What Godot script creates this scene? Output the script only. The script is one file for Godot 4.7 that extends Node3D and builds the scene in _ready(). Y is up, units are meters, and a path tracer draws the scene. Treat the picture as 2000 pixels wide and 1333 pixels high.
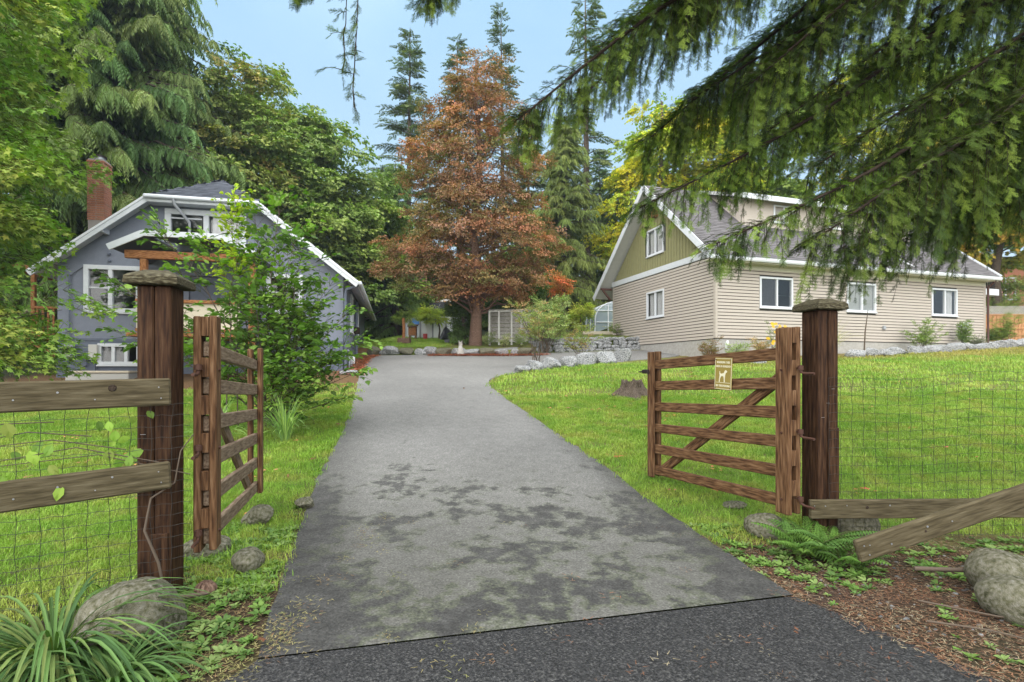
extends Node3D
# A gated driveway climbing between a grey-blue cottage and a beige house, trees all round.
# World: x right, y up, z towards the viewer; ground positions below are written (X, Z) with Z = distance ahead = -z.

var rng := RandomNumberGenerator.new()
var used := {}
var M := {}
var bumps := FastNoiseLite.new()
var zone := FastNoiseLite.new()
const EYE := 1.45

class MB:
	var v := PackedVector3Array()
	var n := PackedVector3Array()
	var c := PackedColorArray()
	var u := PackedVector2Array()
	var u2 := PackedVector2Array()
	func tri(a: Vector3, b: Vector3, d: Vector3, col := Color.WHITE) -> void:  # anticlockwise seen from outside
		var nn := (b - a).cross(d - a).normalized()
		v.append(a); v.append(d); v.append(b)
		n.append(nn); n.append(nn); n.append(nn)
		c.append(col); c.append(col); c.append(col)
	func trin(a: Vector3, b: Vector3, d: Vector3, na: Vector3, nb: Vector3, nd: Vector3, col := Color.WHITE) -> void:
		v.append(a); v.append(d); v.append(b)
		n.append(na); n.append(nd); n.append(nb)
		c.append(col); c.append(col); c.append(col)
	func quad(a: Vector3, b: Vector3, d: Vector3, e: Vector3, col := Color.WHITE) -> void:
		tri(a, b, d, col)
		tri(a, d, e, col)
	func box(ce: Vector3, s: Vector3, bev := 0.0, b := Basis.IDENTITY, col := Color.WHITE) -> void:
		var h := s * 0.5
		if bev <= 0.0:
			var p := []
			for i in 8:
				p.append(ce + b * Vector3(h.x if i & 1 else -h.x, h.y if i & 2 else -h.y, h.z if i & 4 else -h.z))
			quad(p[4], p[5], p[7], p[6], col); quad(p[1], p[0], p[2], p[3], col)
			quad(p[5], p[1], p[3], p[7], col); quad(p[0], p[4], p[6], p[2], col)
			quad(p[6], p[7], p[3], p[2], col); quad(p[0], p[1], p[5], p[4], col)
			return
		bev = minf(bev, minf(h.x, minf(h.y, h.z)) * 0.9)
		var ax := [Vector3.RIGHT, Vector3.UP, Vector3.BACK]
		var hh := [h.x, h.y, h.z]
		for k in 3:
			var i := (k + 1) % 3
			var j := (k + 2) % 3
			for s1 in [-1.0, 1.0]:
				var f: Array = []
				for q in [[-1, -1], [1, -1], [1, 1], [-1, 1]]:
					f.append(ce + b * (ax[k] * s1 * hh[k] + ax[i] * q[0] * (hh[i] - bev) + ax[j] * q[1] * (hh[j] - bev)))
				if s1 > 0: quad(f[0], f[1], f[2], f[3], col)
				else: quad(f[3], f[2], f[1], f[0], col)
			for si in [-1.0, 1.0]:
				for sj in [-1.0, 1.0]:
					var e0: Vector3 = ax[i] * si * hh[i] + ax[j] * sj * (hh[j] - bev)
					var e1: Vector3 = ax[i] * si * (hh[i] - bev) + ax[j] * sj * hh[j]
					var l: Vector3 = ax[k] * (hh[k] - bev)
					var q4 := [ce + b * (e0 - l), ce + b * (e0 + l), ce + b * (e1 + l), ce + b * (e1 - l)]
					var nn: Vector3 = (q4[1] - q4[0]).cross(q4[2] - q4[0])
					if nn.dot(b * (ax[i] * si + ax[j] * sj)) > 0: quad(q4[0], q4[1], q4[2], q4[3], col)
					else: quad(q4[3], q4[2], q4[1], q4[0], col)
		for sx in [-1.0, 1.0]:
			for sy in [-1.0, 1.0]:
				for sz in [-1.0, 1.0]:
					var a := ce + b * Vector3(sx * h.x, sy * (h.y - bev), sz * (h.z - bev))
					var d := ce + b * Vector3(sx * (h.x - bev), sy * h.y, sz * (h.z - bev))
					var e := ce + b * Vector3(sx * (h.x - bev), sy * (h.y - bev), sz * h.z)
					if sx * sy * sz > 0: tri(a, d, e, col)
					else: tri(a, e, d, col)
	func tube(p: Array, r: Array, sides := 6, col := Color.WHITE, cap := true) -> void:
		var rings := []
		var norms := []
		var up := Vector3(0.31, 0.2, 0.93)
		for i in p.size():
			var t: Vector3 = (p[mini(i + 1, p.size() - 1)] - p[maxi(i - 1, 0)])
			t = t.normalized() if t.length() > 1e-6 else Vector3.UP
			var x := up.cross(t)
			if x.length() < 0.05: x = Vector3.RIGHT.cross(t)
			x = x.normalized()
			var y := t.cross(x)
			up = y
			var ring := []
			var rn := []
			for k in sides:
				var a := TAU * k / sides
				var d := x * cos(a) + y * sin(a)
				ring.append(p[i] + d * r[i])
				rn.append(d)
			rings.append(ring)
			norms.append(rn)
		for i in p.size() - 1:
			for k in sides:
				var l := (k + 1) % sides
				trin(rings[i][k], rings[i][l], rings[i + 1][l], norms[i][k], norms[i][l], norms[i + 1][l], col)
				trin(rings[i][k], rings[i + 1][l], rings[i + 1][k], norms[i][k], norms[i + 1][l], norms[i + 1][k], col)
		if cap:
			var e := p.size() - 1
			for k in range(1, sides - 1):
				tri(rings[e][0], rings[e][k], rings[e][k + 1], col)
				tri(rings[0][0], rings[0][k + 1], rings[0][k], col)
	func prism(poly: Array, z0: float, z1: float, xf := Transform3D.IDENTITY, col := Color.WHITE) -> void:  # poly of Vector2, extruded along z
		var pp := PackedVector2Array(poly)
		if Geometry2D.is_polygon_clockwise(pp) == false: pass
		var area := 0.0
		for i in pp.size():
			area += pp[i].cross(pp[(i + 1) % pp.size()])
		if area < 0: pp.reverse()
		var idx := Geometry2D.triangulate_polygon(pp)
		for i in range(0, idx.size(), 3):
			var a := pp[idx[i]]; var b := pp[idx[i + 1]]; var d := pp[idx[i + 2]]
			if (b - a).cross(d - a) < 0:
				var s := b; b = d; d = s
			tri(xf * Vector3(a.x, a.y, z1), xf * Vector3(b.x, b.y, z1), xf * Vector3(d.x, d.y, z1), col)
			tri(xf * Vector3(a.x, a.y, z0), xf * Vector3(d.x, d.y, z0), xf * Vector3(b.x, b.y, z0), col)
		for i in pp.size():
			var a := pp[i]; var b := pp[(i + 1) % pp.size()]
			quad(xf * Vector3(a.x, a.y, z0), xf * Vector3(b.x, b.y, z0), xf * Vector3(b.x, b.y, z1), xf * Vector3(a.x, a.y, z1), col)
	func strip(p: Array, w: Array, side: Vector3, col := Color.WHITE, fold := 0.0) -> void:  # a leaf blade along p, w wide
		for i in p.size() - 1:
			var s0: Vector3 = side * w[i] * 0.5
			var s1: Vector3 = side * w[i + 1] * 0.5
			if fold == 0.0:
				quad(p[i] - s0, p[i] + s0, p[i + 1] + s1, p[i + 1] - s1, col)
			else:
				var t: Vector3 = (p[i + 1] - p[i]).normalized()
				var up := side.cross(t) * fold
				quad(p[i] - s0 + up * w[i], p[i], p[i + 1], p[i + 1] - s1 + up * w[i + 1], col)
				quad(p[i], p[i] + s0 + up * w[i], p[i + 1] + s1 + up * w[i + 1], p[i + 1], col)
	func mesh() -> ArrayMesh:
		var a := []
		a.resize(Mesh.ARRAY_MAX)
		a[Mesh.ARRAY_VERTEX] = v
		a[Mesh.ARRAY_NORMAL] = n
		a[Mesh.ARRAY_COLOR] = c
		if u.size() == v.size(): a[Mesh.ARRAY_TEX_UV] = u
		if u2.size() == v.size(): a[Mesh.ARRAY_TEX_UV2] = u2
		var m := ArrayMesh.new()
		m.add_surface_from_arrays(Mesh.PRIMITIVE_TRIANGLES, a)
		return m

func lin(r: float, g: float, b: float, a := 1.0) -> Color:
	return Color(r, g, b, a).linear_to_srgb()

func numbered(called: String) -> String:
	var k: int = used.get(called, 0)
	used[called] = k + 1
	return called if k == 0 else "%s_%03d" % [called, k]

func thing(called: String, label: String, category: String, at := Vector3.ZERO, turn := 0.0, group := "") -> Node3D:
	var o := Node3D.new()
	o.name = numbered(called)
	add_child(o, true)
	o.position = at
	o.rotation.y = turn
	tag(o, label, category, group)
	return o

func tag(o: Node, label: String, category := "", group := "", kind := "") -> void:
	if label: o.set_meta("label", label)
	if category: o.set_meta("category", category)
	if group: o.set_meta("group", group)
	if kind: o.set_meta("kind", kind)

func part(called: String, mesh: Mesh, m: Material, parent: Node3D = null, at := Vector3.ZERO) -> MeshInstance3D:
	var o := MeshInstance3D.new()
	o.mesh = mesh
	if m: o.material_override = m
	if parent == null:
		o.name = numbered(called)
		add_child(o, true)
	else:
		o.name = called
		parent.add_child(o, true)
	o.position = at
	return o

func many(called: String, mesh: Mesh, m: Material, xf: Array, cols: Array, parent: Node3D = null) -> MultiMeshInstance3D:
	var mm := MultiMesh.new()
	mm.transform_format = MultiMesh.TRANSFORM_3D
	mm.use_colors = cols.size() > 0
	mm.mesh = mesh
	mm.instance_count = xf.size()
	for i in xf.size():
		mm.set_instance_transform(i, xf[i])
		if cols.size(): mm.set_instance_color(i, cols[i])
	var o := MultiMeshInstance3D.new()
	o.multimesh = mm
	o.material_override = m
	if parent == null:
		o.name = numbered(called)
		add_child(o, true)
	else:
		o.name = called
		parent.add_child(o, true)
		o.set_meta("kind", "stuff")
	return o

func rf(a: float, b: float) -> float:
	return rng.randf_range(a, b)

func sm(a: float, b: float, x: float) -> float:
	return smoothstep(a, b, x)

func ball() -> Vector3:
	while true:
		var p := Vector3(rf(-1, 1), rf(-1, 1), rf(-1, 1))
		if p.length_squared() <= 1.0: return p
	return Vector3.ZERO

# ---------------------------------------------------------------- materials
func ramp(cols: Array, offs: Array = []) -> Gradient:
	var g := Gradient.new()
	var o := PackedFloat32Array()
	var cc := PackedColorArray()
	for i in cols.size():
		o.append(float(i) / (cols.size() - 1) if offs.is_empty() else offs[i])
		cc.append(cols[i])
	g.offsets = o
	g.colors = cc
	return g

func ntex(freq: float, cols: Array, offs: Array = [], sd := 1, oct := 5, size := 512, type := FastNoiseLite.TYPE_SIMPLEX_SMOOTH) -> NoiseTexture2D:
	var f := FastNoiseLite.new()
	f.noise_type = type
	f.frequency = freq
	f.fractal_octaves = oct
	f.seed = sd
	var t := NoiseTexture2D.new()
	t.width = size
	t.height = size
	t.seamless = true
	t.noise = f
	if cols.size(): t.color_ramp = ramp(cols, offs)
	return t

func mat(called: String, col: Color, rough := 0.8, metal := 0.0) -> StandardMaterial3D:
	var m := StandardMaterial3D.new()
	m.resource_name = called
	m.albedo_color = col
	m.roughness = rough
	m.metallic = metal
	M[called] = m
	return m

func tmat(called: String, tex: Texture2D, scale: Vector3, rough := 0.85, world := true, bump: Texture2D = null, bs := 0.3) -> StandardMaterial3D:
	var m := mat(called, Color.WHITE, rough)
	m.albedo_texture = tex
	m.uv1_triplanar = true
	m.metallic_specular = 0.28
	m.uv1_world_triplanar = world
	m.uv1_scale = scale
	if bump:
		m.heightmap_enabled = true
		m.heightmap_texture = bump
		m.heightmap_scale = bs
	return m

func leafmat(called: String, rough := 0.55, back := Color(0.65, 0.8, 0.3)) -> StandardMaterial3D:
	var m := mat(called, Color.WHITE, rough)
	m.vertex_color_use_as_albedo = true
	m.backlight_enabled = true
	m.backlight = back
	m.metallic_specular = 0.25
	return m

func make_materials() -> void:
	var bump := ntex(0.03, [], [], 7, 5)
	var fine := ntex(0.09, [], [], 9, 4)
	M.bumptex = bump
	var grain := ntex(0.022, [lin(0.014, 0.0062, 0.003), lin(0.033, 0.0145, 0.0065), lin(0.05, 0.0235, 0.0108), lin(0.078, 0.043, 0.022)], [0.15, 0.42, 0.65, 0.95], 3, 6)
	tmat("stained_wood_up", grain, Vector3(3.2, 0.3, 3.2), 0.75, false, bump, 0.25)
	var grain2 := ntex(0.022, [lin(0.036, 0.016, 0.007), lin(0.088, 0.043, 0.019), lin(0.135, 0.071, 0.034), lin(0.22, 0.135, 0.075)], [0.15, 0.4, 0.65, 0.95], 5, 6)
	tmat("gate_wood_up", grain2, Vector3(3.2, 0.3, 3.2), 0.75, false, bump, 0.25)
	tmat("gate_wood_long", grain2, Vector3(0.4, 3.4, 3.4), 0.75, false, bump, 0.25)
	var grain4 := ntex(0.022, [lin(0.085, 0.055, 0.036), lin(0.145, 0.1, 0.066), lin(0.19, 0.137, 0.093), lin(0.27, 0.21, 0.15)], [0.15, 0.4, 0.65, 0.95], 25, 6)  # gate timber again, with the light on the left rails put into its colour
	tmat("lit_gate_wood_long", grain4, Vector3(0.4, 3.4, 3.4), 0.75, false, bump, 0.25)
	tmat("lit_gate_wood_up", grain4, Vector3(3.2, 0.3, 3.2), 0.75, false, bump, 0.25)
	var grain3 := ntex(0.022, [lin(0.042, 0.033, 0.017), lin(0.072, 0.057, 0.031), lin(0.09, 0.073, 0.042), lin(0.13, 0.11, 0.068)], [0.12, 0.4, 0.65, 0.95], 15, 6)
	tmat("weathered_long", grain3, Vector3(0.35, 3.0, 3.0), 0.85, false, bump, 0.25)
	var capt := ntex(0.03, [lin(0.022, 0.017, 0.009), lin(0.05, 0.042, 0.023), lin(0.082, 0.072, 0.042), lin(0.15, 0.14, 0.095)], [0.25, 0.45, 0.65, 0.85], 16, 6)
	tmat("mossy_cap", capt, Vector3(1.2, 4, 6), 0.9, false, bump, 0.4)
	var cedar := ntex(0.025, [lin(0.16, 0.06, 0.022), lin(0.3, 0.13, 0.05), lin(0.42, 0.2, 0.09)], [0.25, 0.5, 0.8], 17, 5)
	tmat("cedar_up", cedar, Vector3(4, 0.5, 4), 0.7, false, bump, 0.15)
	tmat("cedar_long", cedar, Vector3(0.5, 4, 4), 0.7, false, bump, 0.15)
	var fencet := ntex(0.02, [lin(0.3, 0.14, 0.06), lin(0.42, 0.22, 0.1), lin(0.5, 0.28, 0.14)], [0.25, 0.5, 0.8], 18, 5)
	tmat("fence_boards", fencet, Vector3(2.5, 0.4, 2.5), 0.8, true, bump, 0.15)
	var rockt := ntex(0.018, [lin(0.05, 0.052, 0.055), lin(0.17, 0.175, 0.18), lin(0.33, 0.335, 0.34), lin(0.55, 0.55, 0.54), lin(0.28, 0.24, 0.18)], [0.15, 0.38, 0.55, 0.72, 0.92], 21, 6)
	tmat("granite", rockt, Vector3(2.2, 2.2, 2.2), 0.9, true, fine, 1.6)
	var mossr := ntex(0.02, [lin(0.04, 0.042, 0.022), lin(0.09, 0.088, 0.048), lin(0.15, 0.14, 0.1), lin(0.19, 0.178, 0.14), lin(0.3, 0.29, 0.25)], [0.12, 0.33, 0.5, 0.7, 0.92], 22, 6)
	tmat("mossy_rock", mossr, Vector3(2.9, 2.9, 2.9), 0.95, true, fine, 1.2)
	var barkt := ntex(0.03, [lin(0.03, 0.022, 0.016), lin(0.1, 0.075, 0.055), lin(0.2, 0.16, 0.125)], [0.2, 0.5, 0.8], 23, 6)
	tmat("bark", barkt, Vector3(3, 0.7, 3), 0.95, true, fine, 2.0)
	var redbark := ntex(0.03, [lin(0.06, 0.035, 0.025), lin(0.2, 0.12, 0.085), lin(0.33, 0.22, 0.165)], [0.2, 0.5, 0.8], 24, 6)
	tmat("stripped_bark", redbark, Vector3(4, 0.5, 4), 0.9, true, fine, 2.0)
	tmat("dark_bark", ntex(0.03, [lin(0.012, 0.009, 0.007), lin(0.04, 0.028, 0.02), lin(0.075, 0.055, 0.04)], [0.2, 0.5, 0.8], 28, 5), Vector3(6, 6, 6), 0.95, true)
	mat("twig", lin(0.09, 0.065, 0.045), 0.9)
	tmat("siding", ntex(0.01, [lin(0.405, 0.355, 0.305), lin(0.45, 0.4, 0.345)], [], 31, 4), Vector3(0.6, 2.0, 0.6), 0.6, true)
	tmat("green_siding", ntex(0.012, [lin(0.225, 0.215, 0.105), lin(0.26, 0.25, 0.125)], [], 32, 4), Vector3(1.5, 0.5, 1.5), 0.6, true)
	tmat("stucco", ntex(0.012, [lin(0.178, 0.194, 0.238), lin(0.204, 0.22, 0.265)], [], 33, 5), Vector3(0.7, 0.7, 0.7), 0.9, true, fine, 0.5)
	tmat("grey_boards", ntex(0.012, [lin(0.11, 0.125, 0.16), lin(0.135, 0.152, 0.195)], [], 34, 5), Vector3(0.7, 0.7, 0.7), 0.8, true)
	tmat("white_trim", ntex(0.01, [lin(0.53, 0.55, 0.575), lin(0.6, 0.62, 0.645)], [], 35, 4), Vector3(1, 1, 1), 0.5, true)
	tmat("soffit", ntex(0.01, [lin(0.44, 0.44, 0.43), lin(0.5, 0.5, 0.49)], [], 36, 4), Vector3(1, 1, 1), 0.6, true)
	tmat("cream_gutter", ntex(0.01, [lin(0.5, 0.48, 0.38), lin(0.56, 0.54, 0.44)], [], 37, 4), Vector3(1, 1, 1), 0.5, true)
	tmat("concrete", ntex(0.02, [lin(0.3, 0.285, 0.26), lin(0.42, 0.4, 0.37)], [], 38, 6), Vector3(0.6, 0.6, 0.6), 0.9, true, fine, 0.3)
	tmat("grey_planks", ntex(0.025, [lin(0.28, 0.26, 0.235), lin(0.43, 0.405, 0.37), lin(0.55, 0.52, 0.48)], [0.2, 0.5, 0.8], 39, 6), Vector3(0.5, 3, 3), 0.9, true, bump, 0.3)
	var sh := tmat("shingle_brown", ntex(0.1, [lin(0.095, 0.088, 0.09), lin(0.18, 0.168, 0.17)], [], 40, 3), Vector3(5, 5, 5), 0.95, true)
	sh.vertex_color_use_as_albedo = true
	sh = tmat("shingle_slate", ntex(0.1, [lin(0.06, 0.065, 0.08), lin(0.13, 0.14, 0.165)], [], 41, 3), Vector3(5, 5, 5), 0.95, true)
	sh.vertex_color_use_as_albedo = true
	var bk := tmat("brick_red", ntex(0.03, [lin(0.24, 0.085, 0.045), lin(0.4, 0.165, 0.1), lin(0.48, 0.3, 0.22)], [0.2, 0.5, 0.85], 42, 5), Vector3(3, 3, 3), 0.9, true, fine, 0.3)
	bk.vertex_color_use_as_albedo = true
	mat("mortar", lin(0.3, 0.27, 0.25), 0.95)
	mat("dark_metal", lin(0.03, 0.022, 0.018), 0.5, 0.6)
	mat("rust", lin(0.07, 0.03, 0.018), 0.7, 0.4)
	mat("zinc", lin(0.3, 0.31, 0.33), 0.45, 0.7)
	mat("wire", lin(0.03, 0.03, 0.026), 0.5, 0.5)
	mat("grey_box", lin(0.3, 0.31, 0.33), 0.6)
	mat("beige_box", lin(0.45, 0.44, 0.41), 0.6)
	mat("white_plastic", lin(0.72, 0.73, 0.75), 0.5)
	mat("vinyl", lin(0.62, 0.64, 0.67), 0.4)
	mat("black_plastic", lin(0.028, 0.03, 0.036), 0.45)
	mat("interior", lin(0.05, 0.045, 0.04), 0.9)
	mat("curtain", lin(0.6, 0.6, 0.6), 0.9)
	mat("blind", lin(0.62, 0.64, 0.62), 0.7)
	mat("dark_screen", lin(0.035, 0.035, 0.04), 0.7)
	mat("tarp", lin(0.09, 0.06, 0.05), 0.8)
	mat("brown_trim", lin(0.08, 0.03, 0.022), 0.6)
	mat("gold_panel", lin(0.27, 0.2, 0.045), 0.55, 0.2)
	mat("sign_print", lin(0.62, 0.58, 0.42), 0.6)
	mat("red", lin(0.45, 0.04, 0.04), 0.5)
	mat("blue", lin(0.06, 0.2, 0.5), 0.6)
	mat("tan_panel", lin(0.55, 0.48, 0.37), 0.8)
	var g := mat("glass", Color(0.12, 0.13, 0.13, 0.1), 0.03)
	g.transparency = BaseMaterial3D.TRANSPARENCY_ALPHA
	g.metallic_specular = 0.45
	g = mat("greenhouse_sheet", Color(0.86, 0.93, 0.98, 0.3), 0.2)
	g.transparency = BaseMaterial3D.TRANSPARENCY_ALPHA
	leafmat("leaf")
	leafmat("needle", 0.7, Color(0.6, 0.7, 0.3))
	leafmat("grass", 0.6, Color(0.6, 0.7, 0.25))
	leafmat("dead_leaf", 0.8, Color(0.3, 0.25, 0.15))
	var vc := mat("painted_bark", Color.WHITE, 0.9)
	vc.vertex_color_use_as_albedo = true
# ---------------------------------------------------------------- the lie of the land
const LEFT := [Vector2(-1.27, 2.56), Vector2(-1.42, 2.98), Vector2(-1.64, 3.65), Vector2(-1.88, 4.48), Vector2(-2.18, 5.52), Vector2(-2.43, 6.56), Vector2(-2.67, 7.73), Vector2(-3.04, 9.49), Vector2(-3.58, 11.62), Vector2(-4.17, 13.77), Vector2(-4.64, 15.51), Vector2(-5.07, 17.18), Vector2(-5.49, 19.07), Vector2(-5.72, 20.58), Vector2(-5.8, 22.1)]
const RIGHT := [Vector2(1.8, 3.28), Vector2(1.77, 3.54), Vector2(1.72, 4.0), Vector2(1.62, 4.62), Vector2(1.46, 5.4), Vector2(1.27, 6.49), Vector2(0.98, 7.56), Vector2(0.47, 9.41), Vector2(-0.18, 11.88), Vector2(-0.63, 13.95), Vector2(-0.39, 15.51), Vector2(1.04, 17.32), Vector2(3.78, 18.9), Vector2(6.85, 21.0), Vector2(6.2, 23.7)]

func gh0(X: float, Z: float) -> float:
	var s := Z - 5.15
	var b := 0.122 * (s if s > 12.0 else 0.4 * log(1.0 + exp(s / 0.4)))
	b = minf(b, 7.0)
	var r := sm(0.3, 1.6, X)
	var zl := 22.5 + 1.5 * r
	b += (0.3 + 0.32 * r) * sm(zl, zl + 0.4, Z) * sm(-8.5, -6.5, X) * (1.0 - sm(9.0, 30.0, X))
	b += 0.016 * clampf(X, 0.0, 24.0) * sm(8.0, 16.0, Z) * (1.0 - sm(23.0, 30.0, Z))
	return b

func drive_x(rows: Array, Z: float) -> float:
	for i in rows.size() - 1:
		if Z <= rows[i + 1].y:
			return lerpf(rows[i].x, rows[i + 1].x, clampf((Z - rows[i].y) / maxf(rows[i + 1].y - rows[i].y, 0.01), 0.0, 1.0))
	return rows[-1].x

func in_drive(X: float, Z: float, m := 0.0) -> bool:
	if Z < 2.5 + (X + 1.3) * 0.235 or Z > 23.7: return false
	if Z > 22.15 and X < 1.0: return Z < 22.35 - m and X > -5.8 + m
	return X > drive_x(LEFT, Z) + m and X < drive_x(RIGHT, Z) - m

func in_road(X: float, Z: float, m := 0.0) -> bool:
	if Z > 2.56 + (X + 1.27) * 0.235: return false
	if X < 0: return X > road_edge(Z, -1.0) + m
	return X < road_edge(Z, 1.0) - m

const ROAD_L := [Vector2(-14, -6), Vector2(-14, 1.0), Vector2(-6, 1.2), Vector2(-2.6, 1.6), Vector2(-1.7, 2.0), Vector2(-1.36, 2.36), Vector2(-1.27, 2.555)]
const ROAD_R := [Vector2(14, -6), Vector2(14, 1.2), Vector2(6, 1.3), Vector2(3.0, 1.65), Vector2(2.28, 2.38), Vector2(2.05, 2.85), Vector2(1.8, 3.27)]

func road_edge(Z: float, side: float) -> float:
	return drive_x(ROAD_L if side < 0 else ROAD_R, Z)

func gh(X: float, Z: float) -> float:
	var b := gh0(X, Z)
	if not in_drive(X, Z) and not in_road(X, Z):
		b += bumps.get_noise_2d(X * 10.0, Z * 10.0) * 0.03 * sm(2.0, 3.5, Z)
	return b

func P(X: float, Z: float, up := 0.0) -> Vector3:
	return Vector3(X, gh(X, Z) + up, -Z)

func steps(list: Array) -> PackedFloat32Array:
	var out := PackedFloat32Array()
	for i in list.size() - 1:
		var x: float = list[i][0]
		while x < list[i + 1][0] - list[i][1] * 0.5:
			out.append(x)
			x += list[i][1]
	out.append(list[-1][0])
	return out

func lawn_colour(X: float, Z: float) -> Color:
	var n := zone.get_noise_2d(X * 6.0, Z * 6.0)
	var lawn := Color(0.13, 0.17, 0.035).lerp(Color(0.2, 0.19, 0.06), clampf(n * 1.3 + 0.3, 0, 1))
	var dirt := Color(0.065, 0.042, 0.028).lerp(Color(0.05, 0.045, 0.02), clampf(n + 0.5, 0, 1))
	var bark := Color(0.2, 0.105, 0.06)
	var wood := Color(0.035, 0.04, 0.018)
	var c := lawn
	var d := 0.0
	d = maxf(d, (1.0 - sm(3.9, 4.7, Z + n * 0.5)) * sm(1.4, 1.9, X))
	d = maxf(d, (1.0 - sm(3.2, 3.9, Z + n * 0.5)) * (1.0 - sm(-1.4, -0.9, X)))
	d = maxf(d, (1.0 - sm(0.15, 0.4, absf(X - drive_x(LEFT, Z)) + n * 0.2)) * (1.0 - sm(5.0, 8.0, Z)) * 0.7)
	c = c.lerp(dirt, d)
	# bark beds against the cottage and bare ground to its left
	var hx := (X + 13.51) * 0.975 + (Z - 15.21) * 0.2215
	var hz := -(X + 13.51) * 0.2215 + (Z - 15.21) * 0.975
	var bed := sm(-4.2, -3.0, hz + n) * (1.0 - sm(8.8, 9.6, hx)) * sm(-6.0, -4.0, hx)
	c = c.lerp(bark, bed * 0.85)
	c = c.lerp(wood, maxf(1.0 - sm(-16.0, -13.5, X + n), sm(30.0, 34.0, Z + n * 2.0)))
	# dried-out turf in front of the beige house
	c = c.lerp(Color(0.32, 0.23, 0.1), 0.55 * sm(16.5, 18.5, Z - X * 0.08 + n * 1.5) * sm(5.0, 7.0, X) * (1.0 - sm(27.0, 30.0, Z)))
	return c

func make_ground() -> void:
	bumps.frequency = 0.06
	bumps.fractal_octaves = 3
	zone.frequency = 0.05
	zone.fractal_octaves = 3
	zone.seed = 4
	var xs := steps([[-160.0, 20.0], [-80.0, 5.0], [-30.0, 1.0], [-14.0, 0.35], [-6.0, 0.12], [6.0, 0.35], [14.0, 1.0], [30.0, 5.0], [80.0, 20.0], [160.0, 1.0]])
	var zs := steps([[-30.0, 3.0], [0.0, 0.12], [9.0, 0.25], [26.0, 1.0], [46.0, 5.0], [90.0, 20.0], [170.0, 1.0]])
	var nx := xs.size()
	var v := PackedVector3Array()
	var nn := PackedVector3Array()
	var cc := PackedColorArray()
	for z in zs:
		for x in xs:
			var y := gh(x, z)
			var s := Vector3(gh0(x - 0.1, z) - gh0(x + 0.1, z), 0.2, gh0(x, z + 0.1) - gh0(x, z - 0.1)).normalized()
			if in_drive(x, z, 0.1) or in_road(x, z, 0.1): y -= 0.06
			v.append(Vector3(x, y, -z))
			nn.append(s)
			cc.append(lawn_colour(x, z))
	var idx := PackedInt32Array()
	for j in zs.size() - 1:
		for i in nx - 1:
			var a := j * nx + i
			idx.append_array(PackedInt32Array([a, a + nx, a + 1, a + 1, a + nx, a + nx + 1]))
	var arr := []
	arr.resize(Mesh.ARRAY_MAX)
	arr[Mesh.ARRAY_VERTEX] = v
	arr[Mesh.ARRAY_NORMAL] = nn
	arr[Mesh.ARRAY_COLOR] = cc
	arr[Mesh.ARRAY_INDEX] = idx
	var m := ArrayMesh.new()
	m.add_surface_from_arrays(Mesh.PRIMITIVE_TRIANGLES, arr)
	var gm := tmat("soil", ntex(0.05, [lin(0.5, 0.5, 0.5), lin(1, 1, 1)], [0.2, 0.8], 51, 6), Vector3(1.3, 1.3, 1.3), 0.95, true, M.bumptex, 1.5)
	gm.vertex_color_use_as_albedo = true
	tag(part("ground", m, gm), "sloping lawn and bare earth rising from the gate to the trees", "", "", "structure")

func sheet(L: Array, Rr: Array, sub: int, cols: int, lift: float, uvs: float, area := Rect2(0, 0, 1, 1)) -> ArrayMesh:
	var rows := []
	for i in L.size() - 1:
		for k in sub:
			var t := float(k) / sub
			var a: Vector2 = L[i].cubic_interpolate(L[i + 1], L[maxi(i - 1, 0)], L[mini(i + 2, L.size() - 1)], t)
			var b: Vector2 = Rr[i].cubic_interpolate(Rr[i + 1], Rr[maxi(i - 1, 0)], Rr[mini(i + 2, Rr.size() - 1)], t)
			rows.append([a, b])
	rows.append([L[-1], Rr[-1]])
	var mb := MB.new()
	var grid := []
	for i in rows.size():
		var line := []
		var a: Vector2 = rows[i][0]
		var b: Vector2 = rows[i][1]
		var wob := 0.025 if a.y > 3.2 and a.y < 21.0 else 0.0
		a.x += bumps.get_noise_2d(a.y * 40.0, 5.0) * wob * 2.0
		b.x += bumps.get_noise_2d(b.y * 40.0, 95.0) * wob * 2.0
		for k in cols + 1:
			var p := a.lerp(b, float(k) / cols)
			line.append(Vector3(p.x, gh0(p.x, p.y) + lift, -p.y))
		line.push_front(line[0] - Vector3(0.02, 0.09, 0))
		line.append(line[-1] - Vector3(-0.02, 0.09, 0))
		grid.append(line)
	for i in grid.size() - 1:
		for k in cols + 2:
			var q := [grid[i][k], grid[i][k + 1], grid[i + 1][k + 1], grid[i + 1][k]]
			var cr: Vector3 = (q[1] - q[0]).cross(q[2] - q[0])
			if cr.y < 0: q = [q[3], q[2], q[1], q[0]]
			mb.quad(q[0], q[1], q[2], q[3])
	for p in mb.v:
		mb.u.append(Vector2(p.x, p.z) / uvs)
		mb.u2.append(Vector2((p.x - area.position.x) / area.size.x, (-p.z - area.position.y) / area.size.y))
	return mb.mesh()

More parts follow.
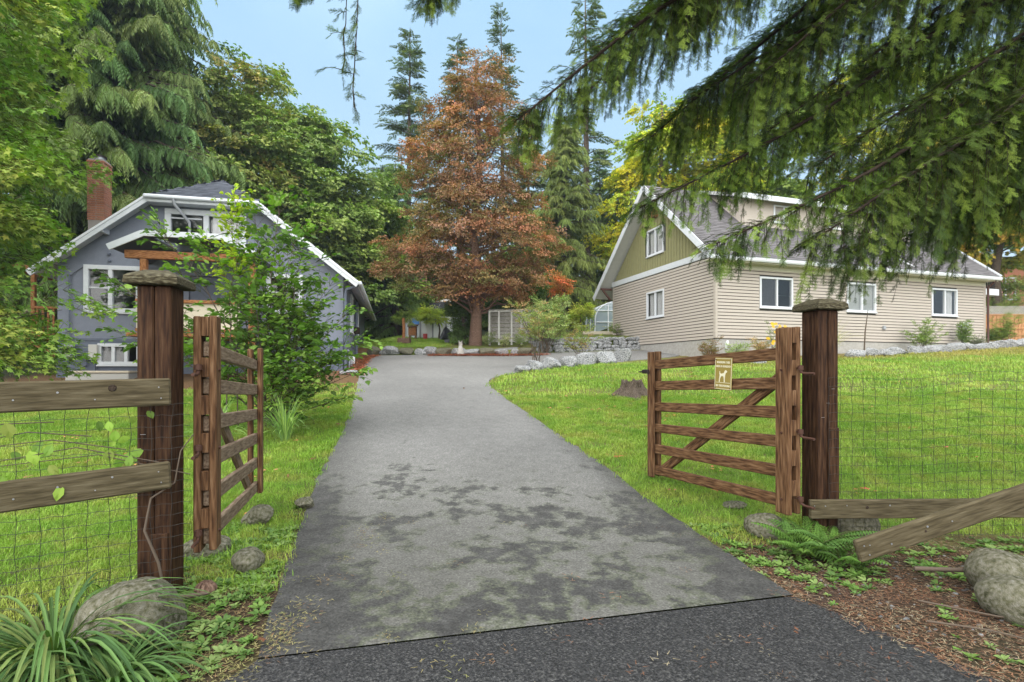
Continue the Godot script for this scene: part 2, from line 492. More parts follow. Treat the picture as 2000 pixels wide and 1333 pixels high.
# worn pale film on the drive with darker bare patches towards the road; px metres per pixel
func stain_image(x0: float, z0: float, w: int, h: int, px: float) -> ImageTexture:
	var data := []
	for q in [[1.1, 8, 0.7, 11], [4.2, 4, 0.5, 12], [0.32, 4, 0.5, 13], [26.0, 3, 0.6, 14]]:
		var f := FastNoiseLite.new()
		f.noise_type = FastNoiseLite.TYPE_SIMPLEX_SMOOTH
		f.frequency = q[0] * px
		f.fractal_octaves = q[1]
		f.fractal_gain = q[2]
		f.seed = q[3]
		f.offset = Vector3(x0 / px, z0 / px, 0)
		var im := f.get_image(w, h, false, false, false)
		data.append(im.get_data())
	var d1: PackedByteArray = data[0]
	var d2: PackedByteArray = data[1]
	var d3: PackedByteArray = data[2]
	var d4: PackedByteArray = data[3]
	var out := PackedByteArray()
	out.resize(w * h * 3)
	for j in h:
		var Z := z0 + px * j
		var near := 1.0 - clampf((Z - 3.0) / 4.8, 0.0, 1.0)
		var lx := drive_x(LEFT, Z)
		var rx := drive_x(RIGHT, Z)
		var row := j * w
		var fade := clampf(1.6 - Z / 8.0, 0.0, 1.0)
		var keep := clampf((10.5 - Z) / 2.0, 0.0, 1.0)
		var far := clampf((Z - 9.0) / 8.0, 0.0, 1.0) * 0.08
		for i in w:
			var X := x0 + px * i
			var a := d1[row + i] / 255.0
			var b := d2[row + i] / 255.0
			var s := d3[row + i] / 255.0
			var e := d4[row + i] / 255.0 - 0.5
			var edge := clampf(maxf(1.0 - (X - lx) / 0.6, 0.85 * (1.0 - (rx - X) / 0.4)), 0.0, 1.0) * fade
			var v := a * 0.72 + b * 0.28 + e * 0.05
			var th := 0.27 + 0.25 * near + 0.2 * edge + 0.22 * (s - 0.5)
			var dark := clampf((th - v) / 0.085 + 0.5, 0.0, 1.0) * keep * (0.6 + 0.4 * near) * (0.72 + 0.5 * s)
			var moss := clampf(1.0 - absf(v - th - 0.02) / 0.06, 0.0, 1.0) * near
			var base := 0.88 + 0.16 * (s - 0.5) + 0.1 * (b - 0.5) + far - 0.15 * near - 0.22 * edge
			var k := lerpf(base, 0.52 + 0.22 * (b - 0.5) + 0.1 * (1.0 - near), dark) + e * 0.07
			var o := (row + i) * 3
			out[o] = int(clampf(k - 0.03 * moss, 0, 1) * 255)
			out[o + 1] = int(clampf(k - 0.005 * moss, 0, 1) * 255)
			out[o + 2] = int(clampf(k - 0.07 * moss - 0.02 * near * (1.0 - dark), 0, 1) * 255)
	return ImageTexture.create_from_image(Image.create_from_data(w, h, false, Image.FORMAT_RGB8, out))

func drive_material(called: String, chips: Texture2D, bump: Texture2D, stain: Texture2D) -> StandardMaterial3D:
	var dm := mat(called, Color.WHITE, 0.9)
	dm.albedo_texture = chips
	dm.detail_enabled = true
	dm.detail_albedo = stain
	dm.detail_blend_mode = BaseMaterial3D.BLEND_MODE_MUL
	dm.detail_uv_layer = BaseMaterial3D.DETAIL_UV_2
	dm.metallic_specular = 0.3
	dm.heightmap_enabled = true
	dm.heightmap_texture = bump
	dm.heightmap_scale = 0.5
	return dm

func make_drive() -> void:
	var dbump := ntex(0.14, [], [], 62, 3, 512, FastNoiseLite.TYPE_VALUE)
	var chips := ntex(0.16, [lin(0.118, 0.114, 0.108), lin(0.195, 0.189, 0.179), lin(0.231, 0.224, 0.212), lin(0.37, 0.36, 0.34)], [0.1, 0.4, 0.62, 0.97], 61, 3, 512, FastNoiseLite.TYPE_VALUE)
	var m1 := sheet(LEFT.slice(0, 8), RIGHT.slice(0, 8), 5, 16, 0.009, 0.8, Rect2(-3.4, 2.4, 5.6, 7.3))
	var m2 := sheet(LEFT.slice(7), RIGHT.slice(7), 5, 16, 0.009, 0.8, Rect2(-6.6, 9.0, 13.8, 15.2))
	m1.add_surface_from_arrays(Mesh.PRIMITIVE_TRIANGLES, m2.surface_get_arrays(0))
	m1.surface_set_material(0, drive_material("worn_asphalt", chips, dbump, stain_image(-3.4, 2.4, 1400, 1825, 0.004)))
	m1.surface_set_material(1, drive_material("worn_asphalt_far", chips, dbump, stain_image(-6.6, 9.0, 690, 760, 0.02)))
	var d := part("driveway", m1, null)
	tag(d, "pale worn asphalt driveway with dark patches curving up between the houses", "", "", "structure")
	var am := mat("fresh_asphalt", Color.WHITE, 0.7)
	am.albedo_texture = ntex(0.13, [lin(0.011, 0.011, 0.011), lin(0.024, 0.0235, 0.0235), lin(0.037, 0.036, 0.036), lin(0.12, 0.115, 0.105)], [0.2, 0.42, 0.62, 0.95], 63, 3, 512, FastNoiseLite.TYPE_VALUE)
	am.metallic_specular = 0.35
	am.heightmap_enabled = true
	am.heightmap_texture = ntex(0.12, [], [], 64, 3, 512, FastNoiseLite.TYPE_VALUE)
	am.heightmap_scale = 0.8
	var e := part("road", sheet(ROAD_L, ROAD_R, 3, 20, 0.004, 0.6), am)
	tag(e, "darker fresh asphalt of the road meeting the driveway at a straight seam", "", "", "structure")
# ---------------------------------------------------------------- posts, gates, fences
func board(called: String, ce: Vector3, size: Vector3, bev: float, m: Material, parent: Node3D, tilt := 0.0) -> MeshInstance3D:
	var off := Vector3(rng.randf(), rng.randf(), rng.randf()) * 7.0  # each board is cut from another part of the timber
	var mb := MB.new()
	mb.box(off, size, bev)
	var o := part(called, mb.mesh(), m, parent)
	o.rotation.z = tilt
	o.position = ce - o.basis * off
	return o

func make_post(label: String, at: Vector3, turn: float, h: float, seam: float) -> void:
	var t := thing("gate_post", label, "gate post", at, turn, "timber posts either side of the driveway")
	var w := 0.195
	for s in [-1, 1]:
		board("post_board", Vector3(s * (w * 0.25 + 0.001), h * 0.5 - 0.15, s * 0.002), Vector3(w * 0.5 - 0.004, h + 0.3, w), 0.009, M.stained_wood_up, t)
	var cap := MB.new()
	var a := 0.15
	var b := 0.128
	var y0 := h + 0.002
	var r := []
	for q in [[a - 0.01, 0.0], [a, 0.008], [a - 0.004, 0.05], [b, 0.066], [0.065, 0.1]]:
		r.append([Vector3(-q[0], y0 + q[1], q[0]), Vector3(q[0], y0 + q[1], q[0]), Vector3(q[0], y0 + q[1], -q[0]), Vector3(-q[0], y0 + q[1], -q[0])])
	for i in r.size() - 1:
		for k in 4:
			var l := (k + 1) % 4
			cap.quad(r[i][k], r[i][l], r[i + 1][l], r[i + 1][k])
	cap.quad(r[4][0], r[4][1], r[4][2], r[4][3])
	cap.quad(r[0][3], r[0][2], r[0][1], r[0][0])
	part("cap", cap.mesh(), M.mossy_cap, t)
	var sp := MB.new()
	sp.box(Vector3(w * 0.18, seam, w * 0.5 + 0.012), Vector3(0.1, seam * 1.1, 0.022), 0.004)
	part("splice_board", sp.mesh(), M.stained_wood_up, t)
	for k in 3:
		var st := MB.new()
		st.box(Vector3(-0.06 + k * 0.05, 1.05 + 0.12 * k, w * 0.5 + 0.002), Vector3(0.03, 0.002, 0.004))
		part("staple", st.mesh(), M.zinc, t)

func make_gate(label: String, at: Vector3, turn: float, drive: float, sag: float, mup: Material, mlong: Material) -> Node3D:
	var t := thing("gate", label, "gate", at, turn, "field gates standing open beside the driveway")
	var L := 2.06
	var th := 0.137
	var bt := 0.045
	var zc := th * 0.5 - bt * 0.5
	for s in [-1, 1]:
		board("hinge_stile", Vector3(0.07, 1.025 + s * 0.003, s * zc), Vector3(0.14, 1.57, bt), 0.007, mup, t)
		board("latch_stile", Vector3(L - 0.05, 0.92 + s * 0.004, s * zc), Vector3(0.1, 1.5, bt), 0.007, mup, t)
	for k in 6:
		var y := 1.645 - 0.252 * k - 0.052
		var a := Vector3(0.045, y, 0)
		var b := Vector3(L - 0.004, y - sag, 0)
		var d := (b - a).normalized()
		board("rail", (a + b) * 0.5, Vector3((b - a).length(), 0.105 + rf(-0.003, 0.003), 0.044), 0.007, mlong, t, atan2(d.y, d.x) + rf(-0.002, 0.002))
		if k < 5: board("spacer_block", Vector3(0.066, y - 0.126, 0), Vector3(0.126, 0.13, 0.044), 0.003, mup, t)
	var mb2 := MB.new()
	mb2.box(Vector3(0.064, 1.74, 0), Vector3(0.126, 0.13, 0.044), 0.002)
	part("spacer_block", mb2.mesh(), mup, t)
	var a2 := Vector3(0.16, 1.40, -drive * 0.046)
	var b2 := Vector3(L - 0.12, 0.32 - sag, -drive * 0.046)
	var br := MB.new()
	br.box(Vector3.ZERO, Vector3((b2 - a2).length(), 0.1, 0.04), 0.004)
	var bo := part("brace", br.mesh(), mlong, t, (a2 + b2) * 0.5)
	bo.rotation.z = atan2((b2 - a2).y, (b2 - a2).x)
	for y in [1.45, 0.92, 0.36]:
		var p := MB.new()
		p.tube([Vector3(-0.16, y - 0.03, -drive * 0.03), Vector3(-0.07, y - 0.03, -drive * 0.03), Vector3(-0.035, y - 0.02, -drive * 0.03), Vector3(-0.03, y + 0.04, -drive * 0.03)], [0.012, 0.012, 0.012, 0.012], 6)
		p.tube([Vector3(-0.03, y + 0.0, -drive * 0.03), Vector3(-0.03, y + 0.035, -drive * 0.03)], [0.024, 0.024], 8)
		p.tube([Vector3(-0.03, y + 0.015, -drive * 0.03), Vector3(0.03, y + 0.015, -drive * 0.03)], [0.009, 0.009], 6)
		part("hinge", p.mesh(), M.rust, t)
		p = MB.new()
		p.tube([Vector3(0.07, y, drive * th * 0.5), Vector3(0.07, y, drive * (th * 0.5 + 0.012))], [0.012, 0.009], 7)
		part("bolt", p.mesh(), M.rust, t)
	return t

func make_sign(g: Node3D) -> void:
	var t := thing("warning_sign", "small gold guard dog warning plaque screwed to the right gate", "sign")
	t.transform = g.transform * Transform3D(Basis(Vector3.UP, PI) * Basis(Vector3.BACK, -0.045), Vector3(0.80, 1.412, -0.034))
	var mb := MB.new()
	mb.box(Vector3.ZERO, Vector3(0.235, 0.315, 0.006), 0.002)
	part("panel", mb.mesh(), M.gold_panel, t)
	mb = MB.new()
	for q in [[0, 0.148, 0.222, 0.004], [0, -0.148, 0.222, 0.004], [-0.111, 0, 0.004, 0.3], [0.111, 0, 0.004, 0.3], [0, -0.087, 0.19, 0.004]]:
		mb.box(Vector3(q[0], q[1], 0.0035), Vector3(q[2], q[3], 0.003))
	part("border_line", mb.mesh(), M.sign_print, t)
	var f := SystemFont.new()
	f.font_names = PackedStringArray(["Droid Sans"])
	f.font_weight = 700
	for q in [["WARNING THIS", 0.112, 0.18], ["AREA IS GUARDED", 0.073, 0.2], ["NO TRESPASSING", -0.118, 0.19]]:
		var tm := TextMesh.new()
		tm.text = q[0]
		tm.font = f
		tm.font_size = 32
		tm.pixel_size = 0.001
		tm.depth = 0.002
		var wd: float = maxf(tm.get_aabb().size.x, 0.01)
		var o := part("lettering", tm, M.sign_print, t, Vector3(0, q[1], 0.004))
		o.scale = Vector3(q[2] / wd, q[2] / wd * 1.15, 1)
	var dog := [Vector2(-0.055, -0.082), Vector2(-0.045, -0.082), Vector2(-0.044, -0.06), Vector2(-0.03, -0.035), Vector2(-0.018, -0.022), Vector2(0.008, -0.026), Vector2(0.014, -0.05), Vector2(0.015, -0.082), Vector2(0.026, -0.082), Vector2(0.026, -0.05), Vector2(0.03, -0.015), Vector2(0.036, 0.008), Vector2(0.05, 0.014), Vector2(0.056, 0.024), Vector2(0.044, 0.033), Vector2(0.03, 0.036), Vector2(0.022, 0.026), Vector2(0.014, 0.01), Vector2(-0.005, 0.003), Vector2(-0.03, -0.001), Vector2(-0.04, 0.004), Vector2(-0.044, 0.024), Vector2(-0.049, 0.024), Vector2(-0.048, 0.0), Vector2(-0.044, -0.012), Vector2(-0.048, -0.035), Vector2(-0.052, -0.06)]
	mb = MB.new()
	mb.prism(dog, 0.003, 0.006)
	part("dog_emblem", mb.mesh(), M.sign_print, t)
	for x in [-0.103, 0.103]:
		for y in [-0.14, 0.14]:
			mb = MB.new()
			mb.tube([Vector3(x, y, 0.003), Vector3(x, y, 0.009)], [0.007, 0.005], 7)
			part("screw", mb.mesh(), M.rust, t)

func wire_panel(x0: float, x1: float, ytop: Callable, ylow: Callable, sp: float, sd: int) -> ArrayMesh:
	var mb := MB.new()
	rng.seed = sd
	var r := 0.0017
	var x := x0
	var k := 0
	while x < x1:
		var pts := []
		var rr := []
		var t: float = ytop.call(x)
		var b: float = ylow.call(x)
		var n := 14
		for i in n + 1:
			var y := lerpf(b, t, float(i) / n)
			pts.append(Vector3(x + sin(y * 21.0 + k * 1.7) * 0.006 + 0.02 * maxf(0.0, y - t + 0.15) * sin(k * 1.3) * 4.0, y, sin(y * 3.0 + x * 2.0) * 0.006))
			rr.append(r)
		mb.tube(pts, rr, 3, Color.WHITE, false)
		x += sp
		k += 1
	var rows := 19
	for j in rows:
		var pts := []
		var rr := []
		var n2 := int((x1 - x0) / (sp * 0.5))
		for i in n2 + 1:
			var xx := lerpf(x0, x1, float(i) / n2)
			var t: float = ytop.call(xx)
			var b: float = ylow.call(xx)
			var y := lerpf(t, b, float(j) / (rows - 1)) + (0.004 if i % 2 else -0.003)
			pts.append(Vector3(xx, y, sin(y * 3.0 + xx * 2.0) * 0.006))
			rr.append(r)
		mb.tube(pts, rr, 3, Color.WHITE, false)
	return mb.mesh()

func knots(parent: Node3D, L: float, w: float, z: float, list: Array) -> void:
	for q in list:
		var mb := MB.new()
		mb.tube([Vector3(q[0] * L, q[1] * w, z), Vector3(q[0] * L, q[1] * w, z + 0.003)], [q[2], q[2] * 0.8], 9)
		part("knot" if q[2] > 0.008 else "nail_head", mb.mesh(), M.dark_bark if q[2] > 0.008 else M.zinc, parent)

func make_fences() -> void:
	var ta := atan2(0.54, 0.84)
	var t := thing("wire_fence", "left fence of two wide weathered rails over green wire mesh", "fence", Vector3(-2.08, 0, -3.12), ta)
	# local +x runs back to the post, the fence runs out along -x towards the road
	for q in [[1.235, 0.165, -0.012, 1.4], [0.73, 0.165, 0.02, 0.9]]:
		var mb := MB.new()
		mb.box(Vector3(-1.6, 0, 0), Vector3(3.2, q[1], 0.04), 0.01)
		var o := part("rail", mb.mesh(), M.weathered_long, t, Vector3(0, q[0] + q[1] * 0.5, 0))
		o.rotation.z = q[2] + 0.03
		knots(o, -1.0, q[1], 0.02, [[0.06, 0.18, 0.004], [0.05, -0.22, 0.004], [0.28, 0.2, 0.021 if q[0] > 1.0 else 0.006], [0.36, -0.18, 0.004], [0.52, 0.1, 0.006], [0.7, -0.1, 0.005]])
	var top := func(_x): return 1.24
	var low := func(_x): return 0.02
	var o2 := part("wire_mesh", wire_panel(-3.0, 0.1, top, low, 0.1, 5), M.wire, t, Vector3(0, 0, -0.03))
	o2.set_meta("kind", "stuff")
	var t2 := thing("wire_fence", "right fence of sagging wire mesh above one low weathered rail", "fence", Vector3(2.46, 0, -4.23), 0.02)
	var mb2 := MB.new()
	mb2.box(Vector3(1.6, 0, 0), Vector3(3.2, 0.155, 0.04), 0.006)
	var r2 := part("rail", mb2.mesh(), M.weathered_long, t2, Vector3(0, 0.3, 0))
	knots(r2, 1.0, 0.155, 0.02, [[0.03, 0.2, 0.004], [0.12, 0.18, 0.006], [0.3, 0.2, 0.005], [0.47, 0.1, 0.014], [0.66, 0.2, 0.007]])
	var top2 := func(x): return 1.37 + 0.055 * smoothstep(0.5, 1.6, x) + 0.015 * sin(x * 5.0)
	var low2 := func(_x): return 0.06
	var o3 := part("wire_mesh", wire_panel(0.2, 3.6, top2, low2, 0.1, 6), M.wire, t2, Vector3(0, 0, -0.06))
	o3.set_meta("kind", "stuff")
	# broken rail leaning from the ground up to the right
	var t3 := thing("fallen_rail", "loose weathered board slanting from the ferns up to the right", "board", Vector3(2.37, 0.2, -3.52), 0.05)
	mb2 = MB.new()
	mb2.box(Vector3(1.4, 0, 0), Vector3(2.8, 0.157, 0.04), 0.01)
	var r3 := part("board", mb2.mesh(), M.weathered_long, t3)
	r3.rotation.z = 0.297
	knots(r3, 1.0, 0.157, 0.02, [[0.05, 0.2, 0.006], [0.07, -0.25, 0.006], [0.09, 0.15, 0.005], [0.24, -0.1, 0.007], [0.5, -0.05, 0.009], [0.52, 0.12, 0.008], [0.7, 0.0, 0.006]])

func make_gates() -> void:
	rng.seed = 77
	make_post("tall left post with a mossy square cap and two fence rails", Vector3(-2.2457, 0, -3.275), deg_to_rad(12), 1.975, 0.28)
	make_post("tall right post with a rounded mossy cap above a fern", Vector3(2.655, 0, -4.416), deg_to_rad(12), 1.955, 0.62)
	var g := make_gate("dark brown six-rail gate leaf carrying the warning plaque", Vector3(2.36, 0, -4.27), deg_to_rad(108.6), -1.0, 0.085, M.gate_wood_up, M.gate_wood_long)
	make_gate("six-rail gate leaf with rails coloured as lit standing open before the leafy bush", Vector3(-2.042, 0, -3.40), deg_to_rad(108.0), 1.0, 0.1, M.gate_wood_up, M.lit_gate_wood_long)
	var l := MB.new()
	l.box(Vector3(2.06, 1.43, -0.09), Vector3(0.13, 0.05, 0.03), 0.008)
	l.tube([Vector3(2.1, 1.43, -0.09), Vector3(2.2, 1.425, -0.1)], [0.012, 0.006], 6)
	part("latch", l.mesh(), M.dark_metal, g)
	make_sign(g)
	make_fences()
# ---------------------------------------------------------------- houses
# A wall in the local x-y plane, z from -thick to 0, its top a broken line, with openings [x0, x1, y0, y1].
func wall_mesh(x0: float, x1: float, y0: float, top: Array, openings: Array, thick := 0.15) -> MB:
	var mb := MB.new()
	var xs := [x0, x1]
	for p in top: if p.x > x0 and p.x < x1: xs.append(p.x)
	for o in openings: xs.append(o[0]); xs.append(o[1])
	xs.sort()
	for i in xs.size() - 1:
		var a: float = xs[i]
		var b: float = xs[i + 1]
		if b - a < 0.001: continue
		var ta := line_at(top, a)
		var tb := line_at(top, b)
		var lo := y0
		var segs := []
		var here := []
		for o in openings:
			if o[0] <= a + 0.001 and o[1] >= b - 0.001: here.append(o)
		here.sort_custom(func(p, q): return p[2] < q[2])
		for o in here:
			segs.append([lo, lo, o[2], o[2]])
			lo = o[3]
		segs.append([lo, lo, tb, ta])
		for s in segs:
			mb.prism([Vector2(a, s[0]), Vector2(b, s[1]), Vector2(b, s[2]), Vector2(a, s[3])], -thick, 0.0)
	return mb

func line_at(top: Array, x: float) -> float:
	for i in top.size() - 1:
		if x <= top[i + 1].x + 1e-5:
			return lerpf(top[i].y, top[i + 1].y, clampf((x - top[i].x) / (top[i + 1].x - top[i].x), 0, 1))
	return top[-1].y

# window: frame ring, panes, mullions, things behind the glass. xf puts its lower-left corner; z is outward
func add_window(parent: Node3D, xf: Transform3D, w: float, h: float, cols: Array, rows: Array, fr := 0.06, proud := 0.05, behind := "", sill := true, m: Material = null) -> Node3D:
	var mt: Material = m if m else M.vinyl
	var mb := MB.new()
	var zc := proud * 0.5 - 0.03
	var zd := proud + 0.06
	mb.box(Vector3(w * 0.5, fr * 0.5, zc), Vector3(w, fr, zd), 0.006)
	mb.box(Vector3(w * 0.5, h - fr * 0.5, zc), Vector3(w, fr, zd), 0.006)
	mb.box(Vector3(fr * 0.5, h * 0.5, zc), Vector3(fr, h - 2 * fr, zd), 0.004)
	mb.box(Vector3(w - fr * 0.5, h * 0.5, zc), Vector3(fr, h - 2 * fr, zd), 0.004)
	var o := part("window", mb.mesh(), mt, parent)
	o.transform = xf
	for cx in cols:
		mb = MB.new()
		mb.box(Vector3(w * cx, h * 0.5, zc - 0.004), Vector3(fr * 0.9, h - 2 * fr, zd - 0.012), 0.004)
		part("mullion", mb.mesh(), mt, o)
	var cuts := [0.0] + cols + [1.0]
	for i in cuts.size() - 1:
		var a: float = w * cuts[i] + fr * 0.7
		var b: float = w * cuts[i + 1] - fr * 0.7
		mb = MB.new()
		mb.box(Vector3((a + b) * 0.5, h * 0.5, 0.0), Vector3(b - a, h - 1.6 * fr, 0.005))
		part("pane", mb.mesh(), M.glass, o)
	for r in rows:
		mb = MB.new()
		mb.box(Vector3(w * r[0], h * r[1], 0.012), Vector3(w * r[2], 0.045, 0.03), 0.004)
		part("glazing_bar", mb.mesh(), mt, o)
	if sill:
		mb = MB.new()
		mb.box(Vector3(w * 0.5, -0.022, 0.02), Vector3(w + 0.06, 0.04, 0.14), 0.008)
		part("sill", mb.mesh(), mt, o)
	if behind != "":
		mb = MB.new()
		if behind == "blind":
			var y := fr
			while y < h - fr:
				mb.box(Vector3(w * 0.5, y + 0.014, -0.07), Vector3(w - 2 * fr, 0.026, 0.004), 0.0, Basis(Vector3.RIGHT, 0.5))
				y += 0.03
			part("blind", mb.mesh(), M.blind, o).set_meta("kind", "stuff")
		elif behind == "screen":
			mb.box(Vector3(w * 0.27, h * 0.5, -0.02), Vector3(w * 0.42, h - 2 * fr, 0.004))
			part("insect_screen", mb.mesh(), M.dark_screen, o)
		else:
			var spans := [[0.1, 0.36], [0.52, 0.9]] if behind == "curtain" else [[0.56, 0.92]]
			for s in spans:
				var n := 28
				for i in n:
					var xa: float = w * lerpf(s[0], s[1], float(i) / n)
					var xb: float = w * lerpf(s[0], s[1], float(i + 1) / n)
					var za := -0.1 + 0.025 * sin(i * 1.3)
					var zb := -0.1 + 0.025 * sin((i + 1) * 1.3)
					mb.quad(Vector3(xa, fr, za), Vector3(xb, fr, zb), Vector3(xb, h - fr, zb), Vector3(xa, h - fr, za))
			part("curtain", mb.mesh(), M.curtain, o)
	return o

# shingles on a plane: o is the lower-left corner, ax along the eave, up the slope (unit vectors); inside(u, v) says where the roof is
func shingles(o: Vector3, ax: Vector3, up: Vector3, wide: float, tall: float, step: float, tab: float, inside: Callable, sd: int) -> ArrayMesh:
	rng.seed = sd
	var mb := MB.new()
	var nrm := ax.cross(up).normalized()
	var k := 0
	var v := 0.0
	while v < tall:
		var u := -tab * (0.5 if k % 2 else 0.0)
		while u < wide:
			var wv := tab * rf(0.75, 1.2)
			var a := maxf(u, 0.0)
			var b := minf(u + wv - 0.004, wide)
			u += wv
			if b - a < 0.02 or not inside.call((a + b) * 0.5, v + step * 0.5): continue
			var th := 0.012 + rf(0.0, 0.008)
			var g := rf(0.72, 1.12)
			var col := Color(g, g, g)
			var p0 := o + ax * a + up * (v - 0.01) + nrm * th
			var p1 := o + ax * b + up * (v - 0.01) + nrm * th
			var p2 := o + ax * b + up * (v + step * 1.05) + nrm * 0.003
			var p3 := o + ax * a + up * (v + step * 1.05) + nrm * 0.003
			mb.quad(p0, p1, p2, p3, col)
			mb.quad(p0 - nrm * th, p1 - nrm * th, p1, p0, col)
			mb.quad(p0 - nrm * th, p0, p3, p3 - nrm * 0.003, col)
			mb.quad(p1, p1 - nrm * th, p2 - nrm * 0.003, p2, col)
		v += step
		k += 1
	return mb.mesh()

func plank_mesh(ln: float, h: float) -> ArrayMesh:
	var mb := MB.new()
	var a := Vector3(0, 0, 0.03); var b := Vector3(ln, 0, 0.03)
	h -= 0.022  # open gap shows the dark wall as a shadow line under each plank
	var d := Vector3(ln, h, 0.012); var e := Vector3(0, h, 0.012)
	mb.quad(a, b, d, e)
	mb.quad(Vector3(0, 0.004, 0.002), Vector3(ln, 0.004, 0.002), b, a)
	mb.quad(e, d, Vector3(ln, h, 0), Vector3(0, h, 0))
	mb.quad(Vector3(0, 0, 0), a, e, Vector3(0, h, 0))
	mb.quad(b, Vector3(ln, 0, 0), Vector3(ln, h, 0), d)
	return mb.mesh()

func lap_siding(parent: Node3D, xf: Transform3D, x0: float, x1: float, y0: float, y1: float, n: int, openings: Array) -> void:
	var h := (y1 - y0) / n
	var cache := {}
	for k in n:
		var y := y0 + h * k
		var cuts := [[x0, x1]]
		for o in openings:
			if o[2] < y + h - 0.01 and o[3] > y + 0.01:
				var nc := []
				for s in cuts:
					if o[0] > s[0] and o[1] < s[1]:
						nc.append([s[0], o[0]]); nc.append([o[1], s[1]])
					else: nc.append(s)
				cuts = nc
		for s in cuts:
			var key := "%.2f" % (s[1] - s[0])
			if not cache.has(key): cache[key] = plank_mesh(s[1] - s[0], h)
			var p := part("siding_plank", cache[key], M.siding, parent)
			p.transform = xf * Transform3D(Basis.IDENTITY, Vector3(s[0], y, 0.001))

func beam(parent: Node3D, called: String, a: Vector3, b: Vector3, w: float, h: float, m: Material, bev := 0.008, face := Vector3.UP) -> MeshInstance3D:
	var mb := MB.new()
	var x := (b - a).normalized()
	var z := x.cross(face).normalized()
	var y := z.cross(x)
	mb.box((a + b) * 0.5, Vector3((b - a).length(), h, w), bev, Basis(x, y, z))
	return part(called, mb.mesh(), m, parent)

func pipe(parent: Node3D, called: String, pts: Array, r: float, m: Material, sides := 8) -> MeshInstance3D:
	var mb := MB.new()
	var rr := []
	for p in pts: rr.append(r)
	mb.tube(pts, rr, sides)
	return part(called, mb.mesh(), m, parent)

func cuboid(parent: Node3D, called: String, ce: Vector3, s: Vector3, m: Material, bev := 0.01) -> MeshInstance3D:
	var mb := MB.new()
	mb.box(Vector3.ZERO, s, bev)
	return part(called, mb.mesh(), m, parent, ce)

func slab(parent: Node3D, called: String, q: Array, th: float, m: Material) -> MeshInstance3D:  # q: 4 or 3 top corners anticlockwise from above
	var mb := MB.new()
	var n: Vector3 = (q[1] - q[0]).cross(q[2] - q[0]).normalized()
	var lo := []
	for p in q: lo.append(p - n * th)
	for i in range(1, q.size() - 1):
		mb.tri(q[0], q[i], q[i + 1])
		mb.tri(lo[0], lo[i + 1], lo[i])
	for i in q.size():
		var j := (i + 1) % q.size()
		mb.quad(lo[i], lo[j], q[j], q[i])
	return part(called, mb.mesh(), m, parent)

func lower(t: Node3D, y: float) -> void:  # parts were built at world height; hang them under the base
	for o in t.get_children(): o.position.y -= y

